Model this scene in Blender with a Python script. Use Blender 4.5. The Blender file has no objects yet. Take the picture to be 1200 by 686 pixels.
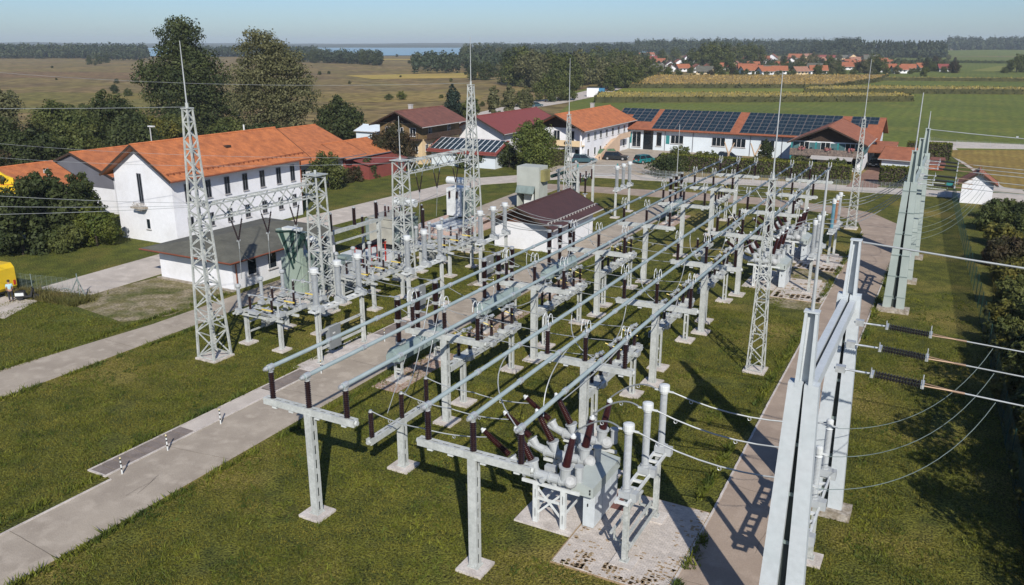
import bpy, bmesh, math, random
import numpy as np
from mathutils import Vector, Matrix, noise
R = math.radians
S = bpy.context.scene
COL = S.collection
rnd = random.Random(7)

# ------------------------------------------------------------------ camera
cam = bpy.data.cameras.new('camera')
cam.sensor_width = 36.0
cam.lens = 28.86
cam.clip_end = 30000
cam.clip_start = 0.1
camo = bpy.data.objects.new('camera', cam)
COL.objects.link(camo)
camo.location = (0, 0, 20)
camo.rotation_euler = (R(90 - 16.885), 0, R(28.506))
S.camera = camo

# ------------------------------------------------------------------ sky and sun
W = bpy.data.worlds.new('World'); S.world = W; W.use_nodes = True
nt = W.node_tree
bg = nt.nodes['Background']
sky = nt.nodes.new('ShaderNodeTexSky'); sky.sky_type = 'NISHITA'
sky.sun_disc = False
sky.sun_elevation = R(34.5)
sky.sun_rotation = R(142.8)
sky.altitude = 500
sky.air_density = 1.0
sky.dust_density = 0.8
sky.ozone_density = 4.0
tint = nt.nodes.new('ShaderNodeMix'); tint.data_type = 'RGBA'; tint.blend_type = 'MULTIPLY'; tint.inputs[0].default_value = 1
tint.inputs[7].default_value = (0.68, 0.79, 0.96, 1)
nt.links.new(sky.outputs['Color'], tint.inputs[6]); nt.links.new(tint.outputs[2], bg.inputs['Color'])
bg.inputs['Strength'].default_value = 0.095
sun = bpy.data.lights.new('sun', 'SUN')
sun.energy = 4.6
sun.angle = R(0.5)
sun.color = (1.0, 0.95, 0.87)
suno = bpy.data.objects.new('sun', sun); COL.objects.link(suno)
suno.rotation_euler = Vector((-0.88, 1.16, -1.0)).to_track_quat('-Z', 'Y').to_euler()
S.view_settings.view_transform = 'Standard'
S.view_settings.look = 'None'
S.view_settings.exposure = 0.22
S.view_settings.gamma = 1
S.cycles.max_bounces = 6
S.cycles.diffuse_bounces = 2
S.cycles.glossy_bounces = 2
S.cycles.transparent_max_bounces = 8
S.cycles.volume_bounces = 0

# ------------------------------------------------------------------ materials
MATS = {}
def mat(name, col, rough=0.7, metal=0.0, var=0.0, vscale=1.0, col2=None, bump=0.0, bscale=20.0,
        island=0.0, detail=4, spec=None, fine=0.0, fscale=30.0, contrast=(0.35, 0.65)):
    """procedural material: base colour varied by noise in world space, optional relief"""
    if name in MATS: return MATS[name]
    m = bpy.data.materials.new(name); m.use_nodes = True
    n = m.node_tree.nodes; l = m.node_tree.links
    b = n['Principled BSDF']
    b.inputs['Roughness'].default_value = rough
    b.inputs['Metallic'].default_value = metal
    if spec is not None: b.inputs['Specular IOR Level'].default_value = spec
    c = (*col, 1)
    if col2 is None:
        col2 = tuple(min(1, x * (1 - var)) for x in col)
    geo = n.new('ShaderNodeNewGeometry')
    no = n.new('ShaderNodeTexNoise'); no.inputs['Scale'].default_value = vscale
    no.inputs['Detail'].default_value = detail
    l.new(geo.outputs['Position'], no.inputs['Vector'])
    rp = n.new('ShaderNodeMapRange'); rp.inputs[1].default_value = contrast[0]; rp.inputs[2].default_value = contrast[1]
    l.new(no.outputs['Fac'], rp.inputs[0])
    mx = n.new('ShaderNodeMix'); mx.data_type = 'RGBA'
    mx.inputs[6].default_value = c; mx.inputs[7].default_value = (*col2, 1)
    l.new(rp.outputs[0], mx.inputs[0])
    out = mx.outputs[2]
    if fine:
        n2 = n.new('ShaderNodeTexNoise'); n2.inputs['Scale'].default_value = fscale; n2.inputs['Detail'].default_value = 3
        l.new(geo.outputs['Position'], n2.inputs['Vector'])
        r2 = n.new('ShaderNodeMapRange'); r2.inputs[1].default_value = 0.3; r2.inputs[2].default_value = 0.7
        r2.inputs[3].default_value = 1 - fine; r2.inputs[4].default_value = 1 + fine
        l.new(n2.outputs['Fac'], r2.inputs[0])
        hs = n.new('ShaderNodeHueSaturation'); l.new(out, hs.inputs['Color']); l.new(r2.outputs[0], hs.inputs['Value'])
        out = hs.outputs['Color']
    if island:
        r3 = n.new('ShaderNodeMapRange'); r3.inputs[3].default_value = 1 - island; r3.inputs[4].default_value = 1 + island
        l.new(geo.outputs['Random Per Island'], r3.inputs[0])
        hs = n.new('ShaderNodeHueSaturation'); l.new(out, hs.inputs['Color']); l.new(r3.outputs[0], hs.inputs['Value'])
        out = hs.outputs['Color']
    l.new(out, b.inputs['Base Color'])
    if bump:
        n3 = n.new('ShaderNodeTexNoise'); n3.inputs['Scale'].default_value = bscale; n3.inputs['Detail'].default_value = 4
        l.new(geo.outputs['Position'], n3.inputs['Vector'])
        bp = n.new('ShaderNodeBump'); bp.inputs['Strength'].default_value = bump; bp.inputs['Distance'].default_value = 0.05
        l.new(n3.outputs['Fac'], bp.inputs['Height']); l.new(bp.outputs['Normal'], b.inputs['Normal'])
    MATS[name] = m
    return m

def leafmat(name, c1, c2, vscale=0.35, island=0.3, trans=0.25):
    if name in MATS: return MATS[name]
    m = mat(name, c1, rough=0.65, col2=c2, vscale=vscale, island=island, spec=0.25)
    n = m.node_tree.nodes; l = m.node_tree.links
    b = n['Principled BSDF']; o = n['Material Output']
    src = b.inputs['Base Color'].links[0].from_socket
    t = n.new('ShaderNodeBsdfTranslucent'); l.new(src, t.inputs['Color'])
    ms = n.new('ShaderNodeMixShader'); ms.inputs[0].default_value = trans
    l.new(b.outputs[0], ms.inputs[1]); l.new(t.outputs[0], ms.inputs[2]); l.new(ms.outputs[0], o.inputs['Surface'])
    return m

def wave_mat(name, c1, c2, scale, axis='X', rough=0.7, bump=0.4, dist=0.0, var=None, coord='Object'):
    """tiles, boards and ribs: bands across an axis with relief"""
    if name in MATS: return MATS[name]
    m = bpy.data.materials.new(name); m.use_nodes = True
    n = m.node_tree.nodes; l = m.node_tree.links; b = n['Principled BSDF']
    b.inputs['Roughness'].default_value = rough
    tc = n.new('ShaderNodeTexCoord')
    w = n.new('ShaderNodeTexWave'); w.bands_direction = axis; w.inputs['Scale'].default_value = scale
    w.inputs['Distortion'].default_value = dist
    l.new(tc.outputs[coord], w.inputs['Vector'])
    no = n.new('ShaderNodeTexNoise'); no.inputs['Scale'].default_value = 1.2; no.inputs['Detail'].default_value = 6
    l.new(tc.outputs[coord], no.inputs['Vector'])
    mx = n.new('ShaderNodeMix'); mx.data_type = 'RGBA'
    mx.inputs[6].default_value = (*c1, 1); mx.inputs[7].default_value = (*c2, 1)
    r = n.new('ShaderNodeMapRange'); r.inputs[1].default_value = 0.35; r.inputs[2].default_value = 0.7
    l.new(no.outputs['Fac'], r.inputs[0]); l.new(r.outputs[0], mx.inputs[0])
    r2 = n.new('ShaderNodeMapRange'); r2.inputs[3].default_value = 0.8; r2.inputs[4].default_value = 1.08
    l.new(w.outputs['Fac'], r2.inputs[0])
    n4 = n.new('ShaderNodeTexNoise'); n4.inputs['Scale'].default_value = 9; n4.inputs['Detail'].default_value = 3
    l.new(tc.outputs[coord], n4.inputs['Vector'])
    ma = n.new('ShaderNodeMath'); ma.operation = 'MULTIPLY'
    r5 = n.new('ShaderNodeMapRange'); r5.inputs[1].default_value = .3; r5.inputs[2].default_value = .7; r5.inputs[3].default_value = 0.85; r5.inputs[4].default_value = 1.15
    l.new(n4.outputs['Fac'], r5.inputs[0]); l.new(r5.outputs[0], ma.inputs[0]); l.new(r2.outputs[0], ma.inputs[1])
    hs = n.new('ShaderNodeHueSaturation'); l.new(mx.outputs[2], hs.inputs['Color']); l.new(ma.outputs[0], hs.inputs['Value'])
    l.new(hs.outputs['Color'], b.inputs['Base Color'])
    bp = n.new('ShaderNodeBump'); bp.inputs['Strength'].default_value = bump; bp.inputs['Distance'].default_value = 0.04
    l.new(w.outputs['Fac'], bp.inputs['Height']); l.new(bp.outputs['Normal'], b.inputs['Normal'])
    MATS[name] = m
    return m

M = {}
M['steel'] = mat('painted_steel', (0.47, 0.485, 0.465), rough=0.6, metal=0.0, col2=(0.38, 0.395, 0.375), vscale=1.4, fine=0.12, fscale=9, bump=0.1)
M['steel2'] = mat('galvanised_steel', (0.45, 0.46, 0.435), rough=0.55, metal=0.0, col2=(0.33, 0.35, 0.33), vscale=2.0, fine=0.18, fscale=10)
M['dsteel'] = mat('grey_green_steel', (0.20, 0.25, 0.235), rough=0.55, col2=(0.15, 0.19, 0.18), vscale=1.5)
M['pillar'] = mat('pale_blue_steel', (0.50, 0.53, 0.545), rough=0.5, metal=0.0, col2=(0.47, 0.51, 0.525), vscale=0.9, fine=0.06, fscale=5)
M['alu'] = mat('busbar_aluminium', (0.22, 0.27, 0.285), rough=0.65, metal=0.0, col2=(0.18, 0.23, 0.245), vscale=1.2)
M['fitting'] = mat('cast_fitting', (0.58, 0.60, 0.60), rough=0.4, metal=0.4, var=0.3, vscale=6)
M['brown'] = mat('brown_porcelain', (0.022, 0.009, 0.008), rough=0.3, var=0.4, vscale=3)
M['redins'] = mat('red_brown_porcelain', (0.040, 0.010, 0.009), rough=0.28, var=0.35, vscale=3)
M['white'] = mat('white_enamel', (0.62, 0.64, 0.63), rough=0.4, var=0.15, vscale=3)
M['lgrey'] = mat('light_grey_silicone', (0.39, 0.41, 0.415), rough=0.5, var=0.12, vscale=4)
M['silver'] = mat('polished_metal', (0.50, 0.51, 0.51), rough=0.5, metal=0.5, var=0.3, vscale=5)
M['concrete'] = mat('pale_concrete', (0.57, 0.52, 0.475), rough=0.9, col2=(0.42, 0.375, 0.335), vscale=1.6, fine=0.18, fscale=14, bump=0.3)
M['concrete2'] = mat('mottled_concrete', (0.40, 0.36, 0.31), rough=0.9, col2=(0.22, 0.18, 0.13), vscale=3.0, fine=0.3, fscale=9, bump=0.5)
M['yellow'] = mat('yellow_paint', (0.75, 0.50, 0.02), rough=0.4, var=0.15)
M['yellow2'] = mat('yellow_marking', (0.72, 0.55, 0.12), rough=0.5, var=0.15)
M['black'] = mat('black_rubber', (0.015, 0.015, 0.016), rough=0.6, var=0.3)
M['glass'] = mat('dark_window_glass', (0.015, 0.022, 0.028), rough=0.08, var=0.5, vscale=0.6)
M['red'] = mat('signal_red', (0.50, 0.035, 0.02), rough=0.5, var=0.2)
M['green_net'] = mat('dark_green_net', (0.010, 0.045, 0.035), rough=0.8, var=0.4, vscale=2)
M['teal'] = mat('teal_paint', (0.03, 0.22, 0.22), rough=0.5, var=0.2)
M['inner'] = mat('dark_gap_shade', (0.035, 0.045, 0.042), rough=0.9, var=0.3)  # shade of slots and gaps as a near-black colour
M['wire'] = mat('conductor_aluminium', (0.33, 0.35, 0.355), rough=0.5, metal=0.2, var=0.2)
M['bark'] = mat('bark', (0.075, 0.055, 0.04), rough=0.95, col2=(0.035, 0.027, 0.02), vscale=3, bump=0.5)

# ------------------------------------------------------------------ mesh builder
class MB:
    def __init__(s): s.v = []; s.f = []
    def add(s, vs, fs):
        k = len(s.v); s.v.extend([tuple(v) for v in vs]); s.f.extend([tuple(i + k for i in f) for f in fs]); return s
    def box(s, x0, x1, y0, y1, z0, z1):
        return s.add([(x0,y0,z0),(x1,y0,z0),(x1,y1,z0),(x0,y1,z0),(x0,y0,z1),(x1,y0,z1),(x1,y1,z1),(x0,y1,z1)],
                     [(0,3,2,1),(4,5,6,7),(0,1,5,4),(1,2,6,5),(2,3,7,6),(3,0,4,7)])
    def cbox(s, c, d):
        return s.box(c[0]-d[0]/2, c[0]+d[0]/2, c[1]-d[1]/2, c[1]+d[1]/2, c[2]-d[2]/2, c[2]+d[2]/2)
    def frame(s, p, q, up=(0,0,1)):
        p = Vector(p); q = Vector(q); w = (q - p); L = w.length; w.normalize()
        u = Vector(up)
        if abs(w.dot(u)) > 0.99: u = Vector((0, 1, 0))
        a = w.cross(u).normalized(); b = a.cross(w).normalized()   # a: sideways, b: up
        return p, q, w, a, b, L
    def bar(s, p, q, wa, wb, up=(0,0,1), wa2=None, wb2=None):
        p, q, w, a, b, L = s.frame(p, q, up)
        wa2 = wa if wa2 is None else wa2; wb2 = wb if wb2 is None else wb2
        vs = []
        for o, x, y in ((p, wa, wb), (q, wa2, wb2)):
            for i, j in ((-1,-1),(1,-1),(1,1),(-1,1)):
                vs.append(o + a*(i*x/2) + b*(j*y/2))
        return s.add(vs, [(0,3,2,1),(4,5,6,7),(0,1,5,4),(1,2,6,5),(2,3,7,6),(3,0,4,7)])
    def tube(s, p, q, r, r2=None, n=8, caps=True):
        r2 = r if r2 is None else r2
        p, q, w, a, b, L = s.frame(p, q)
        vs = []
        for o, rr in ((p, r), (q, r2)):
            for i in range(n):
                t = 2*math.pi*i/n; vs.append(o + a*(math.cos(t)*rr) + b*(math.sin(t)*rr))
        fs = [(i, (i+1) % n, n + (i+1) % n, n + i) for i in range(n)]
        if caps: fs += [tuple(range(n-1, -1, -1)), tuple(range(n, 2*n))]
        return s.add(vs, fs)
    def path(s, pts, r, n=6):
        pts = [Vector(p) for p in pts]; vs = []; m = len(pts)
        for k, p in enumerate(pts):
            w = (pts[min(k+1, m-1)] - pts[max(k-1, 0)]).normalized()
            u = Vector((0,0,1)) if abs(w.z) < 0.95 else Vector((0,1,0))
            a = w.cross(u).normalized(); b = a.cross(w)
            for i in range(n):
                t = 2*math.pi*i/n; vs.append(p + a*(math.cos(t)*r) + b*(math.sin(t)*r))
        fs = []
        for k in range(m-1):
            for i in range(n):
                fs.append((k*n+i, k*n+(i+1) % n, (k+1)*n+(i+1) % n, (k+1)*n+i))
        fs += [tuple(range(n-1, -1, -1)), tuple(range((m-1)*n, m*n))]
        return s.add(vs, fs)
    def lathe(s, prof, o=(0,0,0), d=(0,0,1), n=10):
        """prof: [(radius, height)...] turned round the axis d from o"""
        o = Vector(o); p, q, w, a, b, L = s.frame(o, o + Vector(d).normalized())
        vs = []
        for r, h in prof:
            for i in range(n):
                t = 2*math.pi*i/n; vs.append(o + w*h + a*(math.cos(t)*r) + b*(math.sin(t)*r))
        m = len(prof); fs = []
        for k in range(m-1):
            for i in range(n):
                fs.append((k*n+i, k*n+(i+1) % n, (k+1)*n+(i+1) % n, (k+1)*n+i))
        fs += [tuple(range(n-1, -1, -1)), tuple(range((m-1)*n, m*n))]
        return s.add(vs, fs)
    def sheds(s, o, d, L, rc, rs, pitch=0.085, n=10, taper=1.0):
        """a ribbed porcelain body of length L from o along d"""
        k = max(2, int(L / pitch)); prof = []
        for i in range(k):
            h = L*i/k; t = 1 + (taper-1)*i/k
            prof += [(rc*t, h), (rs*t, h + L/k*0.35), (rc*t, h + L/k*0.8)]
        prof.append((rc*taper, L))
        return s.lathe(prof, o, d, n)
    def prism(s, poly, z0, z1):
        n = len(poly)
        vs = [(x, y, z0) for x, y in poly] + [(x, y, z1) for x, y in poly]
        return s.add(vs, [tuple(range(n-1, -1, -1)), tuple(range(n, 2*n))] + [(i, (i+1) % n, n+(i+1) % n, n+i) for i in range(n)])
    def extr(s, poly3, vec):
        n = len(poly3); v = Vector(vec)
        vs = [Vector(p) for p in poly3] + [Vector(p) + v for p in poly3]
        return s.add(vs, [tuple(range(n-1, -1, -1)), tuple(range(n, 2*n))] + [(i, (i+1) % n, n+(i+1) % n, n+i) for i in range(n)])
    def battened(s, p, q, wu, wv, up, pitch=0.6, slot=0.34, fl=0.27, core=None):
        """two channels with batten plates: closed faces on the v sides, slotted faces on the u (up) sides"""
        p, q, w, a, b, L = s.frame(p, q, up)
        # a = v side, b = u side
        t = 0.03
        def slab(c0, c1, sa, sb, oa, ob):
            vs = []
            for o in (c0, c1):
                for i, j in ((-1,-1),(1,-1),(1,1),(-1,1)):
                    vs.append(o + a*(oa + i*sa/2) + b*(ob + j*sb/2))
            s.add(vs, [(0,3,2,1),(4,5,6,7),(0,1,5,4),(1,2,6,5),(2,3,7,6),(3,0,4,7)])
        for sg in (-1, 1):
            slab(p, q, t, wu, sg*(wv/2 - t/2), 0)
            for su in (-1, 1):
                slab(p + w*0.002, q - w*0.002, wv*fl, t, sg*(wv/2 - wv*fl/2 - t - 0.002), su*(wu/2 - t/2 - 0.003))
        if core is not None: core.bar(p + w*0.03, q - w*0.03, wv - 0.12, wu - 0.10, up)  # dark filling: the shade inside the slots, put in as colour
        n = max(1, int(L/pitch))
        for i in range(n+1):
            c = p + w*(L*i/n)
            h = (pitch - slot)/2
            c0 = c - w*min(h, (c-p).length); c1 = c + w*min(h, (q-c).length)
            if (c1-c0).length < 0.02: continue
            for su in (-1, 1):
                slab(c0, c1, wv*(1-2*fl) - 0.03, t*0.8, 0, su*(wu/2 - t/2 - 0.006))
        return s
    def mesh(s, name, m=None):
        me = bpy.data.meshes.new(name); me.from_pydata(s.v, [], s.f); me.validate(); me.update()
        if m is not None: me.materials.append(m)
        return me
    def build(s, name, m, parent=None, smooth=False, **kw):
        me = s.mesh(name, m)
        if smooth:
            me.polygons.foreach_set('use_smooth', [True]*len(me.polygons)); 
        return link(name, me, parent, **kw)

def link(name, me, parent=None, loc=(0,0,0), rotz=0, label=None, kind=None):
    o = bpy.data.objects.new(name, me); COL.objects.link(o)
    o.location = loc; o.rotation_euler = (0, 0, rotz)
    if parent is not None: o.parent = parent
    if label: o['label'] = label
    if kind: o['kind'] = kind
    return o
def tag(o, label, cat, group=None):
    o['label'] = label; o['category'] = cat
    if group: o['group'] = group
    return o
def thing(name, label, cat, loc=(0,0,0), rotz=0, group=None):
    o = bpy.data.objects.new(name, None); COL.objects.link(o); o.empty_display_size = 0.2
    o.location = loc; o.rotation_euler = (0,0,rotz)
    return tag(o, label, cat, group)
def copy_tree(o, parent=None):
    c = o.copy(); COL.objects.link(c)
    if parent is not None: c.parent = parent
    for ch in list(o.children): copy_tree(ch, c)
    return c
def dup(o, loc, rotz=None, label=None, scale=None, group=None):
    c = copy_tree(o); c.location = loc
    if rotz is not None: c.rotation_euler = (0,0,rotz)
    if scale is not None: c.scale = scale if hasattr(scale, '__len__') else (scale,)*3
    if label: c['label'] = label
    if group: c['group'] = group
    return c
ORD = ['first', 'second', 'third', 'fourth', 'fifth', 'sixth', 'seventh', 'eighth']
def nth(i, n=99): return 'nearest' if i == 0 else ORD[i] + ' nearest'

def np_mesh(name, verts, faces, m):
    """fast mesh of triangles or quads from numpy arrays"""
    me = bpy.data.meshes.new(name); k = faces.shape[1]
    me.vertices.add(len(verts)); me.vertices.foreach_set('co', verts.astype(np.float32).ravel())
    me.loops.add(faces.size); me.loops.foreach_set('vertex_index', faces.astype(np.int32).ravel())
    me.polygons.add(len(faces)); me.polygons.foreach_set('loop_start', np.arange(0, faces.size, k, dtype=np.int32))
    me.update(calc_edges=True); me.validate()
    if m is not None: me.materials.append(m)
    return me

# ------------------------------------------------------------------ the ground
def ground_mat(name, cols, scales, rough=0.95, bump=0.6, fine=0.25, fscale=6.0, stripes=None):
    """natural ground: three colours blended by two noises, fine speckle, relief"""
    m = bpy.data.materials.new(name); m.use_nodes = True
    n = m.node_tree.nodes; l = m.node_tree.links; b = n['Principled BSDF']
    b.inputs['Roughness'].default_value = rough; b.inputs['Specular IOR Level'].default_value = 0.15
    g = n.new('ShaderNodeNewGeometry')
    def nz(sc, d=5):
        t = n.new('ShaderNodeTexNoise'); t.inputs['Scale'].default_value = sc; t.inputs['Detail'].default_value = d
        l.new(g.outputs['Position'], t.inputs['Vector']); return t
    def rng(src, a, bb, c=0, d=1):
        t = n.new('ShaderNodeMapRange'); t.inputs[1].default_value = a; t.inputs[2].default_value = bb
        t.inputs[3].default_value = c; t.inputs[4].default_value = d; l.new(src, t.inputs[0]); return t.outputs[0]
    def mix(f, a, bb):
        t = n.new('ShaderNodeMix'); t.data_type = 'RGBA'; l.new(f, t.inputs[0])
        for s_, i in ((a, 6), (bb, 7)):
            if isinstance(s_, tuple): t.inputs[i].default_value = (*s_, 1)
            else: l.new(s_, t.inputs[i])
        return t.outputs[2]
    c = mix(rng(nz(scales[0]).outputs['Fac'], 0.38, 0.62), cols[0], cols[1])
    c = mix(rng(nz(scales[1]).outputs['Fac'], 0.5, 0.68), c, cols[2])
    if stripes:
        w = n.new('ShaderNodeTexWave'); w.inputs['Scale'].default_value = stripes[0]; w.bands_direction = stripes[1]
        w.inputs['Distortion'].default_value = 2; w.inputs['Detail'].default_value = 2; l.new(g.outputs['Position'], w.inputs['Vector'])
        c = mix(rng(w.outputs['Fac'], 0, 1, 0, stripes[2]), c, stripes[3])
    f = nz(fscale, 6)
    hs = n.new('ShaderNodeHueSaturation'); l.new(c, hs.inputs['Color'])
    l.new(rng(f.outputs['Fac'], 0.3, 0.7, 1-fine, 1+fine), hs.inputs['Value'])
    l.new(hs.outputs['Color'], b.inputs['Base Color'])
    bp = n.new('ShaderNodeBump'); bp.inputs['Strength'].default_value = bump; bp.inputs['Distance'].default_value = 0.12
    l.new(f.outputs['Fac'], bp.inputs['Height']); l.new(bp.outputs['Normal'], b.inputs['Normal'])
    return m

G_marsh = ground_mat('marsh_grass', ((0.225, 0.158, 0.066), (0.155, 0.110, 0.052), (0.215, 0.170, 0.052)), (0.016, 0.030), fine=0.55, fscale=0.16, stripes=(0.012, 'DIAGONAL', 0.45, (0.16, 0.13, 0.045)))
G_lawn = ground_mat('lawn_grass', ((0.104, 0.114, 0.020), (0.064, 0.076, 0.016), (0.150, 0.130, 0.032)), (0.6, 0.18), fine=0.8, fscale=8.0, bump=1.0)
G_lawn2 = ground_mat('yard_grass', ((0.122, 0.122, 0.021), (0.064, 0.072, 0.015), (0.200, 0.160, 0.042)), (0.9, 0.14), fine=0.85, fscale=10.0, bump=1.0)
G_field = ground_mat('meadow_grass', ((0.135, 0.160, 0.030), (0.105, 0.128, 0.026), (0.170, 0.175, 0.036)), (0.03, 0.06), fine=0.3, fscale=0.8, stripes=(0.1, 'X', 0.35, (0.085, 0.105, 0.028)))
G_stub = ground_mat('stubble', ((0.27, 0.19, 0.050), (0.20, 0.135, 0.038), (0.30, 0.225, 0.06)), (0.06, 0.12), fine=0.25, fscale=1.4, stripes=(0.25, 'X', 0.3, (0.13, 0.09, 0.03)))
G_asph = ground_mat('worn_asphalt', ((0.385, 0.33, 0.265), (0.32, 0.272, 0.218), (0.43, 0.37, 0.30)), (0.5, 1.2), fine=0.10, fscale=22, bump=0.2)
G_pink = ground_mat('reddish_paving', ((0.35, 0.275, 0.215), (0.30, 0.235, 0.185), (0.39, 0.31, 0.245)), (0.4, 1.0), fine=0.10, fscale=18, bump=0.2)
G_conc = ground_mat('road_concrete', ((0.50, 0.445, 0.39), (0.43, 0.38, 0.33), (0.55, 0.49, 0.43)), (0.3, 0.9), fine=0.10, fscale=14, bump=0.2)
G_dry = ground_mat('dry_gravelly_grass', ((0.30, 0.25, 0.17), (0.16, 0.14, 0.06), (0.09, 0.10, 0.025)), (0.9, 0.35), fine=0.5, fscale=6, bump=0.9)

def sheet(name, poly, z, m, thick=None, holes=None):
    mb = MB()
    if thick: mb.prism(poly, z - thick, z)
    else: mb.add([(x, y, z) for x, y in poly], [tuple(range(len(poly)))])
    return mb.build(name, m, kind='structure')
def rect(x0, x1, y0, y1): return [(x0,y0),(x1,y0),(x1,y1),(x0,y1)]

sheet('ground', rect(-9000, 9000, -3000, 12000), 0.0, G_marsh)
sheet('lawn', [(-96,-40),(70,-40),(70,200),(0,200),(-6,134),(-46,121),(-75,150),(-96,130)], 0.006, G_lawn)
sheet('lawn', [(-33.6+0,-20),(-0.2,-20),(4.6,36),(2.7,74),(-0.3,125),(-49,120),(-52,47),(-47,24),(-52,-20)], 0.012, G_lawn2)
# public fields to the right, with strips of maize between
sheet('meadow', [(-75,176),(-98,200),(-120,262),(-150,330),(-176,470),(-150,700),(400,1400),(700,800),(300,200),(75,140),(20,172),(-8,172),(-50,160)], 0.02, G_field)
sheet('meadow', [(-136,297),(-22,352),(-45,405),(-62,385),(-56,413),(-142,369)], 0.06, ground_mat('fresh_mown_meadow', ((0.17,0.19,0.034),(0.14,0.16,0.030),(0.20,0.20,0.04)), (0.03,0.06), fine=0.25, fscale=0.8))
sheet('stubble_field', [(-4,181),(0.8,165),(3.6,150),(6.2,138),(12,134.5),(60,131),(140,128),(160,196),(11,189.5),(0,184)], 0.066, G_stub)
sheet('far_meadow', [(-75,700),(100,690),(420,1500),(-120,1500)], 0.12, G_field)
sheet('ripe_field', [(-2,728),(60,705),(80,880),(20,900)], 0.2, ground_mat('ripe_crop', ((0.20,0.20,0.05),(0.17,0.18,0.045),(0.23,0.20,0.06)), (0.02,0.05), fine=0.1, fscale=0.4))
G_gold = ground_mat('golden_marsh', ((0.42,0.30,0.08),(0.33,0.24,0.07),(0.36,0.30,0.07)), (0.02,0.05), fine=0.25, fscale=0.5)
sheet('ripe_field', [(-358,432),(-307,512),(-262,446),(-306,394)], 0.1, G_gold)
sheet('ripe_field', [(-492,920),(-430,1022),(-380,1000),(-440,900)], 0.1, G_gold)
sheet('ripe_field', [(-700,905),(-560,1010),(-530,960),(-660,860)], 0.1, G_gold)
sheet('marsh_grass_patch', [(-240,262),(-212,300),(-172,294),(-156,262),(-196,228)], 0.06, ground_mat('golden_reed', ((0.25,0.18,0.062),(0.19,0.14,0.05),(0.22,0.18,0.048)), (0.03,0.08), fine=0.5, fscale=0.3))
sheet('marsh_grass_patch', [(-330,150),(-250,150),(-190,210),(-260,250),(-350,220)], 0.06, ground_mat('green_reed', ((0.15,0.135,0.038),(0.19,0.15,0.045),(0.12,0.11,0.034)), (0.03,0.08), fine=0.5, fscale=0.3))
sheet('marsh_grass_patch', [(-560,300),(-420,330),(-440,420),(-620,380)], 0.06, ground_mat('rust_reed', ((0.20,0.125,0.062),(0.165,0.105,0.052),(0.19,0.14,0.055)), (0.02,0.06), fine=0.5, fscale=0.25))

# roads
def road(name, poly, m, z=0.03):
    return sheet(name, poly, z, m, thick=0.06)
road('yard_road', [(-33.5,-30),(-29.6,-30),(-29.9,18),(-30.4,40),(-30.2,106.5),(-33.96,106.5),(-33.96,21.7),(-33.5,21.6)], G_asph)
road('side_road', [(-52,-20),(-47.6,-20),(-47.6,25),(-48.3,45),(-48.3,62),(-50.0,107),(-54.4,107),(-51.4,62),(-51.2,46),(-51,38),(-52,27)], G_asph, 0.034)
road('driveway', [(-67.5,39.5),(-61.8,40.6),(-62.6,60),(-61.6,86),(-61.4,104),(-52,116),(-48,121),(-54,124),(-66,108),(-67.4,90),(-68.4,66),(-68.3,52)], G_conc, 0.038)
road('driveway', [(-80,30),(-62,33.5),(-64.5,38.2),(-80,38.5)], G_conc, 0.04)
road('yard_path', [(-7.4,-20),(-4.5,-20),(-4.5,98),(-5.3,103),(-8.5,108.4),(-12.5,110.9),(-22,112.6),(-33,112.2),(-41,111),(-55,109),(-55,105),(-34,106.5),(-22,107.6),(-13,105.8),(-9.4,102),(-8.4,97),(-7.75,45),(-7.45,30)], G_pink, 0.042)
road('public_path', [(8.5,132.5),(0,131),(-8,129.5),(-25,128),(-46,124),(-58,121),(-58,117),(-42,119.2),(-25,122.6),(-8,124.2),(0,125.2),(40,124),(40,129)], G_conc, 0.046)
road('public_road', [(-2.2,177),(2.0,155),(4.4,134),(9,133),(5.5,152),(0.5,176),(-1,187),(11,191.6),(90,197),(90,204),(11,200.3),(-7,199)], G_conc, 0.05)
road('main_road', [(-112,176),(-114.5,185),(-122.9,208),(-124.6,238),(-123.7,265),(-129,308),(-136.8,346),(-145,383),(-157,427),(-174,470),(-178,480),(-172,484),(-167,476),(-151,428),(-160.0,426),(-159.3,405),(-158,376),(-149.4,347),(-140,300),(-135.4,249),(-128.9,217),(-121,196),(-118,176)][::-1] if False else [(-112,176),(-114.5,185),(-120.9,208),(-122.6,238),(-123.7,265),(-129,308),(-136.8,346),(-145,383),(-157,427),(-174,470),(-181,472),(-166,428),(-157,405),(-155,376),(-149.4,347),(-140,300),(-135.4,249),(-128.9,217),(-121,196),(-118,176)], G_conc, 0.15)
road('forecourt', [(-60,121),(-46,123.5),(-43.4,127),(-42.5,131),(-42,142),(-42,155.4),(-61.4,155.4),(-57.9,140),(-60,132)], G_asph, 0.058)
sheet('worn_ground', [(-64,39.4),(-60,38),(-53.4,37.2),(-51.6,40),(-52.0,46.6),(-61.5,46.8),(-62,42)], 0.02, G_dry)
sheet('worn_ground', [(-12.9,64.5),(-8.1,64.5),(-8.1,81),(-12.9,81)], 0.02, G_dry)

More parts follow.
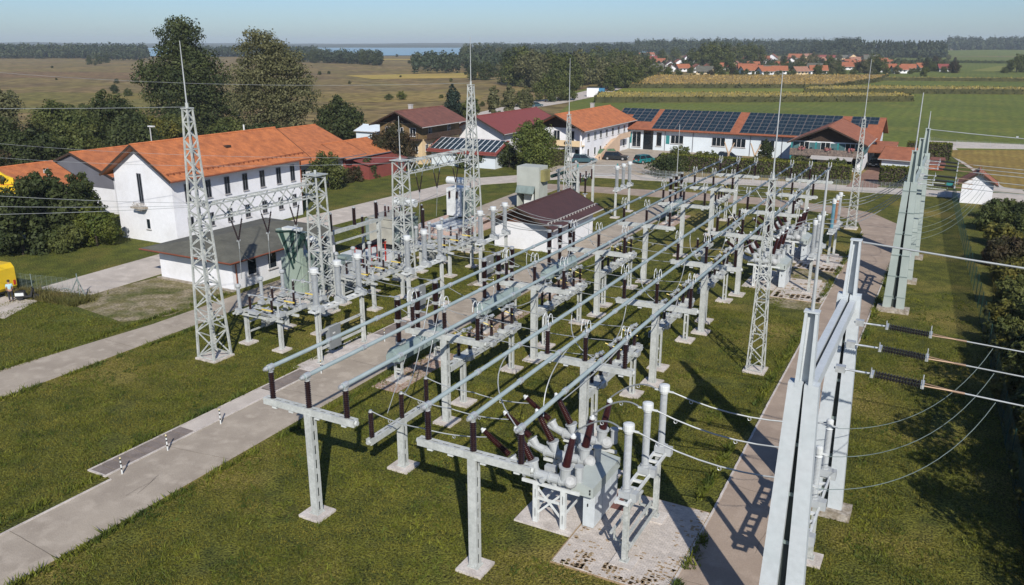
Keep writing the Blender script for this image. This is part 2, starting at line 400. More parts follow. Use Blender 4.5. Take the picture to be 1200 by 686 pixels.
# joints and cracks in the yard roads: narrow sunk strips filled with dirt
cr = random.Random(11); cm_ = mat('dirt_in_joints', (0.10, 0.085, 0.06), rough=1, var=0.4, vscale=6)
q = MB()
for x0, x1, y0, y1 in ((-33.9,-30.1,-2,100),(-51.2,-47.9,26,100),(-7.3,-4.6,5,95)):
    y = y0
    while y < y1:
        y += cr.uniform(5.5, 8.5); n_ = 9; a = cr.uniform(-.06,.06); yy = [y + a*i + cr.uniform(-.02,.02) for i in range(n_+1)]
        for i in range(n_):
            xa = x0 + (x1-x0)*i/n_; xb = x0 + (x1-x0)*(i+1)/n_; w_ = 0.008
            q.add([(xa,yy[i]-w_,0.047),(xb,yy[i+1]-w_,0.047),(xb,yy[i+1]+w_,0.047),(xa,yy[i]+w_,0.047)],[(0,1,2,3)])
    for k in range(5):
        x = cr.uniform(x0+.4, x1-.4); y = cr.uniform(y0, y0+60); an = cr.uniform(0.9, 2.2)
        for i in range(5):
            xn = x + math.cos(an)*0.35; yn = y + math.sin(an)*0.35; an += cr.uniform(-.35,.35)
            if not (x0+.1 < xn < x1-.1): break
            nx, ny = -math.sin(an)*0.006, math.cos(an)*0.006
            q.add([(x-nx,y-ny,0.0475),(xn-nx,yn-ny,0.0475),(xn+nx,yn+ny,0.0475),(x+nx,y+ny,0.0475)],[(0,1,2,3)]); x, y = xn, yn
q.build('road_joints', cm_, kind='stuff')['label'] = 'dirt-filled joints and cracks across the yard roads'
# kerb stones along the yard road and path
kb = MB()
for x, xe, y0, y1 in ((-33.56,-33.56,-10,21.6),(-7.40,-7.48,-10,32),(-7.48,-7.78,32,45),(-7.78,-8.44,45,97),(-4.42,-4.42,-10,97)):
    y = y0; xs0 = x
    while y < y1:
        x = xs0 + (xe-xs0)*(y-y0)/(y1-y0)
        kb.box(x-0.05, x+0.05, y+0.006, min(y+1.0, y1)-0.006, 0.0, 0.075); y += 1.0
kb.build('kerb', M['concrete'], kind='structure')
# concrete cable duct beside the yard road: covers are separate plates
cover = MB().box(-0.52, 0.52, -0.27, 0.27, 0, 0.06).mesh('cover_plate', mat('brown_grey_plate', (0.23, 0.19, 0.165), rough=0.9, col2=(0.17, 0.14, 0.12), vscale=1.4, fine=0.15, fscale=16, bump=0.3))
duct = MB()
duct.box(-35.32,-35.22, 21.7, 50, 0.0, 0.085).box(-34.1,-34.0, 21.7, 50, 0.0, 0.085).box(-35.32,-34.0, 21.6, 21.7, 0.0, 0.085)
ducto = duct.build('cable_duct', M['concrete'], kind='structure')
y = 21.95; i = 0
while y < 50:
    if 26.8 < y < 33.0 or 36.4 < y < 44.0:
        pass
    else:
        link('cover_plate', cover, ducto, loc=(-34.66, y, 0.02 + 0.004*((i*7) % 3)))
    y += 0.6; i += 1
MB().box(-35.2,-34.12, 21.72, 26.68, 0.0, 0.034).build('duct_gap_shade', M['inner'], ducto)  # near-black floor paints the dark of the gaps between plates
MB().box(-35.2,-34.12, 33.0, 36.38, 0.0, 0.034).build('duct_gap_shade', M['inner'], ducto)  # painted gap shade again, under the farther plates
MB().box(-35.2,-34.12, 26.7, 32.95, 0.0, 0.07).build('concrete_strip', G_conc, ducto)
MB().box(-35.75,-34.02, 36.4, 44.0, 0.0, 0.11).build('concrete_strip', M['concrete'], ducto)
# ------------------------------------------------------------------ shared pieces of the switchyard
P0, PITCH = 24.0, 10.55
def YS(k): return P0 + PITCH*k
def YC(k): return YS(k) + PITCH/2
XA, XB = -22.85, -14.7          # the two rows of tubes
TZ = 6.63                        # height of the tubes

def pad_mesh(w=1.15, d=None, h=0.13):
    d = d or w
    mb = MB(); mb.box(-w/2, w/2, -d/2, d/2, -0.1, h)
    return mb.mesh('concrete_pad', M['concrete'])
def base_plate_mesh(w=0.42):
    mb = MB(); mb.box(-w/2, w/2, -w/2, w/2, 0.13, 0.16)
    for i in (-1,1):
        for j in (-1,1):
            mb.add([(i*w*0.22,j*w*0.48,0.16),(i*w*0.22,j*w*0.40,0.16),(i*w*0.22,j*w*0.40,0.36)], [(0,1,2)])
            mb.tube((i*w*0.4,j*w*0.4,0.16),(i*w*0.4,j*w*0.4,0.21),0.02,n=5)
    return mb.mesh('base_plate', M['steel'])
PAD = pad_mesh(); PADS = pad_mesh(0.95); BPL = base_plate_mesh(0.5); BPS = base_plate_mesh(0.36)
_ins = {}
def ins_mesh(L, rc, rs, m='brown', pitch=0.085, n=10, taper=1.0):
    k = (L, rc, rs, m, pitch, taper)
    if k not in _ins:
        mb = MB(); mb.sheds((0,0,0), (0,0,1), L, rc, rs, pitch, n, taper)
        me = mb.mesh('insulator', M[m]); _ins[k] = me
    return _ins[k]
_caps = {}
def cap_mesh(r, h, m='fitting'):
    k = (r, h, m)
    if k not in _caps:
        _caps[k] = MB().lathe([(r*1.15,0),(r*1.15,h*0.3),(r*0.8,h*0.4),(r*0.8,h)], n=10).mesh('cap', M[m])
    return _caps[k]
def insulator(parent, x, y, z, L=1.3, rc=0.075, rs=0.125, m='brown', pitch=0.085, taper=1.0, cap=True):
    o = link('insulator', ins_mesh(L, rc, rs, m, pitch, 10, taper), parent, loc=(x, y, z))
    if cap: link('cap', cap_mesh(rc*1.1, 0.10), o, loc=(0, 0, L))
    return o

def post(parent, x, y, h, w=0.36, pitch=0.62, pad=True, z0=0.13):
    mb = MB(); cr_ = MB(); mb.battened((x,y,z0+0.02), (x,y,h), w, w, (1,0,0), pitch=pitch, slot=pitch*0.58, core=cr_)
    po = mb.build('post', M['steel'], parent); cr_.build('slot_shade', M['inner'], po)  # added dark bar paints the shade inside the post
    if pad:
        link('concrete_pad', PAD if w > 0.25 else PADS, parent, loc=(x,y,0))
        link('base_plate', BPL if w > 0.25 else BPS, parent, loc=(x,y,0))
def twinleg(parent, x, y, h, gap=0.22):
    mb = MB()
    for s in (-1,1):
        mb.box(x+s*gap/2-0.045, x+s*gap/2+0.045, y-0.09, y+0.09, 0.15, h)
    for z in (0.5, h*0.5, h-0.25): mb.box(x-gap/2, x+gap/2, y-0.02, y+0.02, z, z+0.12)
    mb.build('leg', M['steel'], parent)
    link('concrete_pad', PAD, parent, loc=(x,y,0)); link('base_plate', BPS, parent, loc=(x,y,0))

def beam_x(parent, x0, x1, y, z, w=0.32, h=0.30, name='crossbeam', pitch=0.5):
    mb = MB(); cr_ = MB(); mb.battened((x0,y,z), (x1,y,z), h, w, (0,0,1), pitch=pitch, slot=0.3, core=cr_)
    for xe in (x0, x1):
        s = -1 if xe == x0 else 1
        mb.tube((xe, y, z), (xe + s*0.09, y, z), 0.13, 0.10, n=10)
    bo = mb.build(name, M['steel'], parent); cr_.build('slot_shade', M['inner'], bo)  # added dark bar paints the shade behind the beam slots
def beam_y(parent, x, y0, y1, z, w=0.32, h=0.30, name='crossbeam', pitch=0.5, m='steel'):
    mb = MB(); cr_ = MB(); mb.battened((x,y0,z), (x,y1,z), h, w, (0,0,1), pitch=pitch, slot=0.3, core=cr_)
    for ye in (y0, y1):
        s = -1 if ye == y0 else 1
        mb.tube((x, ye, z), (x, ye + s*0.09, z), 0.13, 0.10, n=10)
    bo = mb.build(name, M[m], parent); cr_.build('slot_shade', M['inner'], bo)  # same painted slot shade as in the other beams

clamp_me = MB().box(-0.09,0.09,-0.12,0.12,0,0.06).tube((0,-0.13,0.16),(0,0.13,0.16),0.135,n=10).mesh('tube_clamp', M['fitting'])
loop = MB()
for sx in (-0.14, 0.14):
    pts = []
    for k in range(9):
        t = math.pi*k/8
        pts.append((sx, -0.25*math.cos(t), 0.05 + 0.52*math.sin(t)**0.8))
    loop.path(pts, 0.024, 6)
loop_me = loop.mesh('expansion_loop', M['white'])

# ------------------------------------------------------------------ busbar supports
brk_me = MB().box(-0.12, 0.12, -0.1, 0.1, -0.06, 0.066).mesh('bracket', M['white'])
def bus_support(X, label):
    t = thing('busbar_support', label, 'busbar support', (X, 0, 0), group='T-shaped busbar supports')
    post(t, 0, 0, 4.92)
    beam_x(t, -2.5, 2.5, 0, 5.02)
    for x in (-1.95, -1.0, 0.45, 1.9): link('bracket', brk_me, t, loc=(x, 0, 4.80))
    for dx in (-2.05, 0, 2.05):
        o = insulator(t, dx, 0, 5.18, 1.22, 0.085, 0.135)
        link('tube_clamp', clamp_me, o, loc=(0, 0, 1.30))
    return t
for X, side in ((XA, 'left'), (XB, 'right')):
    for k in range(8):
        ends = {0: 'nearest the camera and without loops', 7: 'last and farthest before the hedge'}
        lab = 'T-shaped grey post carrying the %s tube trio, %s' % (side, ends.get(k, ORD[k] + ' from the camera'))
        if X == XA and k == 0: first = bus_support(X, lab); first.location.y = YS(0); continue
        dup(first, (X, YS(k), 0), label=lab)
for X, side in ((XA, 'left'), (XB, 'right')):
    for j, dx in enumerate((-2.05, 0, 2.05)):
        mb = MB(); x = X + dx
        mb.tube((0, 23.72, 0), (0, 98.1, 0), 0.092, n=12)
        t = link('busbar_tube', mb.mesh('busbar_tube', M['alu']), loc=(x, 0, TZ))
        for f in t.data.polygons: f.use_smooth = len(f.vertices) == 4
        tag(t, 'long pale aluminium tube, %s in the %s trio of busbars' % (('left one', 'middle one', 'right one')[j], side), 'busbar', 'long aluminium busbar tubes')
        link('end_cap', MB().tube((0,23.60,0),(0,23.74,0),0.06,0.12,n=10).mesh('end_cap', M['silver']), t)
        for k in range(1, 8):
            link('expansion_loop', loop_me, t, loc=(0, YS(k), 0.08))
        for k in range(0, 7):
            for q in (0.36, 0.71):
                link('sleeve', bpy.data.meshes.get('sleeve') or MB().tube((0,-0.12,0),(0,0.12,0),0.125,n=10).mesh('sleeve', M['fitting']), t, loc=(0, YS(k)+PITCH*q, 0))

# ------------------------------------------------------------------ disconnectors below the tubes
BZ = 2.75
def disconnector(X, k, label):
    t = thing('disconnector', label, 'disconnector', (X, YC(k), 0), group='low disconnector frames under the busbars')
    twinleg(t, 0, -2.7, BZ-0.2); twinleg(t, 0, 3.1, BZ-0.2)
    beam_y(t, 0, -4.3, 4.0, BZ, 0.46, 0.34, 'frame_beam', 0.7)
    for i, dy in enumerate((-2.55, 0.0, 2.55)):
        po = MB().box(-0.3, 0.3, dy-0.75, dy+0.75, BZ+0.175, BZ+0.25)
        for yy in (-0.58, 0.58): po.cbox((0, dy+yy, BZ+0.31), (0.32, 0.3, 0.12))
        po.build('pole_base', M['steel'], t)
        for yy in (-0.58, 0.58): insulator(t, 0, dy+yy, BZ+0.37, 1.15, 0.07, 0.115)
        a = MB(); z = BZ+1.66
        a.tube((0, dy-0.8, z), (0, dy, z+0.04), 0.045, n=7)
        a.tube((0, dy, z+0.04), (0, dy+0.8, z), 0.05, n=7)
        a.box(-0.14, 0.14, dy-0.74, dy-0.42, z-0.05, z-0.01).box(-0.14, 0.14, dy+0.42, dy+0.74, z-0.05, z-0.01)
        a.cbox((0, dy, z+0.03), (0.16, 0.22, 0.18))
        a.build('contact_arm', M['fitting'], t)
        y = MB(); y.tube((0.35, dy+0.1, z-0.5), (-0.5, dy-0.2, z-0.15), 0.03, n=6); y.build('earthing_rod', M['yellow2'], t)
        d = MB(); d.cbox((0.36, dy+0.1, BZ+0.1), (0.28, 0.5, 0.3)); d.tube((0.36, dy-0.6, BZ+0.12), (0.36, dy+1.1, BZ+0.12), 0.03, n=6)
        d.build('drive', M['fitting'], t); MB().cbox((-0.34, dy-0.3, BZ+0.1), (0.22, 0.34, 0.24)).build('gearbox', M['fitting'], t)
        h_ = MB().tube((-0.25, dy+0.9, BZ+0.2), (0.3, dy+0.9, BZ+0.3), 0.035, n=6).cbox((0.1, dy+0.95, BZ+0.3), (0.2,0.2,0.2))
        h_.build('hardware', M['silver'], t)
    return t
for X, side, ks in ((XA, 'left', (1,2,3,6)), (XB, 'right', (1,2,3,6))):
    for n_, k in enumerate(ks):
        lab = 'low grey switch frame with yellow rods below the %s tube trio, %s' % (side, ('nearest to the camera', 'second nearest', 'third nearest', 'farthest')[n_])
        if X == XA and n_ == 0: disc0 = disconnector(X-0.5, k, lab); continue
        dup(disc0, (X-0.5, YC(k), 0), label=lab)

# side support with three insulators in front of the first module
t = thing('insulator_support', 'short slotted post with a slanting beam and three brown insulators, between both tube rows', 'insulator support', (-22.0, 29.3, 0))
post(t, 0, 0, 2.38)
beam_y(t, 0, -2.55, 2.35, 2.50, 0.30, 0.28)
for dy in (-2.3, 0.05, 2.15): insulator(t, 0, dy, 2.66, 1.25, 0.08, 0.13)

# ------------------------------------------------------------------ wires
def wire(pts, r=0.022, sag=0.0, label='', group=None, name='conductor', m='wire', rings=None, cat='conductor'):
    P = []
    for a, b in zip(pts[:-1], pts[1:]):
        a = Vector(a); b = Vector(b); n = 8 if sag else 5
        for i in range(n):
            f = i/n; p = a.lerp(b, f); p.z -= sag*4*f*(1-f); P.append(p)
    P.append(Vector(pts[-1]))
    o0 = P[0].copy()
    mb = MB().path([p - o0 for p in P], r, 5)
    o = link(name, mb.mesh(name, M[m]), loc=o0)
    tag(o, label, cat, group)
    if rings:
        for f in rings:
            k = P[int(f*(len(P)-1))] - o0
            rr = MB(); rr.path([(k.x + 0.07*math.cos(q*math.pi/4), k.y, k.z - 0.09 + 0.07*math.sin(q*math.pi/4)) for q in range(9)], 0.015, 5)
            rr.build('spacer_ring', M['fitting'], o)
    return o
def bezier(p0, p1, p2, n=12):
    p0, p1, p2 = Vector(p0), Vector(p1), Vector(p2)
    return [(p0*(1-t)**2 + p1*2*t*(1-t) + p2*t*t) for t in [i/n for i in range(n+1)]]
PH = ('near', 'middle', 'far')
for k in (1,2,3,6):
    for j, dy in enumerate((-2.55, 0.0, 2.55)):
        y = YC(k) + dy; z = BZ + 1.66
        wire([(-28.0, y, 5.2), (XA-0.6, y, z)], 0.02, 0.35, 'thin wire from breaker column to left disconnector, %s wire of bay %d' % (PH[j], k+1), 'wires from the breakers to the disconnectors')
        wire([(XA-0.4, y, z), (XB-0.6, y, z)], 0.024, 0.22, 'thin cross wire between the disconnector rows, %s wire of bay %d' % (PH[j], k+1), 'cross wires between the disconnector rows', rings=(0.3,))
        wire([(XA-2.05+2.05*j, y+0.15, TZ-0.1)] + bezier((XA-2.05+2.05*j, y+0.15, TZ-0.2), (XA-2.05+2.05*j, y-0.4, z+0.5), (XA-0.5, y-0.5, z+0.05), 7), 0.026, 0, 'curved pale dropper from left tubes to the disconnector, %s one in bay %d' % (PH[j], k+1), 'droppers below the left tubes')
        wire([(XB-2.05+2.05*j, y+0.15, TZ-0.1)] + bezier((XB-2.05+2.05*j, y+0.15, TZ-0.2), (XB-2.05+2.05*j, y-0.4, z+0.5), (XB-0.5, y-0.5, z+0.05), 7), 0.026, 0, 'curved pale dropper from right tube row to its disconnector, %s one in bay %d' % (PH[j], k+1), 'droppers below the right tubes')
# droppers of the first bay
wire(bezier((XA-2.05, 36.2, TZ-0.1), (XA-1.2, 33.0, 1.6), (-22.0, 29.35, 3.98), 14), 0.03, 0, 'thick pale sagging loop from the left tube to the middle of three low insulators', 'loops of the first bay', rings=(0.85,))
wire([(XA+2.05, 28.3, TZ-0.1), (-21.2, 27.2, 3.95)], 0.018, 0, 'thin near-vertical dropper from a left tube to the near low insulator', 'loops of the first bay')
wire(bezier((XA, 34.0, TZ-0.1), (XA-0.2, 33.4, 4.4), (-22.0, 31.45, 3.98), 10), 0.026, 0, 'short pale curve from the middle left tube to the far low insulator', 'loops of the first bay')
for j, y in enumerate((27.0, 29.35, 31.45)):
    wire([(-22.0, y, 3.98), (-19.4, y+0.25, 3.62), (-16.5, (28.1, 30.1, 32.1)[j], 3.5)], 0.028, 0.12, 'pale bar wire from the %s low insulator to the red-brown bushings' % PH[j], 'wires to the first bushings', rings=(0.2, 0.8))
    wire(bezier((XB-2.05+2.05*j, (30.0, 32.2, 33.9)[j]+0.4, TZ-0.1), (XB-2.3+1.9*j, (28.6, 30.6, 32.6)[j], 5.6), (-14.75, (28.1, 30.1, 32.1)[j], 4.05), 10), 0.028, 0, 'pale dropper from a right-hand tube to the %s upright bushing' % PH[j], 'droppers to the first module')

# ------------------------------------------------------------------ hybrid switchgear module
def hybrid(label, loc):
    t = thing('hybrid_switchgear', label, 'switchgear', loc, group='compact switchgear modules with red-brown bushings')
    # origin: middle of the module, phases along y
    fr = MB()
    for x in (-0.95, 0.35):
        for y in (-2.05, 2.05):
            fr = MB(); fr.battened((x,y,0.10), (x,y,1.95), 0.22, 0.22, (0,1,0), pitch=0.9, slot=0.4); fr.build('leg', M['white'], t)
    b = MB()
    for y in (-2.05, 2.05):
        b.bar((-0.95,y,0.45),(0.35,y,1.8),0.05,0.09).bar((0.35,y,0.45),(-0.95,y,1.8),0.05,0.09)
        b.bar((-1.05,y,1.25),(0.45,y,1.25),0.06,0.12)
    for x in (-0.95, 0.35):
        b.bar((x,-2.1,1.9),(x,2.1,1.9),0.14,0.16).bar((x,-2.0,0.7),(x,2.0,0.7),0.06,0.1)
    b.bar((-1.6,-2.1,1.98),(1.1,-2.1,1.98),0.10,0.14).bar((-1.6,2.1,1.98),(1.1,2.1,1.98),0.10,0.14).bar((-1.6,0,1.98),(1.1,0,1.98),0.10,0.14)
    b.build('frame', M['white'], t)
    for k, y in enumerate((-2.0, 0.0, 2.0)):
        tk = MB()
        tk.tube((-1.5,y,2.36),(0.55,y,2.36),0.21,n=14)
        for x in (-1.5,-0.95,-0.3,0.2): tk.tube((x-0.03,y,2.36),(x+0.03,y,2.36),0.265,n=14)
        tk.tube((-2.3,y,2.6),(-1.5,y,2.38),0.15,0.2,n=12)
        tk.tube((-2.35,y,2.62),(-2.25,y,2.59),0.2,n=12)
        for (x, z, dx, dz, L, r) in ((-1.95,2.5,-0.4,0.55,0.42,0.2),(-1.05,2.5,-0.25,0.9,0.46,0.24),(0.35,2.45,0.1,1,0.62,0.26)):
            n_ = math.hypot(dx, dz)
            tk.tube((x,y,z),(x+dx/n_*L,y,z+dz/n_*L),r*0.8,r,n=14)
            tk.tube((x+dx/n_*(L-0.05),y,z+dz/n_*(L-0.05)),(x+dx/n_*(L+0.02),y,z+dz/n_*(L+0.02)),r*1.2,n=14)
        tk.tube((-0.55,y+0.42,2.3),(-0.55,y-0.35,2.3),0.12,n=10).cbox((-0.5,y+0.45,2.45),(0.5,0.25,0.4))
        tk.tube((-0.1,y,2.3),(-0.1,y,2.05),0.14,n=10)
        tko = tk.build('tank', M['lgrey'], t, smooth=False)
        dm = MB().lathe([(0.29,-0.16),(0.29,0.02),(0.27,0.12),(0.18,0.2),(0.02,0.235)], (0.62,y,2.40), (0.25,-0.55,0.45), 16)
        dm.build('dome', mat('dull_aluminium_dome', (0.40,0.41,0.41), rough=0.6, var=0.3, vscale=4), tko)
        v = MB().tube((0.85,y+0.35,2.3),(0.85,y+0.35,2.95),0.17,n=12).tube((0.85,y+0.35,2.95),(0.85,y+0.35,3.02),0.21,n=12).tube((0.3,y+0.4,2.5),(0.3,y+0.4,3.05),0.15,n=10)
        v.build('housing', M['lgrey'], tko)
        for (x, z, dx, dz, L) in ((-2.3,2.9,-0.9,0.62,1.50),(-1.22,2.95,-0.58,1.0,1.42),(0.42,3.08,0.20,1.0,1.42)):
            n_ = math.hypot(dx, dz)
            me = MB().sheds((0,0,0), (dx/n_,0,dz/n_), L, 0.125, 0.185, 0.075, 12, 0.72).mesh('bushing', M['redins'])
            o = link('bushing', me, t, loc=(x, y, z))
            cp = MB().lathe([(0.13,0),(0.13,0.07),(0.09,0.09),(0.06,0.17),(0.02,0.19)], (dx/n_*L,0,dz/n_*L), (dx,0,dz), 10)
            cp.build('cap', M['white'], o)
        cb = MB()
        for q in range(3):
            cb.path(bezier((-0.2+0.25*q,y+0.25,2.5),(0.1+0.2*q,y+0.7,1.6),(1.0,y*0.6,1.9),8),0.02,4)
        cb.build('cable', M['black'], t)
    # control cabinet with its long sloping housing on top
    cab = MB().box(1.0,1.5,-1.45,1.25,0.12,1.74).build('cabinet', M['pillar'], t)
    dr = MB()
    for y in (-1.42,-0.53,0.36): dr.box(1.5,1.52,y,y+0.85,0.2,1.68)
    dr.build('cabinet_door', M['pillar'], cab)
    hb = MB(); hb.extr([(0.58,-1.8,1.76),(1.58,-1.8,1.76),(1.58,-1.8,2.22),(0.58,-1.8,2.36)], (0,3.1,0)); hb.build('drive_housing', mat('housing_grey', (0.40,0.44,0.42), rough=0.45, var=0.12, vscale=1.5), t)
    lat = MB()
    for z in (1.9, 2.04): lat.box(1.42,1.47,-1.84,-1.80,z,z+0.09)
    for z in (1.1,): lat.box(1.2,1.24,-1.49,-1.45,z,z+0.14)
    lat.build('latch', M['black'], t)
    return t
H0 = hybrid('nearest switchgear module with nine red-brown bushings and a silver dome', (-13.1, 30.1, 0))
dup(H0, (-13.1, YC(4)-0.2, 0), label='switchgear module standing right of the second group of tubes, nearer of the far pair')
dup(H0, (-13.1, YC(5)-0.4, 0), label='farthest switchgear module with bushings, behind its twin beside the looping path')

# slabs and block paving below the modules
def slab(name, x0, x1, y0, y1, h, m, label):
    o = MB().box(x0-(x0+x1)/2, x1-(x0+x1)/2, y0-(y0+y1)/2, y1-(y0+y1)/2, -0.1, h).build(name, m)
    o.location = ((x0+x1)/2, (y0+y1)/2, 0)
    o['kind'] = 'structure'
    return o
M['paver'] = mat('concrete_block', (0.52, 0.465, 0.415), rough=0.9, col2=(0.43, 0.385, 0.345), vscale=2, island=0.10, fine=0.12, fscale=20)
M['moss'] = mat('dry_moss', (0.36, 0.25, 0.15), rough=1, col2=(0.26,0.19,0.10), vscale=5)
def paving(x0, x1, y0, y1, bx=0.205, by=0.102, dirt=True, seed=3):
    mb = MB(); rr = random.Random(seed); cx, cy = (x0+x1)/2, (y0+y1)/2
    j = 0; y = y0
    while y < y1 - 0.02:
        x = x0 - (0.1 if j % 2 else 0)
        while x < x1 - 0.02:
            a = max(x, x0); b = min(x+bx, x1)
            if b-a > 0.04: mb.box(a-cx+0.006, b-cx-0.006, y-cy+0.006, min(y+by, y1)-cy-0.006, 0.0, 0.075 + rr.uniform(-0.004, 0.004))
            x += bx
        y += by; j += 1
    o = mb.build('block_paving', M['paver']); o.location = (cx, cy, 0); o['kind'] = 'structure'
    bed = MB().box(x0-cx-0.06, x1-cx+0.06, y0-cy-0.06, y1-cy+0.06, -0.05, 0.055).build('paving_bed', M['moss'], o)
    if dirt:
        d = MB()
        for _ in range(800):
            u = rr.random()
            if rr.random() < 0.7: px = x0 + (x1-x0)*rr.random(); py = y0 + (y1-y0)*min(1, abs(rr.gauss(0, 0.13)))
            else: px = rr.choice((x0 + abs(rr.gauss(0,0.2)), x1 - abs(rr.gauss(0,0.5)), (x0+x1)/2 + rr.gauss(0,0.9))); py = y0 + (y1-y0)*u
            if noise.noise(Vector((px*1.3, py*1.3, seed))) < -0.05: continue
            px = x0 + round((px-x0)/bx)*bx; py = y0 + round((py-y0)/by)*by
            if x0+0.1 < px < x1-0.1 and y0+0.06 < py < y1-0.06:
                w = bx*rr.uniform(0.3,0.9)/2; h = by*rr.uniform(0.4,1.0); px += rr.uniform(-.04,.04); py += rr.uniform(-.03,.03)
                d.box(px-cx-w, px-cx+w, py-cy-h/2, py-cy+h/2, 0.06, 0.0805)
        d = d.build('moss_in_joints', M['moss'], o); d['kind'] = 'stuff'
    return o
def module_ground(yc, far=False, seed=1):
    slab('concrete_slab', -14.95, -12.27, yc-2.4, yc+3.9, 0.09, M['concrete'], '')
    if not far: paving(-12.2, -7.55, yc-4.3, yc+2.2, seed=seed)
    else: paving(-12.2, -8.15, yc-4.3, yc+2.2, bx=0.41, by=0.2, seed=seed)
module_ground(30.1)
module_ground(YC(4)-0.2, True, 5); module_ground(YC(5)-0.4, True, 9)
mg = MB().box(-11.75,-10.75,30.6,32.2,0.07,0.10).build('red_slab', mat('red_brown_slab', (0.16,0.07,0.055), rough=0.9, var=0.25, vscale=3), kind='structure')

# ------------------------------------------------------------------ instrument transformers (columns on a beam)
def trio(label, loc, colmat='lgrey', zb=3.15, colh=2.35, ym=(-2.15,0,2.05), legs=(-1.95,1.75), group=None, cap='white', r=0.135, box=True, capr=0.225, rail=False, legm='steel2', colmat2=None):
    t = thing('instrument_transformer_row', label, 'instrument transformer', loc, group=group)
    for y in legs:
        mb = MB()
        for s in (-1,1): mb.box(-0.1, 0.1, y+s*0.10-0.03, y+s*0.10+0.03, 0.2, zb-0.14)
        for z in (0.6, 1.6, zb-0.6): mb.box(-0.03, 0.03, y-0.07, y+0.07, z, z+0.15)
        mb.build('leg', M[legm], t); link('concrete_pad', PADS, t, loc=(0,y,0)); link('base_plate', BPS, t, loc=(0,y,0))
    fr = MB()
    for s in (-0.24, 0.24): fr.box(s-0.04, s+0.04, ym[0]-0.5, ym[2]+0.5, zb-0.14, zb)
    yy = ym[0]-0.5
    while yy <= ym[2]+0.45: fr.box(-0.2, 0.2, yy, yy+0.12, zb-0.12, zb-0.02); yy += 0.62
    fr.build('beam', M['white'], t)
    for i, y in enumerate(ym):
        b = MB().cbox((0,y,zb+0.14),(0.46,0.46,0.28)).tube((0,y,zb+0.28),(0,y,zb+0.36),r*1.4,n=12)
        if box: b.cbox((0.32,y+0.05,zb+0.05),(0.3,0.34,0.36))
        b.build('base_tank', M['lgrey'], t)
        cm = colmat2[i] if colmat2 else colmat
        me = ins_mesh(colh, r*0.82, r*1.12, cm, 0.055, 12)
        c = link('column', me, t, loc=(0,y,zb+0.35))
        hd = MB().lathe([(r*1.25,0),(capr*0.8,0.03),(capr*0.86,0.10),(capr,0.12),(capr,0.34),(capr*0.96,0.38),(capr*0.4,0.42)], (0,0,colh), n=16).cbox((capr+0.08,0,colh+0.12),(0.2,0.09,0.05)).cbox((-capr-0.08,0,colh+0.12),(0.2,0.09,0.05))
        hd.build('head', M[cap], c)
    if rail:
        q = MB()
        for z in (0.95, 2.1): q.box(-0.05, 0.05, legs[0], legs[1], z, z+0.16)
        q.build('rail', M['steel'], t)
        kb = MB().box(-0.2, 0.14, legs[0]+0.9, legs[0]+2.0, 0.75, 2.25).build('cabinet', mat('cabinet_grey', (0.20,0.215,0.22), rough=0.5, var=0.2), t)
        MB().box(0.14, 0.16, legs[0]+1.2, legs[0]+1.42, 1.75, 1.85).build('name_plate', M['white'], kb)
    return t
G1 = 'rows of voltage transformer columns beside the path'
trio('three tall pale columns with drum heads on a ladder beam, right of the nearest module', (-9.6, 29.1, 0), group=G1)
MBr = MB()
trio('three slim pale columns beside the far pair of modules, nearer set', (-9.6, YC(4)+0.1, 0), group=G1, capr=0.2, r=0.15)
M['blueins'] = mat('blue_grey_column', (0.16,0.34,0.42), rough=0.4, var=0.2, vscale=4)
M['orins'] = mat('terracotta_column', (0.42,0.22,0.13), rough=0.4, var=0.2, vscale=4)
trio('three columns in grey, blue and terracotta with flat white caps, farthest set', (-9.6, YC(5)+0.1, 0), group=G1, capr=0.2, r=0.15, colmat2=('blueins','orins','lgrey'))
trio('low row of three surge arresters under the nearest portal on the right', (-3.1, 29.8, 0), group='surge arrester rows below the portals', capr=0.14, r=0.12, colh=1.7, ym=(-2.6,0,2.6), legs=(-1.6,1.1))
trio('row of three surge arresters under the far portal, partly hidden by its columns', (-2.9, 71.3, 0), group='surge arrester rows below the portals', capr=0.14, r=0.12, colh=1.7, ym=(-2.6,0,2.6), legs=(-2,1.8))

# horizontal rails between the legs of the nearest columns
t = thing('rail_stand', 'three low slanting rails on the block paving between the legs of the nearest columns', 'rail stand', (-9.9, 29.1, 0))
q = MB()
for i, (x, z) in enumerate(((-0.35,1.1),(0.1,0.7),(0.35,0.45))): q.box(x-0.05, x+0.05, -1.9, 1.8, z, z+0.10)
q.build('rail', M['steel2'], t)
q = MB()
for y in (-1.5,1.5): MB().box(-0.04,0.04,y-0.04,y+0.04,0.07,0.7).box(-0.35,0.35,y-0.04,y+0.04,0.62,0.7).box(-0.37,-0.31,y-0.04,y+0.04,0.62,1.1).build('leg', M['steel2'], t)

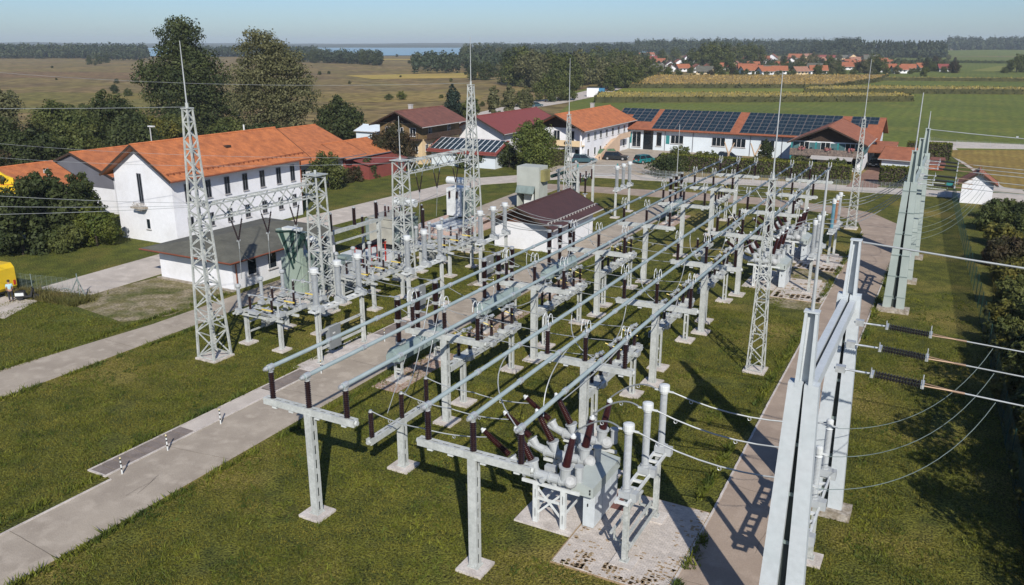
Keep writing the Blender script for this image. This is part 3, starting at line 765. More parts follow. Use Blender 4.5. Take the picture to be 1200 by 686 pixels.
for j, y in enumerate((28.1, 30.1, 32.1)):
    yy = (26.95, 29.1, 31.15)[j]
    wire(bezier((-12.35, y, 4.7), (-10.9, (y+yy)/2, 6.2), (-9.95, yy, 5.97), 12), 0.035, 0, 'thick arched pale bar from red-brown bushing to the %s drum-headed column' % PH[j], 'arched bars to the nearest columns', rings=(0.55,))
    ye = (27.4, 30.0, 32.6)[j]
    wire([(-9.25, yy, 5.97), (-3.05, ye, 5.4)], 0.033, 0.45, 'pale bar wire crossing the path from the %s drum-headed column towards the portal' % PH[j], 'bars across the path', rings=(0.15, 0.6))
for kk, yc in ((4, YC(4)), (5, YC(5))):
    for j, dy in enumerate((-2.05, 0, 2.05)):
        wire([(-9.3, yc+dy, 5.6), (-3.1, yc+dy*1.1, 9.3)], 0.03, 0.9, 'wire rising from the far column set to the portal, %s wire of bay %d' % (PH[j], kk+1), 'wires up to the far portal')
        wire(bezier((-12.35, yc-0.3+dy, 4.7), (-10.8, yc+dy, 5.5), (-9.8, yc+dy, 5.6), 8), 0.03, 0, 'arched bar at the far modules, %s one of bay %d' % (PH[j], kk+1), 'arched bars at the far modules')
        wire([(XB-2.05+2.05*j, yc+dy, TZ-0.1), (-14.7, yc-0.3+dy, 4.1)], 0.026, 0.1, 'pale dropper from the right tubes to a far module, %s one of bay %d' % (PH[j], kk+1), 'droppers to the far modules')
# low dark bushings beyond the far modules, leaning over
for i, (x, y) in enumerate(((-16.9, YC(4)-1.2), (-16.9, YC(5)-1.4))):
    t = thing('insulator_support', 'T post with three brown insulators left of the far modules, %s one' % ('nearer', 'farther')[i], 'insulator support', (-18.8, y, 0), group='low insulator posts at the far modules')
    post(t, 0, 0, 2.38); beam_y(t, 0, -2.55, 2.55, 2.50, 0.30, 0.28)
    for dy in (-2.2, 0.0, 2.2): insulator(t, 0, dy, 2.66, 1.25, 0.08, 0.13)
# ------------------------------------------------------------------ lattice work
def lattice_leg4(mb_leg, x, y, z0, z1, w0, w1, a=0.09):
    P = lambda i, j, z: (x + i*(w0 + (w1-w0)*(z-z0)/(z1-z0))/2, y + j*(w0 + (w1-w0)*(z-z0)/(z1-z0))/2, z)
    return P
def lattice_mast(name, label, cat, loc, h, w0, w1, rod, n, leg=0.10, br=0.045, group=None, foot=1.7, rodr=0.05, platform=False):
    t = thing(name, label, cat, loc, group=group)
    Pf = lambda i, j, z: (i*(w0 + (w1-w0)*z/h)/2, j*(w0 + (w1-w0)*z/h)/2, z)
    for i in (-1,1):
        for j in (-1,1):
            mb = MB().bar(Pf(i,j,0.12), Pf(i,j,h), leg, leg, wa2=leg*0.7, wb2=leg*0.7); mb.build('leg', M['steel2'], t)
    b = MB(); zs = [0.2]
    # panels get shorter as the mast narrows
    while zs[-1] < h - 0.2:
        z = zs[-1]; zs.append(min(h-0.02, z + max(0.55, (w0 + (w1-w0)*z/h)*n)))
    for k in range(len(zs)-1):
        za, zb = zs[k], zs[k+1]
        for f, (c, d) in enumerate((((-1,-1),(1,-1)), ((1,-1),(1,1)), ((1,1),(-1,1)), ((-1,1),(-1,-1)))):
            if (k + f) % 2: c, d = d, c
            b.bar(Pf(*c, za), Pf(*d, zb), br, br*1.6)
            if k % 3 == 0: b.bar(Pf(*c, za), Pf(*d, za), br, br*1.6)
    b.build('bracing', M['steel2'], t)
    MB().box(-foot/2, foot/2, -foot/2, foot/2, -0.1, 0.14).build('concrete_pad', M['concrete'], t)
    MB().box(-w1*0.7, w1*0.7, -w1*0.7, w1*0.7, h, h+0.06).tube((0,0,h), (0,0,h+0.35), 0.10, n=8).build('head', M['steel2'], t)
    if rod: MB().tube((0,0,h), (0,0,rod), rodr, rodr*0.45, n=8).build('lightning_rod', M['lgrey'], t)
    return t
G = 'slender lattice lightning masts'
lattice_mast('lightning_mast', 'slim lattice lightning mast standing alone on the lawn right of the tube rows', 'lightning mast', (-9.6, 50.2, 0), 12.25, 0.95, 0.30, 18.45, 0.9, leg=0.075, br=0.035, group=G, foot=1.35)
lattice_mast('lightning_mast', 'slim yellowish lattice mast by the loop of the path, in front of the balcony house', 'lightning mast', (-9.7, 98.0, 0), 12.1, 0.95, 0.30, 18.4, 0.9, leg=0.075, br=0.035, group=G, foot=1.35)
lattice_mast('lightning_mast', 'slim lattice mast behind the brown-roofed hut, before the orange-roofed house', 'lightning mast', (-40.3, 88.0, 0), 12.1, 0.95, 0.30, 18.4, 0.9, leg=0.075, br=0.035, group=G, foot=1.35)

# girder towers on the left: pairs joined by a lattice girder
def girder(label, x, y0, y1, z0, z1, w=0.8):
    t = thing('lattice_girder', label, 'lattice girder', (x, (y0+y1)/2, z0)); L = (y1-y0)/2; h = z1-z0
    for i in (-1,1):
        for z in (0, h): MB().bar((i*w/2,-L,z),(i*w/2,L,z),0.09,0.09).build('chord', M['steel2'], t)
    b = MB(); n = int(2*L/0.95)
    for k in range(n):
        a = -L + 2*L*k/n; c = -L + 2*L*(k+1)/n
        s = k % 2
        for i in (-1,1): b.bar((i*w/2,a,h if s else 0),(i*w/2,c,0 if s else h),0.045,0.07)
        for z in (0,h): b.bar((w/2*(1 if s else -1),a,z),(w/2*(-1 if s else 1),c,z),0.045,0.07)
        b.bar((-w/2,a,h),(w/2,a,h),0.045,0.06)
    b.build('bracing', M['steel2'], t)
    return t
lattice_mast('lattice_tower', 'big lattice tower with lightning rod in front of the white building, leftmost in the yard', 'lattice tower', (-41.7, 35.4, 0), 16.2, 1.45, 0.40, 20.15, 0.62, leg=0.13, br=0.05, foot=1.75)
lattice_mast('lattice_tower', 'short lattice tower at the right end of the nearer girder', 'lattice tower', (-41.7, 46.3, 0), 10.7, 1.4, 0.95, 0, 0.62, leg=0.13, br=0.05, foot=1.75)
lattice_mast('lattice_tower', 'short lattice tower with thin rod at the left end of the farther girder', 'lattice tower', (-41.7, 56.9, 0), 10.5, 1.4, 0.95, 14.2, 0.62, leg=0.13, br=0.05, foot=1.75, rodr=0.05)
lattice_mast('lattice_tower', 'tall lattice tower with lightning rod at the right end of the farther girder', 'lattice tower', (-41.7, 68.6, 0), 16.2, 1.55, 0.40, 20.6, 0.62, leg=0.13, br=0.05, foot=1.75)
girder('lattice girder between the leftmost tower and its short partner, over the grey-roofed building', -41.7, 36.0, 45.7, 9.2, 10.2)
girder('lattice girder of the farther pair of towers, over the transformers', -41.7, 57.5, 68.0, 9.3, 10.3)
vs_me = {}
def vstring(label, x, y, z, group, m='brown'):
    t = thing('v_string_insulator', label, 'insulator string', (x, y, z), group=group)
    for s in (-1,1):
        d = Vector((0, s*0.55, 1.75)); L = d.length
        me = MB().sheds((0,0,0), d/L, L*0.82, 0.035, 0.07, 0.11, 8).mesh('insulator', M[m])
        link('insulator', me, t, loc=(0,0,-1.85))
        MB().tube((0,s*0.45,-0.42),(0,s*0.55,-0.02),0.025,n=5).build('link', M['fitting'], t)
    MB().tube((0,0,-2.4),(0,0,-1.8),0.035,n=6).cbox((0,0,-1.85),(0.06,0.3,0.1)).build('link', M['fitting'], t)
    return t
for g_, (ys, nm) in enumerate((((38.4,41.1,43.9),'nearer'), ((59.6,62.4,65.6),'farther'))):
    for j, y in enumerate(ys):
        vstring('dark V-shaped insulator pair hanging from the %s girder, %s of three' % (nm, ('left', 'middle', 'right')[j]), -41.7, y, 9.2, 'V insulators below the lattice girders')
        x2 = -46.0 if g_ == 0 else -49.2
        wire([(-41.7, y, 6.8), (x2+0.6, y+(4.6-j*0.8 if g_ == 0 else 2.5), 4.4)], 0.02, 0.2, 'thin wire from the %s V insulator of the %s girder to its transformer' % (('left','middle','right')[j], nm), 'wires below the girders')
        wire([(-41.7, y, 6.8), (-42.0, y+0.2, 4.6)], 0.02, 0.0, 'short hanging wire under the %s V insulator of the %s girder' % (('left','middle','right')[j], nm), 'wires below the girders')

M['psteel'] = mat('weathered_portal_steel', (0.36,0.41,0.38), rough=0.6, col2=(0.30,0.35,0.325), vscale=0.8)
# ------------------------------------------------------------------ portals on the right: tall twin-channel columns
def column(parent, y, h=9.6, tip=12.4, rod=16.6, ribs=True):
    # two legs leaning together, each a wide channel; narrow tip above the crossbeam
    for s in (-1, 1):
        mb = MB().bar((s*0.48, y, 0.1), (s*0.235, y, h+0.55), 0.60, 0.42, up=(0,1,0), wa2=0.42, wb2=0.40)
        mb.build('column_leg', M['pillar'] if not ribs else M['psteel'], parent)
    MB().bar((0, y+0.08, 0.1), (0, y+0.08, h+0.5), 0.5, 0.04, up=(0,1,0), wa2=0.3).build('web_shade', M['inner'], parent)  # web coloured near-black for the shade between the legs
    z = 1.0
    while z < h:
        MB().box(-0.2, 0.2, y-0.03, y+0.03, z, z+0.12).build('batten', M['dsteel'], parent); z += 1.75
    if ribs:
        z = 1.2
        while z < h:
            for s in (-1,1):
                f = z/(h+0.55); xx = s*(0.43 - 0.195*f); ww = 0.31 - 0.10*f
                MB().box(xx-ww-0.02, xx+ww+0.02, y-0.235, y+0.235, z, z+0.06).build('splice_band', M['dsteel'], parent)
            z += 1.65
    t = MB()
    for s in (-1,1): t.bar((s*0.20, y, h+0.45), (s*0.15, y, tip), 0.12, 0.42, up=(0,1,0), wa2=0.08, wb2=0.28)
    t.bar((0, y+0.15, h+0.45), (0, y+0.09, tip), 0.34, 0.05, up=(0,1,0), wa2=0.26)
    t.box(-0.22, 0.22, y-0.16, y+0.16, tip, tip+0.05)
    tp = t.build('column_tip', M['pillar'] if not ribs else M['psteel'], parent)
    if rod: MB().tube((0,y,tip+0.05),(0,y,rod),0.055,0.03,n=8).build('lightning_rod', M['lgrey'], tp)
    MB().box(-1.15, 1.15, y-0.55, y+0.55, -0.1, 0.35).build('concrete_footing', M['concrete2'], parent)
def portal(label, ys, X=-2.95, rods=(16.6, 0, 0)):
    t = thing('portal', label, 'portal', (X, 0, 0), group='steel portals along the right-hand path')
    for y, r in zip(ys, rods): column(t, y, rod=r, ribs=len(ys) > 2)
    b = MB()
    for s in (-1,1): b.bar((s*0.17, ys[0]+0.24, 9.75), (s*0.17, ys[-1]-0.24, 9.75), 0.23, 0.42)
    y = ys[0]+0.6
    while y < ys[-1]-0.5: b.box(-0.06, 0.06, y, y+0.1, 9.62, 9.70); y += 1.2
    b.build('crossbeam', M['pillar'] if len(ys) == 2 else M['psteel'], t)
    return t
portal('nearest tall pale portal of two twin columns, at the right edge of the path', (24.5, 35.0), X=-3.2)
portal('farther tall portal of three ribbed columns beside the right-hand fence', (67.6, 77.0, 86.6), rods=(16.6, 0, 14.0))
ic = MB().sheds((0,0,0),(1,0,0),1.35,0.035,0.085,0.085,10).mesh('insulator_chain', mat('dark_glass_discs', (0.022,0.020,0.018), rough=0.3, var=0.3))
for g_, (pairs, nm) in enumerate((((27.35,30.0,32.65),'nearest portal'), ((69.8,72.3,74.8),'far portal, near field'), ((79.3,81.8,84.3),'far portal, far field'))):
    for j, y in enumerate(pairs):
        z = 9.72
        t = thing('tension_insulator', 'pair of dark ribbed insulator chains at the %s, %s pair' % (nm, PH[j]), 'insulator string', (-2.6, y, z), group='tension insulators of the line')
        for s in (-0.15, 0.15):
            c = link('insulator_chain', ic, t, loc=(1.15, s, 0)); c.rotation_euler = (0, R(3), 0)
        f = MB().tube((-0.1,0,0),(1.0,0,0),0.035,n=6).cbox((1.07,0,0),(0.1,0.5,0.1)).cbox((2.56,0,-0.07),(0.1,0.5,0.12)).tube((1.05,-0.25,0),(1.05,-0.25,0.3),0.02,n=5).tube((2.56,-0.25,-0.1),(2.56,-0.25,0.35),0.02,n=5)
        f.cbox((0.1,0,0),(0.3,0.24,0.22)).build('yoke', M['fitting'], t)
        f = MB().tube((2.6,-0.12,-0.07),(3.5,0,-0.12),0.025,n=5).tube((2.6,0.12,-0.07),(3.5,0,-0.12),0.025,n=5).tube((3.4,0,-0.12),(3.75,0,-0.13),0.04,n=6)
        f.build('tension_clamp', mat('copper_brown', (0.30,0.20,0.13), rough=0.4, metal=0.4, var=0.2), t)
        P = []
        x0, x1 = 1.1, 95.0
        for q in range(33):
            f_ = (q/32)**1.6; P.append((x0 + (x1-x0)*f_, y + (y-30 if g_ == 0 else 0)*0*f_, z - 0.13 - 4*1.6*f_*(1-f_) + 2.0*f_))
        o0 = Vector(P[0]); w_ = link('line_conductor', MB().path([Vector(p)-o0 for p in P], 0.026, 6).mesh('line_conductor', M['wire']), loc=o0)
        tag(w_, 'overhead conductor leaving to the right from the %s, %s wire' % (nm, PH[j]), 'overhead wire', 'outgoing overhead wires')
        wire(bezier((2.0, y, z-0.25), (0.6, y-0.2, 5.9), (-2.8, y-0.1, 5.2), 14), 0.013, 0, 'slack jumper loop, %s one at the %s' % (PH[j], nm), 'jumper loops of the line', m='dsteel')
# shield wire from the tips
for i, y in enumerate((35.0, 86.6)):
    P = [(-2.95 + 60*(k/16), y, 12.35 - 4*1.2*(k/16)*(1-k/16) + 0.5*k/16) for k in range(17)]
    o0 = Vector(P[0]); w_ = link('shield_wire', MB().path([Vector(p)-o0 for p in P], 0.04, 6).mesh('shield_wire', M['wire']), loc=o0)
    tag(w_, ('topmost pale wire leaving the tip of the nearest portal to the right', 'pale wire leaving the tip of the far portal to the right')[i], 'overhead wire')
    for q in (0.12, 0.16): MB().cbox((60*q,0,-0.35),(0.18,0.08,0.14)).build('damper', M['fitting'], w_)
# long wires arriving from the left
for i, (a, b, s) in enumerate((((-41.7,35.4,16.3),(-140,5,21),2.0), ((-41.7,68.6,16.4),(-150,38,24),3.0), ((-41.7,37.0,10.1),(-90,20,13),1.0),((-41.7,36.3,10.1),(-90,17,11.5),1.0),((-41.7,35.9,10.1),(-90,14,10.3),1.0),((-41.7,62.0,10.2),(-120,44,12),1.5),((-41.7,58.0,10.2),(-110,40,11),1.5))):
    P = [Vector(a).lerp(Vector(b), k/16) - Vector((0,0,s*4*(k/16)*(1-k/16))) for k in range(17)]
    w_ = link('overhead_wire', MB().path([p-P[0] for p in P], 0.014, 5).mesh('overhead_wire', M['wire']), loc=P[0])
    tag(w_, ('thin wire from the top of the leftmost tower to the left edge', 'highest thin wire crossing before the big trees to the tall farther tower', 'upper of three thin wires passing before the white gable wall', 'middle of three thin wires passing before the white gable wall', 'lowest of three thin wires passing before the white gable wall', 'thin wire from the farther girder passing before the orange roof', 'lower thin wire from the farther girder past the orange roof')[i], 'overhead wire')

# ------------------------------------------------------------------ circuit breakers on long drive boxes
def breaker(label, X, yc):
    t = thing('circuit_breaker', label, 'circuit breaker', (X, yc, 0), group='live tank circuit breakers on long boxes')
    bx = MB()
    # hexagonal long housing
    prof = [(-0.45,1.45),(0.45,1.45),(0.45,1.95),(0.22,2.25),(-0.22,2.25),(-0.45,1.95)]
    bx.extr([(x, -2.7, z) for x, z in prof], (0, 5.4, 0))
    bx.extr([(x*0.7, -3.0, 1.5+(z-1.45)*0.75) for x, z in prof], (0, 0.32, 0))
    bx.build('drive_box', mat('drive_box_green', (0.27,0.335,0.32), rough=0.45, col2=(0.21,0.27,0.26), vscale=0.8), t)
    sl = MB()
    for y in (-2.2,-0.9,0.7,1.7): sl.box(-0.475,-0.45,y,y+0.6,1.52,1.9).box(0.45,0.475,y,y+0.6,1.52,1.9)
    sl.build('cover', M['dsteel'], t)
    for y in (-2.2, 2.2): twinleg(t, 0, y, 1.35, 0.5)
    for y in (-2.05, 0, 2.05):
        MB().tube((0,y,2.35),(0,y,2.5),0.2,n=12).cbox((0.0,y+0.3,2.45),(0.4,0.3,0.22)).build('flange', M['lgrey'], t)
        insulator(t, 0, y, 2.5, 1.25, 0.11, 0.165, pitch=0.07)
        mf = MB().cbox((0,y,3.88),(0.34,0.34,0.2)).cbox((0.35,y,3.9),(0.5,0.12,0.04)); mf.build('flange', M['fitting'], t)
        insulator(t, 0, y, 3.98, 1.25, 0.15, 0.215, pitch=0.07)
        MB().cbox((-0.3,y,5.33),(0.6,0.12,0.04)).tube((0,y,5.3),(0,y,5.4),0.17,n=10).build('terminal', M['fitting'], t)
    return t
B0 = breaker('three-column dark brown breaker on a long pale green box, nearest of them', -28.65, 40.3)
for i, k in enumerate((2,3,6)):
    dup(B0, (-28.65, YC(k)+0.3, 0), label='three-column brown breaker on a long box, ' + ('second from the camera, below the left tubes', 'before the wall of the brown-roofed hut', 'farthest, beside the junction of paths')[i])
# gravelly plinths with terracotta splash of gravel below the breakers
gm = mat('red_gravel', (0.30,0.17,0.12), rough=1, col2=(0.45,0.38,0.32), vscale=7, fine=0.4, fscale=25, bump=0.8)
for k in (1,2,3,6):
    slab('gravel_bed', -29.5, -27.6, YC(k)-3.4, YC(k)+3.6, 0.05, gm, '')

# ------------------------------------------------------------------ current transformers left of the road
G2 = 'rows of current transformers left of the yard road'
trio('three grey current transformers with white round heads over a dark cabinet, nearest row', (-34.7, 40.0, 0), group=G2, zb=3.75, colh=2.0, r=0.175, capr=0.29, ym=(-2.2,0,2.1), legs=(-2.2,2.3), rail=True, box=True, legm='steel')
for i, k in enumerate((2,3)):
    trio('three grey current transformers with white heads, %s' % ('second row, behind the left tubes', 'third row, beside the brown-roofed hut')[i], (-34.9, YC(k)-0.1, 0), group=G2, zb=3.75, colh=2.0, r=0.175, capr=0.28, ym=(-2.2,0,2.1), legs=(-2.2,2.3), rail=True, legm='steel')
trio('three tall grey voltage transformers on a two-legged frame behind the brown-roofed hut', (-35.3, 93.1, 0), group=G2, zb=3.35, colh=2.1, r=0.19, capr=0.28, ym=(-2.1,0,2.1), legs=(-2.3,2.2), legm='steel')
for k in (1,2,3):
    slab('gravel_bed', -35.9, -35.4+0.0, YC(k)-3.0, YC(k)+3.2, 0.05, M['concrete2'], '')
    for j, dy in enumerate((-2.2, 0, 2.1)):
        y = YC(k)+dy if k > 1 else 40.0+dy
        wire([(-34.3, y, 6.25), (-28.9, y+0.2, 5.4)], 0.02, 0.3, 'thin wire from current transformer to breaker column, %s wire of bay %d' % (PH[j], k+1), 'wires over the yard road')
        wire([(-35.1, y, 6.25), (-38.0, y, 4.2)], 0.02, 0.2, 'thin wire from current transformer down to the left disconnector, %s wire of bay %d' % (PH[j], k+1), 'wires left of the current transformers')
for j, dy in enumerate((-2.1,0,2.1)):
    wire([(-35.0, 93.1+dy, 6.0), (-28.7, YC(6)+dy, 5.35)], 0.03, 0.6, 'drooping wire from the tall transformer frame behind the hut to the farthest breaker, %s wire' % PH[j], 'wires of the farthest bay')
    wire([(-35.3, YC(3)+dy, 6.2), (-28.75, YC(3)+0.3+dy, 5.4)], 0.03, 0.5, 'drooping wire before the brown gable, %s wire' % PH[j], 'wires before the brown gable')

# ------------------------------------------------------------------ left-hand disconnector platforms
def platform(label, yc):
    t = thing('disconnector', label, 'disconnector', (-40.2, yc, 0), group='disconnector platforms on four posts left of the road')
    for x in (-1.6, 1.5):
        for y in (-1.9, 1.9): post(t, x, y, 2.15, 0.24, 0.5)
    f = MB()
    for y in (-2.3,-0.8,0.8,2.3): f.bar((-2.2,y,2.28),(2.2,y,2.28),0.12,0.16)
    for x in (-1.75,-1.45,1.35,1.65): f.bar((x,-2.9,2.42),(x,2.9,2.42),0.08,0.12)
    f.build('frame', M['steel'], t)
    r = MB()
    for z in (0.75,1.45): r.box(-1.63,-1.57,-1.9,1.9,z,z+0.12)
    r.build('rail', M['steel'], t)
    MB().box(-1.9,-1.5,-0.3,0.5,0.7,1.7).build('drive_cabinet', mat('dark_cabinet', (0.25,0.26,0.25), rough=0.5, var=0.2), t)
    for i, y in enumerate((-2.1, 0.0, 2.1)):
        for x in (-0.9, 1.1): insulator(t, x, y, 2.48, 1.1, 0.065, 0.11)
        a = MB().tube((-1.0,y,3.68),(0.1,y,3.70),0.045,n=7).tube((0.1,y,3.70),(1.2,y,3.68),0.045,n=7)
        a.cbox((0.1,y,3.7),(0.25,0.2,0.2)).cbox((-0.9,y,2.55),(0.5,0.4,0.18)).cbox((1.1,y,2.55),(0.5,0.4,0.18))
        a.tube((-0.9,y+0.2,2.6),(1.1,y-0.3,2.6),0.03,n=5).tube((0.2,y-0.6,2.55),(0.2,y+0.6,2.8),0.05,n=6)
        a.cbox((0.2,y+0.5,2.6),(0.6,0.25,0.25))
        a.build('contact_arm', M['fitting'], t)
        MB().box(0.6,1.5,y-0.45,y-0.38,2.95,3.03).build('warning_bar', M['yellow2'], t)
        u = MB().cbox((-0.3,y-0.35,2.62),(0.7,0.3,0.22)).tube((-1.3,y+0.55,2.55),(1.6,y+0.45,2.62),0.05,n=6).cbox((1.65,y+0.2,2.62),(0.35,0.5,0.3)).tube((1.65,y,2.7),(1.65,y,3.3),0.07,n=7).cbox((-1.5,y-0.5,2.6),(0.4,0.3,0.26))
        u.build('drive', M['lgrey'], t)
        ar = link('arrester', ins_mesh(1.5, 0.09, 0.135, 'lgrey', 0.06, 10), t, loc=(-1.9, y, 2.55))
        MB().lathe([(0.16,0),(0.2,0.05),(0.2,0.18),(0.1,0.25)], (0,0,1.5), n=12).build('cap', M['lgrey'], ar)
    return t
D0 = platform('switch platform with thin white arresters between the leftmost tower and the road, nearest', 40.4)
dup(D0, (-40.2, YC(2)+0.2, 0), label='switch platform on four posts between the two girders, second in the row')
dup(D0, (-40.2, YC(3)+0.6, 0), label='switch platform on four posts below the farther girder, third in the row')

# portal with three dark insulators beside the short tower
t = thing('insulator_gantry', 'white goalpost frame carrying three dark upright insulators beside the short lattice tower', 'insulator gantry', (-44.3, 53.6, 0))
for y in (-3.3, 3.3): post(t, 0, y, 5.0, 0.30, 2.0)
MB().bar((0,-3.8,5.15),(0,3.8,5.15),0.30,0.28).bar((0,-3.2,4.2),(0,3.2,4.2),0.14,0.14).build('crossbeam', M['steel2'], t)
for y in (-3.0, 0, 3.0): insulator(t, 0, y, 5.29, 1.45, 0.12, 0.17)

# ------------------------------------------------------------------ transformers
def fins(mb, x0, x1, y0, y1, z0, z1, axis='y', pitch=0.16):
    if axis == 'y':
        y = y0
        while y < y1: mb.box(x0, x1, y, y+0.05, z0, z1); y += pitch
    else:
        x = x0
        while x < x1: mb.box(x, x+0.05, y0, y1, z0, z1); x += pitch
# green transformer by the grey-roofed building, draped in net
M['trgreen'] = mat('pale_green_tank', (0.30,0.36,0.30), rough=0.45, col2=(0.24,0.30,0.25), vscale=0.8)
t = thing('transformer', 'tall pale green transformer draped with dark net beside the grey-roofed building', 'transformer', (-46.4, 49.6, 0))
MB().box(-0.9,0.9,-1.3,1.3,0.5,3.4).build('tank', M['trgreen'], t)
q = MB()
q.add([(-0.8,-1.45,0.4),(0.8,-1.45,0.4),(0.8,-1.45,4.2),(1.5,-1.45,5.6),(-1.6,-1.45,5.6),(-0.8,-1.45,4.0),
       (-0.8,-1.0,0.4),(0.8,-1.0,0.4),(0.8,-1.0,4.2),(1.5,-1.0,5.6),(-1.6,-1.0,5.6),(-0.8,-1.0,4.0)],
      [(0,1,2,5),(5,2,3,4),(7,6,11,8),(8,11,10,9),(0,6,7,1),(1,7,8,2),(2,8,9,3),(3,9,10,4),(4,10,11,5),(5,11,6,0)])
q.build('cable_shaft', M['trgreen'], t)
q = MB()
for k in range(3):
    a = -1.3 + k*1.2
    q.add([(a,-1.48,5.5),(a+0.5,-1.48,5.6),(0.2+0.12*k,-1.50,2.5+0.5*k),(0.0+0.1*k,-1.50,2.4+0.5*k)], [(0,1,2,3)])
q.path([(-1.5,-1.5,5.4),(0.2,-1.5,5.65),(1.4,-1.5,5.5)],0.09,6).path([(0.9,-1.5,2.8),(0.3,-1.5,1.6),(-0.2,-1.5,0.8)],0.02,5).path([(1.3,-1.4,5.3),(1.4,-0.8,3.5),(1.1,-0.4,2.5)],0.12,6)
q.build('net', M['green_net'], t)
q = MB().cbox((0,-1.2,5.72),(1.6,0.7,0.22)).tube((-0.9,0.6,4.4),(0.9,0.6,4.4),0.4,n=14); q.build('conservator', M['white'], t)
q = MB(); fins(q,-1.5,-0.95,-1.2,1.3,0.6,3.2); q.build('radiator', M['dsteel'], t); q = MB(); fins(q,0.95,1.5,-0.8,1.3,0.6,3.2); q.build('radiator', M['dsteel'], t)
for i,(x,y) in enumerate(((-0.5,0),(0.1,0.5),(0.6,0.1))): insulator(t, x, y, 3.4, 1.0, 0.09, 0.15, m='redins')
slab('concrete_slab', -48.6+0.0, -44.2, 47.2, 52.2, 0.10, M['concrete'], '')
# cooler bank behind
t = thing('cooler_bank', 'dense bank of pale cooling fins and dark pipes right of the green transformer', 'cooler bank', (-44.4, 49.2-0.0, 0))
q = MB(); fins(q,-0.9,0.9,1.6,3.8,0.5,2.6,'x',0.14); q.build('fin', M['lgrey'], t)
q = MB().box(-1.0,1.0,1.5,3.9,2.6,2.75).tube((-1.0,2.0,3.0),(1.0,2.0,3.0),0.15,n=10).tube((-0.9,3.2,0.3),(-0.9,3.2,2.9),0.12,n=10).box(-1,1,1.6,3.8,0.2,0.4); q.build('pipe', M['dsteel'], t)
# busbar rack with red parts
t = thing('cable_rack', 'low dark cable rack with red clamps behind the white goalpost frame', 'cable rack', (-48.0, 59.5, 0))
q = MB()
for y in (-1.6,-0.5,0.6,1.7): q.box(-0.05,0.05,y-0.05,y+0.05,0,1.9).box(0.95,1.05,y-0.05,y+0.05,0,1.9)
q.box(-0.1,1.1,-1.8,1.8,1.85,1.95); q.build('frame', M['red'], t)
q = MB()
for x in (0.1,0.4,0.7,0.95): q.path([(x,-1.8,2.05),(x,-0.6,2.15),(x,0.6,2.0),(x,1.9,2.1)],0.07,6)
q.build('cable', M['black'], t)

def big_transformer(label, loc, rz=0, tank='lgrey', cons='white'):
    t = thing('transformer', label, 'transformer', loc, rz, group='power transformers on white slabs')
    MB().box(-1.5,1.5,-1.9,1.9,0.7,3.2).box(-1.6,1.6,-2.0,2.0,3.2,3.3).build('tank', mat('beige_grey_tank', (0.38,0.37,0.31), rough=0.5, col2=(0.30,0.29,0.25), vscale=1), t)
    q = MB(); fins(q,-2.1,-1.5,-1.7,1.7,0.8,3.0); q.build('radiator', M['dsteel'], t); q = MB(); fins(q,1.5,2.0,-1.7,1.7,0.8,3.0); q.build('radiator', M['dsteel'], t)
    MB().tube((-1.2,2.2,4.2),(1.4,2.2,4.2),0.42,n=16).tube((-0.8,2.2,3.2),(-0.8,2.2,3.9),0.08,n=8).tube((0.9,2.2,3.2),(0.9,2.2,3.9),0.08,n=8).build('conservator', M['white'], t)
    for x in (-1.0,0,1.0): insulator(t, x, -1.1, 3.3, 1.1, 0.10, 0.16, m='redins', taper=0.7)
    for x in (-1.1,-0.4,0.3,1.0): insulator(t, x, 0.9, 3.3, 0.6, 0.07, 0.12, m='redins')
    MB().box(-1.3,1.3,-1.5,1.5,0.45,0.7).box(-1.7,1.7,-1.5,-1.2,0.2,0.45).box(-1.7,1.7,1.2,1.5,0.2,0.45).build('skid', M['black'], t)
    MB().cbox((2.15,-0.9,1.5),(0.4,0.9,1.3)).build('control_box', M['lgrey'], t)
    return t
slab('concrete_slab', -52.6, -46.6, 61.2, 69.2, 0.12, M['white'], '')
big_transformer('beige-grey transformer with small red bushings on a white slab behind the third tower', (-49.8, 66.2, 0.1), R(0))
# walled pit with empty rails, and the white transformer on it
t = thing('transformer_pit', 'low red-and-white walled foundation with rails, below the farther girder', 'transformer pit', (-48.7, 76.5, 0))
q = MB().box(-3.2,3.2,-5.2,5.2,-0.1,0.10); q.build('slab', mat('reddish_concrete', (0.42,0.31,0.27), rough=0.9, col2=(0.36,0.27,0.23), vscale=1.2, fine=0.15), t)
q = MB()
for x0,x1,y0,y1 in ((-2.6,2.6,-4.4,-4.15),(-2.6,2.6,2.8,3.05),(-2.6,-2.35,-4.14,2.79),(2.35,2.6,-4.14,2.79)): q.box(x0,x1,y0,y1,0.1,1.0)
q.build('wall', mat('pinkish_wall', (0.50,0.40,0.35), rough=0.9, col2=(0.42,0.30,0.26), vscale=1.5), t)
q = MB()
for x in (-1.0,1.0): q.box(x-0.1,x+0.1,-4.1,2.7,0.92,1.08)
q.box(-2.3,2.3,-4.0,2.7,0.6,0.7).build('rail', M['pillar'], t)
t2 = thing('transformer', 'white upright transformer with drum on top at the rear of the walled pit', 'transformer', (-50.2, 78.8+0.8, 0.1), 0)
MB().box(-1.0,1.0,-1.1,1.1,0.9,4.1).build('tank', M['white'], t2)
MB().tube((-1.1,-0.6,4.9),(1.2,-0.6,4.9),0.42,n=14).box(-0.1,0.1,-0.7,-0.5,4.1,4.6).build('conservator', M['white'], t2)
q = MB(); fins(q,1.02,1.7,-1.0,1.0,0.9,3.8); q.box(-1.2,1.9,-1.2,1.2,0.45,0.7); q.build('radiator', M['dsteel'], t2)
for x in (-0.5,0.5): insulator(t2, x, -1.25, 3.0, 0.8, 0.08, 0.14, m='redins', cap=False)
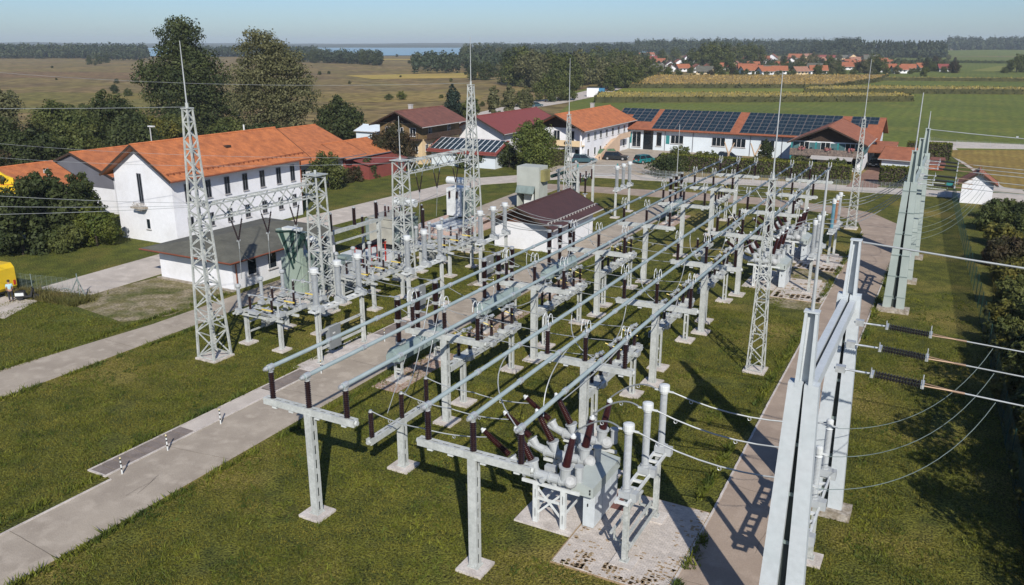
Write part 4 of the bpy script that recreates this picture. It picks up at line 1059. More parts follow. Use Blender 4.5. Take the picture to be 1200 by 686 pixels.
# tall grey cell behind the hut
t = thing('transformer_cell', 'tall blank pale grey cell with dark opening behind the brown-roofed hut', 'transformer cell', (-46.8, 91.5, 0))
MB().box(-1.55,1.55,-1.2,1.2,3.0,5.4).box(-1.55,-1.35,-1.2,1.2,0,2.998).box(1.0,1.55,-1.2,1.2,0,2.998).box(-1.35,1.0,0.9,1.2,0,2.998).build('wall', mat('cell_grey', (0.40,0.42,0.38), rough=0.8, var=0.12, vscale=0.8), t)
q = MB(); q.add([(-1.5,-1.25,3.0),(1.0,-1.25,3.0),(1.0,-1.7,2.2),(-1.5,-1.7,2.2),(-1.5,-1.25,2.9),(1.0,-1.25,2.9),(1.0,-1.7,2.1),(-1.5,-1.7,2.1)],[(0,3,2,1),(4,5,6,7),(0,1,5,4),(1,2,6,5),(2,3,7,6),(3,0,4,7)]); q.build('canopy', M['dsteel'], t)
MB().box(-0.9,0.7,-0.5,0.4,0.1,1.9).build('cabinet', M['white'], t)
MB().box(1.56,2.1,-0.8,0.8,3.6,5.0).build('side_box', mat('olive_box', (0.28,0.25,0.10), rough=0.6, var=0.3), t)
# frame with coils to the right of the cell
t = thing('insulator_gantry', 'crowded pale frame with dark pipes and loops right of the tall grey cell', 'insulator gantry', (-43.6, 95.0, 0))
for y in (-2.5, 2.3): post(t, 0, y, 4.8, 0.26, 1.6)
for y in (-2.5, 2.3): post(t, 2.6, y, 5.3, 0.26, 1.6)
MB().bar((0,-3.2,4.9),(0,3.2,5.1),0.22,0.22).bar((2.6,-4.6,5.2),(2.6,3.4,5.6),0.2,0.2).bar((-0.2,-2.4,3.6),(2.8,-2.4,3.6),0.14,0.14).bar((-0.2,2.3,3.6),(2.8,2.3,3.6),0.14,0.14).build('crossbeam', M['steel2'], t)
q = MB()
for k in range(5): q.path(bezier((0.2,-2.2+k*0.9,4.6),(1.3+0.2*k,-2.4+k*0.9,1.9),(2.4,-2.0+k*0.9,4.2),8),0.06,5)
q.tube((-1.2,-2.0,4.0),(-1.2,2.0,4.0),0.22,n=10).build('cable', M['green_net'], t)
q = MB()
for k in range(4): q.tube((1.0,-1.8+k*1.1,0.1),(1.0,-1.8+k*1.1,3.4),0.09,n=8)
q.build('standpipe', M['lgrey'], t)
for y in (-1.8,0,1.8): insulator(t, 2.6, y, 3.4, 1.3, 0.08, 0.13, m='redins')

# lone thin insulator posts left of the hut and behind
for i, (x, y) in enumerate(((-43.2,62.2),(-44.6,64.0),(-46.2,57.0),(-37.4,86.5))):
    t = thing('arrester_post', 'single dark insulator on a thin white post, %s' % ('left of the farther girder legs', 'behind the third tower, taller neighbour', 'left of the third tower', 'behind the hut roof, beside the slim mast')[i], 'arrester', (x, y, 0), group='single arrester posts')
    post(t, 0, 0, 3.4, 0.18, 1.2); insulator(t, 0, 0, 3.4, 1.8, 0.09, 0.14)
    MB().cbox((0,0,3.4),(0.5,0.3,0.1)).build('bracket', M['fitting'], t)
# ------------------------------------------------------------------ small yard things
bol = thing('marker_post', 'black and white marker post at the near end of the cover plates', 'marker post', (-33.55, 22.2, 0), group='black and white marker posts beside the yard road')
MB().tube((0,0,0),(0,0,0.92),0.038,n=10).build('post', M['white'], bol)
q = MB()
for z in (0.28, 0.55, 0.76): q.tube((0,0,z),(0,0,z+0.09),0.041,n=10)
q.build('band', M['black'], bol)
MB().tube((0,0,0.92),(0,0,0.94),0.02,n=8).tube((0,0,0.845),(0,0,0.92),0.041,n=10).build('tip', mat('cream_tip', (0.7,0.6,0.35), rough=0.5), bol)
for i, (y, l) in enumerate(((24.9,'second from the near end, on the joint of two plates'), (28.4,'beside the pale strip of the cable duct'), (36.6,'just left of the nearest tube ends\' insulators'), (43.2,'near the nearest breaker box'), (58.5,'below the left tubes at the hut'))):
    dup(bol, (-33.6, y, 0), label='black and white marker post ' + l)

# the brown-roofed hut
M['brownroof'] = wave_mat('brown_roof_tiles', (0.085,0.038,0.032), (0.065,0.030,0.026), 5.0, 'X', rough=0.6, bump=0.5)
M['orange'] = wave_mat('orange_roof_tiles', (0.52,0.175,0.060), (0.34,0.112,0.042), 1.6, 'X', rough=0.7, bump=0.5)
M['orange_y'] = wave_mat('orange_roof_tiles_cross', (0.52,0.175,0.060), (0.34,0.112,0.042), 1.6, 'Y', rough=0.7, bump=0.5)
M['terra'] = wave_mat('terracotta_tiles', (0.34,0.115,0.055), (0.25,0.085,0.042), 1.6, 'X', rough=0.75, bump=0.5)
M['terra2'] = wave_mat('terracotta_pantiles', (0.34,0.125,0.065), (0.24,0.085,0.045), 1.2, 'Y', rough=0.75, bump=1.0)
M['redroof'] = wave_mat('dull_red_roof', (0.235,0.060,0.048), (0.20,0.052,0.042), 2.5, 'X', rough=0.6, bump=0.3)
M['rustroof'] = wave_mat('rusty_roof', (0.21,0.085,0.058), (0.13,0.055,0.04), 2.0, 'X', rough=0.7, bump=0.4)
M['greyroof'] = mat('bitumen_roof', (0.115,0.112,0.088), rough=0.9, col2=(0.085,0.083,0.066), vscale=0.8, fine=0.12, fscale=4)
M['render'] = mat('white_render', (0.70, 0.705, 0.73), rough=0.85, col2=(0.60, 0.595, 0.60), vscale=0.45, fine=0.035, fscale=2.5, contrast=(0.45, 0.8))
M['render2'] = mat('bluish_render', (0.60,0.66,0.70), rough=0.85, var=0.08, vscale=0.5)
M['cream'] = mat('cream_render', (0.66,0.50,0.30), rough=0.85, var=0.1, vscale=0.4)
M['wood'] = wave_mat('dark_wood_boards', (0.055,0.030,0.018), (0.035,0.020,0.013), 3.5, 'X', rough=0.8, bump=0.5)
M['woodred'] = wave_mat('red_brown_boards', (0.16,0.060,0.030), (0.11,0.045,0.025), 6.0, 'X', rough=0.7, bump=0.5)
M['slate'] = mat('grey_cladding', (0.135,0.135,0.155), rough=0.7, var=0.12, vscale=0.6)
M['copper'] = mat('copper_pipe', (0.28,0.09,0.045), rough=0.45, metal=0.3, var=0.2)
M['sill'] = mat('window_sill', (0.42,0.40,0.38), rough=0.8, var=0.1)
M['winframe'] = mat('white_window_frame', (0.62,0.62,0.62), rough=0.5)

WM = {}
def window(parent, x, y, z, w, h, rz, style='white', mull=1, sill=True):
    """a window lying on the wall plane, rz turns it from facing -y; frame > pane, sill"""
    k = (w, h, style, mull)
    if k not in WM:
        f = MB(); t = 0.06
        f.box(-w/2-t, w/2+t, -0.04, 0.02, h/2, h/2+t).box(-w/2-t, w/2+t, -0.04, 0.02, -h/2-t, -h/2)
        f.box(-w/2-t, -w/2, -0.04, 0.02, -h/2, h/2).box(w/2, w/2+t, -0.04, 0.02, -h/2, h/2)
        for i in range(1, mull+1):
            xx = -w/2 + w*i/(mull+1); f.box(xx-0.035, xx+0.035, -0.035, 0.02, -h/2, h/2)
        WM[k] = (f.mesh('window', M['winframe' if style == 'white' else 'slate']), MB().box(-w/2, w/2, -0.018, 0.01, -h/2, h/2).mesh('pane', M['glass']),
                 MB().box(-w/2-0.12, w/2+0.12, -0.14, 0.0, -h/2-0.13, -h/2-0.062).mesh('sill', M['sill']))
    a, b, c = WM[k]
    o = link('window', a, parent, loc=(x, y, z), rotz=rz)
    link('pane', b, o)
    if sill: link('sill', c, o)
    return o
def roof_slab(p, th=0.16):
    """a roof slope from four corners (eave a, eave b, ridge b, ridge a)"""
    P = [Vector(v) for v in p]; n = (P[1]-P[0]).cross(P[3]-P[0]).normalized()
    if n.z < 0: n = -n
    mb = MB(); vs = [v for v in P] + [v - n*th for v in P]
    mb.add(vs, [(0,1,2,3),(7,6,5,4),(0,4,5,1),(1,5,6,2),(2,6,7,3),(3,7,4,0)])
    return mb
def gable_house(name, label, cat, loc, rz, lx, ly, eave, ridge, axis='y', ov=0.6, ovg=0.6, wallm='render', roofm='orange', group=None, gablem=None, guards=False, gutter='sill', chimney=None):
    """lx, ly: size; ridge runs along `axis`"""
    t = thing(name, label, cat, loc, rz, group=group)
    if axis == 'y': a, b = lx/2, ly/2
    else: a, b = ly/2, lx/2
    def T(u, v, z): return (u, v, z) if axis == 'y' else (v, -u, z)
    w = MB()
    sec = [(-a, 0), (a, 0), (a, eave), (0, ridge-0.02), (-a, eave)]
    if gablem: sec = [(-a, 0), (a, 0), (a, eave), (-a, eave)]
    w.add([T(u, -b, z) for u, z in sec] + [T(u, b, z) for u, z in sec],
          [tuple(range(len(sec)-1, -1, -1)), tuple(range(len(sec), 2*len(sec)))] + [(i, (i+1) % len(sec), len(sec)+(i+1) % len(sec), len(sec)+i) for i in range(len(sec))])
    w.build('wall', M[wallm], t)
    if gablem:
        w = MB(); sec = [(-a-0.01, eave+0.004), (a+0.01, eave+0.004), (0, ridge-0.02)]
        w.add([T(u, -b-0.03, z) for u, z in sec] + [T(u, b+0.03, z) for u, z in sec], [(2,1,0),(3,4,5),(0,1,4,3),(1,2,5,4),(2,0,3,5)])
        w.build('gable', M[gablem], t)
    sl = (ridge-eave)/a; ez = eave - sl*ov; up = 0.20
    for s in (-1, 1):
        p = [T(s*(a+ov), -b-ovg, ez+up), T(s*(a+ov), b+ovg, ez+up), T(0, b+ovg, ridge+up), T(0, -b-ovg, ridge+up)]
        ro = roof_slab(p, 0.17).build('roof', M[roofm], t)
        g = MB(); g.path([T(s*(a+ov+0.05), -b-ovg, ez+up-0.08), T(s*(a+ov+0.05), b+ovg, ez+up-0.08)], 0.075, 6); g.build('gutter', M[gutter], ro)
        if guards:
            q = MB(); yy = -b-ovg+0.4
            while yy < b+ovg-0.3:
                q.cbox(T(s*(a+ov-0.75), yy, ez+up+0.75*sl+0.10), (0.10,0.10,0.22)); yy += 0.72
            q.bar(T(s*(a+ov-0.75), -b-ovg+0.2, ez+up+0.75*sl+0.20), T(s*(a+ov-0.75), b+ovg-0.2, ez+up+0.75*sl+0.20), 0.05, 0.05)
            q.build('snow_guard', M['copper'] if roofm.startswith('orange') else M['sill'], ro)
    c = MB(); c.path([T(0, -b-ovg, ridge+up+0.01), T(0, b+ovg, ridge+up+0.01)], 0.11, 6); c.build('ridge_cap', M[roofm], t)
    for s in (-1, 1):
        for e in (-1, 1):
            vb = MB(); vb.bar(T(s*(a+ov), e*(b+ovg+0.03), ez+up-0.10), T(0, e*(b+ovg+0.03), ridge+up-0.10), 0.05, 0.24); vb.build('verge_board', M['wood'], t)
    if chimney:
        for cx, cy in chimney:
            q = MB().box(cx-0.3, cx+0.3, cy-0.3, cy+0.3, ridge-1.2, ridge+0.9).box(cx-0.36, cx+0.36, cy-0.36, cy+0.36, ridge+0.9, ridge+1.0); q.build('chimney', M['sill'], t)
    return t

hut = gable_house('utility_hut', 'white hut with dark brown roof and red-brown boarded gable amid the switchyard', 'hut', (-37.6, 76.6, 0), 0, 6.7, 9.9, 2.75, 4.35, 'y', 0.6, 1.3, 'render', 'brownroof', gablem='woodred', guards=True)
MB().box(3.36,3.40,2.2,3.6,2.05,2.2).build('vent', M['sill'], hut)

# low grey-roofed building
t = thing('control_building', 'low white building with flat grey hipped roof and red gutter beside the leftmost tower', 'building', (-56.7, 53.6, 0))
wx, wy = 4.45, 6.5
MB().box(-wx,wx,-wy,wy,0,2.75).build('wall', M['render'], t)
q = MB(); o_ = 1.05; zb, zt = 2.78, 3.75
vs = [(-wx-o_,-wy-o_,zb),(wx+o_,-wy-o_,zb),(wx+o_,wy+o_,zb),(-wx-o_,wy+o_,zb),(0,-wy+3.0,zt),(0,wy-3.0,zt),(-wx-o_,-wy-o_,zb-0.18),(wx+o_,-wy-o_,zb-0.18),(wx+o_,wy+o_,zb-0.18),(-wx-o_,wy+o_,zb-0.18)]
q.add(vs, [(0,1,4),(1,2,5,4),(2,3,5),(3,0,4,5),(9,8,7,6),(0,6,7,1),(1,7,8,2),(2,8,9,3),(3,9,6,0)])
ro = q.build('roof', M['greyroof'], t)
q = MB(); e = o_+0.05
q.path([(-wx-e,-wy-e,zb-0.06),(wx+e,-wy-e,zb-0.06)],0.07,6).path([(wx+e,-wy-e,zb-0.06),(wx+e,wy+e,zb-0.06)],0.07,6)
q.build('gutter', M['copper'], ro)
MB().path([(wx+e,-wy-0.2,zb-0.1),(wx+0.35,-wy+0.2,zb-0.35),(wx+0.09,-wy+0.35,zb-0.6),(wx+0.09,-wy+0.35,0.1)],0.06,6).build('downpipe', M['copper'], t)
for y in (-4.3,-1.9,0.5,3.0,5.0): window(t, wx+0.0, y, 1.65, 0.95, 1.35, R(90), mull=0)
slab('concrete_plinth', -61.4, -52.0, 46.75, 47.05, 0.12, M['concrete2'], '')

# big white building with the orange roof
wb = gable_house('white_building', 'two-storey white building with bright orange roof and narrow paired windows', 'building', (-73.9, 65.3, 0), 0, 8.7, 18.6, 7.3, 10.0, 'y', 1.05, 0.9, 'render', 'orange', guards=True, gutter='copper')
# its soffit boards and narrow tall windows
for i, y in enumerate((-7.4,-4.7,-2.1,0.5,3.1,5.7,8.0)):
    o = window(wb, 4.352, y, 5.25, 0.62, 1.75, R(90), 'slate', 1)
    window(wb, 4.352, y, 2.0, 0.62, 1.3, R(90), 'slate', 1)
window(wb, -0.4, -9.302, 5.6, 0.55, 3.0, 0, 'slate', 1)
window(wb, 0.2, -9.302, 1.9, 0.5, 1.0, 0, 'white', 0)
q = MB().box(-1.4,0.4,-10.05,-9.31,3.55,3.75).box(-0.9,0.1,-9.9,-9.31,3.35,3.55); q.build('planter', M['concrete2'], wb)
q = MB()
for i in range(22): 
    x = -1.35+1.7*rnd.random(); q.path([(x,-9.7,3.75),(x+rnd.uniform(-.1,.1),-9.7+rnd.uniform(-.2,.2),3.95+0.3*rnd.random())],0.03,4)
q.build('plant', M['sill'], wb)
MB().tube((4.2,9.38,0.2),(4.45,9.38,7.2),0.07,n=8).build('downpipe', M['copper'], wb)
MB().tube((-0.3,5.5,9.6),(-0.3,5.5,10.9),0.09,n=6).build('roof_vent', M['white'], wb)
MB().cbox((2.0,0.6,9.05),(0.5,0.7,0.18)).build('roof_hatch', M['wood'], wb)

# orange-roofed extension behind it
ex = gable_house('annexe', 'broad orange-roofed annexe behind the white building, reaching to the red shed', 'building', (-92.0, 90.0, 0), 0, 18.2, 25.0, 3.65, 7.3, 'y', 0.9, 0.5, 'render', 'orange', gutter='slate')
for y in (-6.5,-3.5,-0.5,2.5,5.5): window(ex, 9.102, y, 2.0, 1.1, 1.1, R(90), mull=1)
sh = gable_house('red_shed', 'dark red low shed with orange roof at the right end of the annexe', 'shed', (-86.2, 103.2, 0), 0, 7.6, 9.6, 3.4, 5.0, 'y', 0.9, 0.8, 'redroof', 'orange', gutter='slate')
t = thing('lean_to', 'dark red lean-to at the wall of the red shed, facing the lawn', 'shed', (-80.6, 104.5, 0))
MB().box(-1.6,1.6,-4.8,4.8,0,2.2).build('wall', M['redroof'], t)
roof_slab([(1.9,-5.1,2.3),(1.9,5.1,2.3),(-1.7,5.1,3.0),(-1.7,-5.1,3.0)],0.12).build('roof', M['redroof'], t)
# left: slate-gabled hall and the orange-roofed hall in front of it
hall = gable_house('hall', 'hall with grey clad gable and orange roof left of the white building', 'building', (-96.6, 74.0, 0), 0, 14.4, 20.4, 4.5, 6.9, 'y', 0.3, 0.3, 'render', 'orange', gablem='slate', gutter='slate')
MB().box(-7.2,7.2,-10.26,-10.21,3.1,4.52).build('cladding', M['slate'], hall)
MB().box(7.21,7.26,-9.5,-7.5,2,3.0).build('notice', M['sill'], hall)
hal2 = gable_house('hall', 'orange-roofed hall behind the dark conifers at the left edge', 'building', (-91.0, 53.9, 0), R(0), 11.6, 7.0, 4.8, 6.95, 'y', 0.3, 0.2, 'render', 'orange', gablem='slate', gutter='slate')
MB().tube((3.2,1.0,5.6),(3.2,1.0,6.9),0.07,n=6).cbox((3.2,0.8,6.6),(0.3,0.5,0.4)).build('roof_vent', M['white'], hal2)

# ------------------------------------------------------------------ neighbours
# chalet with rusty roof
ch = gable_house('chalet', 'cream and dark timber chalet with weathered rusty roof and chimney', 'house', (-85.7, 123.4, 0), 0, 8.8, 12.0, 6.8, 8.7, 'y', 1.2, 1.5, 'cream', 'rustroof', gablem='wood', chimney=[(-0.9,-1.5)])
MB().box(-4.43,4.43,-6.03,6.03,4.3,6.75).build('upper_storey', mat('olive_brown_boards', (0.19,0.125,0.055), rough=0.8, var=0.3, vscale=2), ch)
q = MB().box(-4.6,4.6,-7.3,-6.04,4.15,4.3)
for x in range(-11, 12): q.box(x*0.4-0.03, x*0.4+0.03, -7.3, -7.24, 4.3, 5.2)
q.box(-4.6,4.6,-7.32,-7.22,5.2,5.3).box(4.44,5.2,-5.5,5.5,4.15,4.25).box(5.15,5.25,-5.5,5.5,4.25,5.2); q.build('balcony', M['wood'], ch)
for x in (-3.0,-1.0,1.0,3.0): window(ch, x, -6.002, 2.6, 1.0, 1.2, 0)
for x in (-2.6,0,2.6): window(ch, x, -6.04, 5.4, 1.1, 1.3, 0)
for y in (-4.6,-3.0,0.5,3.5): window(ch, 4.402, y, 2.7, 0.8, 1.1, R(90), mull=1)
for y in (-3.5,2.5): window(ch, 4.44, y, 5.6, 0.9, 1.0, R(90))
wv = gable_house('outbuilding', 'small white-roofed lean-to left of the chalet', 'shed', (-95.0, 123.0, 0), 0, 6.0, 5.0, 4.6, 5.4, 'x', 0.3, 0.3, 'render2', 'redroof')
for c_ in wv.children:
    if c_.name.startswith('roof') or c_.name.startswith('ridge'): c_.data.materials[0] = M['render2']
# white gable house with dull red roof
rh = gable_house('gabled_hall', 'white gabled hall with dull red metal roof behind the solar lean-to', 'building', (-78.6, 143.0, 0), 0, 10.6, 22.5, 4.6, 7.1, 'y', 0.9, 1.3, 'render', 'redroof')
# solar lean-to in front
def solar_panel_mesh(w, h, m=None):
    mb = MB(); mb.box(-w/2, w/2, -h/2, h/2, 0, 0.04)
    fr = mb.mesh('solar_panel', mat('panel_frame', (0.12,0.14,0.15), rough=0.5)); fr.materials.append(mat('solar_cells', (0.010,0.020,0.028), rough=0.3, col2=(0.014,0.026,0.034), vscale=1.5))
    k = len(fr.vertices); e = 0.05
    bm = bmesh.new(); bm.from_mesh(fr)
    v = [bm.verts.new(c) for c in ((-w/2+e,-h/2+e,0.046),(w/2-e,-h/2+e,0.046),(w/2-e,h/2-e,0.046),(-w/2+e,h/2-e,0.046))]
    f = bm.faces.new(v); f.material_index = 1
    v = [bm.verts.new(c) for c in ((-0.015,-h/2+e,0.048),(0.015,-h/2+e,0.048),(0.015,h/2-e,0.048),(-0.015,h/2-e,0.048))]
    bm.faces.new(v)
    bm.to_mesh(fr); bm.free(); return fr
SP = solar_panel_mesh(1.55, 1.15)
def solar_grid(parent, origin, ux, uy, nx, ny, skip=lambda i, j: False, me=None, gx=1.60, gy=1.22):
    """panels laid on a slope: origin + i*ux + j*uy (unit vectors along eave and up the slope)"""
    ux = Vector(ux).normalized(); uy = Vector(uy).normalized(); n = ux.cross(uy)
    m = Matrix((ux, uy, n)).transposed().to_4x4()
    for i in range(nx):
        for j in range(ny):
            if skip(i, j): continue
            o = link('solar_panel', me or SP, parent)
            m.translation = Vector(origin) + ux*((i+0.5)*gx) + uy*((j+0.5)*gy) + n*0.08
            o.matrix_local = m.copy()
t = thing('solar_shed', 'white shed whose single slope is covered with narrow solar panels', 'shed', (-73.8, 120.6, 0), 0)
MB().box(-6.3,6.3,-2.2,1.6,0,2.5).add([(-6.3,-2.2,2.5),(6.3,-2.2,2.5),(6.3,1.6,2.5),(-6.3,1.6,2.5),(-6.3,1.6,4.0),(6.3,1.6,4.0)],[(0,4,5,1),(3,2,5,4),(0,3,4),(1,5,2)]).build('wall', M['render2'], t)
ro = roof_slab([(-6.9,-2.8,2.6),(6.9,-2.8,2.6),(6.9,1.7,4.35),(-6.9,1.7,4.35)],0.2).build('roof', M['redroof'], t)
SPn = solar_panel_mesh(0.80, 1.98)
MB().add([(-6.5,-2.45,2.83),(6.5,-2.45,2.83),(6.5,1.45,4.345),(-6.5,1.45,4.345)],[(0,1,2,3)]).build('mounting', mat('pale_mounting', (0.55,0.58,0.6), rough=0.5), t)
solar_grid(t, (-6.5,-2.45,2.75), (1,0,0), (0,4.5,1.75), 13, 2, me=SPn, gx=1.0, gy=2.05)
MB().box(-6.9,6.9,-2.86,-2.78,2.25,2.5).build('fascia', M['redroof'], t)

# orange-roofed house with outside stair
oh = gable_house('orange_roof_house', 'white house with vivid orange roof, dark timber gable and outside staircase', 'house', (-62.8, 144.0, 0), 0, 9.6, 21.0, 5.75, 8.0, 'y', 0.9, 2.3, 'render', 'orange', gablem='wood', gutter='sill', chimney=[(-1.0,6.0)])
q = MB().box(-4.8,4.8,-12.0,-10.52,2.75,2.9).box(-4.8,4.8,-12.0,-11.9,2.9,3.75); q.build('balcony', M['cream'], oh)
for x in (-3.2,-0.6,2.2): 
    window(oh, x, -10.56, 4.3, 1.1, 1.9, 0)
    q = MB()
    for k in range(26): q.cbox((x+rnd.uniform(-0.55,0.55), -12.05+rnd.uniform(-.12,.12), 3.45+rnd.uniform(-.25,.25)), (0.22,0.2,0.2))
    q.build('flower_box', mat('geraniums', (0.10,0.03,0.02), rough=0.9, col2=(0.05,0.06,0.02), vscale=8), oh)
for x in (-3.2,-1.0,1.2,3.6): window(oh, x, -10.502, 1.5, 1.2, 1.2, 0)
for y in (-9,-6,-3.4,-0.6,2.4,5.4,8.4):
    window(oh, 4.802, y, 4.2, 0.9, 1.2, R(90), mull=1); window(oh, 4.802, y, 1.5, 0.7, 1.2, R(90), mull=0)
MB().box(-5.0,1.5,-13.2,-12.02,2.3,2.42).build('awning', M['sill'], oh)
q = MB()
for k in range(14): q.box(4.85, 6.2, -6.5+k*0.62, -5.75+k*0.62, 0.0, 0.2+k*0.2)
q.extr([(6.2,-6.8,0.0),(6.2,2.5,0.0),(6.2,2.5,3.75),(6.2,-6.8,1.05)],(0.12,0,0)).box(4.85,6.3,2.5,8.0,2.7,2.85).box(6.2,6.32,2.5,8.0,2.85,3.75)
q.build('staircase', mat('sandstone_stair', (0.55,0.40,0.28), rough=0.9, var=0.1), oh)
MB().tube((4.6,-11.8,0),(4.6,-11.8,5.4),0.22,n=10).build('pillar', M['render'], oh)

# long house with the solar roof
lh_loc = (-37.2, 162.4, 0); lrz = 0.0
t = thing('long_house', 'long single-storey white house with terracotta roof covered by dark solar panels', 'house', lh_loc, lrz)
LX = 24.0
HY = 7.2; EZ = 4.35; RZ = 7.25
MB().box(-LX,LX,-HY,HY,0,EZ-0.1).build('wall', M['render2'], t)
for s in (-1,1): MB().extr([(s*LX,-HY,EZ-0.09),(s*LX,HY,EZ-0.09),(s*LX,0,RZ-0.15)],(-s*0.2,0,0)).build('gable', M['wood'], t)
sl = (RZ-EZ)/HY; EY = HY + 1.0; ez = EZ - sl*1.0 + 0.1
for s in (-1,1):
    p = [(-LX-0.8, s*EY, ez),(LX+0.8, s*EY, ez),(LX+0.8,0,RZ+0.1),(-LX-0.8,0,RZ+0.1)]
    ro = roof_slab(p,0.2).build('roof', M['terra'], t)
    MB().path([(-LX-0.8,s*(EY+0.05),ez-0.08),(LX+0.8,s*(EY+0.05),ez-0.08)],0.09,6).build('gutter', M['copper'], ro)
up = (0, EY, RZ+0.1-ez)
slope = Vector(up).length
SPl = solar_panel_mesh(1.46,1.28)
PY = (slope-0.5)/6
def lg(x0, nx, skip):
    solar_grid(t, (x0,-EY+0.3,ez+0.12), (1,0,0), up, nx, 6, skip, gx=1.52, gy=PY, me=SPl)
lg(-16.0, 10, lambda i, j: False); lg(0.9, 11, lambda i, j: False)
lg(19.2, 3, lambda i, j: j < 3 - 0*i or (i > 1 and j < 4)); lg(-24.6, 5, lambda i, j: j < 2 or (i < 2 and j < 4))
for x in (-11.0,-3.0,0.8,6.0,12.0): window(t, x, -7.202, 2.3, 2.4, 1.5, 0, mull=2)
window(t, -19.2, -7.202, 2.0, 1.7, 2.9, 0, mull=1); 
MB().box(-17.8,-15.8,-7.23,-7.19,0.1,3.8).build('doorway', M['glass'], t)
window(t, -14.6, -7.202, 2.2, 1.0, 2.6, 0, mull=0)
q = MB()
for x in (-20.6,-13.4,-7.9,2.9,8.6,14.2): q.tube((x,-7.3,0.1),(x,-7.3,3.9),0.05,n=6)
q.build('downpipe', M['slate'], t)
MB().box(-13.2,-12.5,-7.26,-7.21,1.4,3.0).box(-20.6,-20.2,-7.26,-7.21,1.2,3.2).build('shutter', M['teal'], t)

# balcony house at its right end
bh = gable_house('balcony_house', 'gabled house with flowered wooden balcony, blue-green posts and pantiled roof', 'house', (-19.2, 150.4, 0), 0, 10.8, 13.4, 4.6, 7.0, 'y', 0.8, 1.7, 'render', 'terra2', gablem='wood')
MB().box(-5.43,5.43,-6.78,6.0,2.5,4.38).build('upper_storey', mat('blue_green_boards', (0.07,0.15,0.16), rough=0.8, var=0.3, vscale=2), bh)
q = MB().box(-5.7,5.7,-8.3,-6.8,2.35,2.5).box(-5.7,5.7,-8.3,-8.2,2.5,3.5); q.build('balcony', mat('grey_carved_boards', (0.20,0.15,0.12), rough=0.9, col2=(0.10,0.08,0.07), vscale=5, fine=0.3, fscale=6), bh)
q = MB()
for x in (-5.5,-1.7,1.7,5.5): q.box(x-0.12,x+0.12,-8.2,-7.96,0.0,4.6)
q.build('post', M['teal'], bh)
for x in (-3.7,-0.4,3.4): window(bh, x, -6.80, 3.7, 1.4, 1.5, 0)
for x in (-4.3,-2.2,1.0,3.9): window(bh, x, -6.76, 1.3, 1.5, 1.5, 0)
for x in (-3.8,0.2,3.9):
    q = MB()
    for k in range(18): q.cbox((x+rnd.uniform(-0.5,0.5), -8.35+rnd.uniform(-.15,.15), 3.6+rnd.uniform(-.2,.25)), (0.2,0.2,0.2))
    q.build('flower_box', mat('pink_flowers', (0.45,0.12,0.16), rough=0.9, col2=(0.08,0.10,0.03), vscale=5), bh)
MB().add([(-2.2,-8.4,2.5),(4.2,-8.4,2.5),(4.2,-10.2,2.1),(-2.2,-10.2,2.1)],[(0,3,2,1)]).add([(-2.2,-8.4,2.46),(4.2,-8.4,2.46),(4.2,-10.2,2.06),(-2.2,-10.2,2.06)],[(0,1,2,3)]).build('awning', M['sill'], bh)
q = MB()
for k, x in enumerate((-5.4,-4.4,-3.2)): q.cbox((x,-9.6,0.45),(0.6,0.6,0.08)).cbox((x,-9.3,0.8),(0.6,0.06,0.6)).box(x-0.25,x-0.2,-9.8,-9.75,0,0.45).box(x+0.2,x+0.25,-9.8,-9.75,0,0.45)
q.build('garden_seat', M['white'], bh)
# carport and garage
t = thing('carport', 'open carport with terracotta tiles and a parked dark car, right of the balcony house', 'carport', (-12.4, 154.0, 0), 0)
roof_slab([(-2.6,-3.2,2.6),(2.8,-3.2,2.6),(2.8,3.0,3.8),(-2.6,3.0,3.8)],0.2).build('roof', M['terra2'], t)
MB().box(-2.5,-2.3,-3.0,-2.8,0,2.55).build('post', M['wood'], t); MB().box(2.5,2.7,-3.0,-2.8,0,2.55).build('post', M['wood'], t); MB().box(-2.5,2.7,2.6,2.8,0,3.55).build('wall', M['wood'], t)
MB().add([(2.7,-3.1,2.5),(2.7,2.8,2.5),(2.7,2.8,3.6),(2.75,-3.1,2.5),(2.75,2.8,2.5),(2.75,2.8,3.6)],[(0,1,2),(3,5,4),(0,2,5,3)]).build('gable', M['render'], t)
gable_house('garage', 'small garage with orange-brown pantiles beside the tall portal columns', 'garage', (-7.9, 147.5, 0), R(-10), 5.2, 6.0, 2.3, 3.7, 'x', 0.5, 0.5, 'render2', 'terra2')
# white hut with tiled roof at the fence corner
sub = gable_house('transformer_hut', 'small white hut with red tiled roof at the fence corner beside the stubble field', 'hut', (2.55, 123.3, 0), R(0), 3.6, 3.4, 2.7, 4.0, 'y', 0.5, 0.5, 'render', 'terra2', gablem='render')

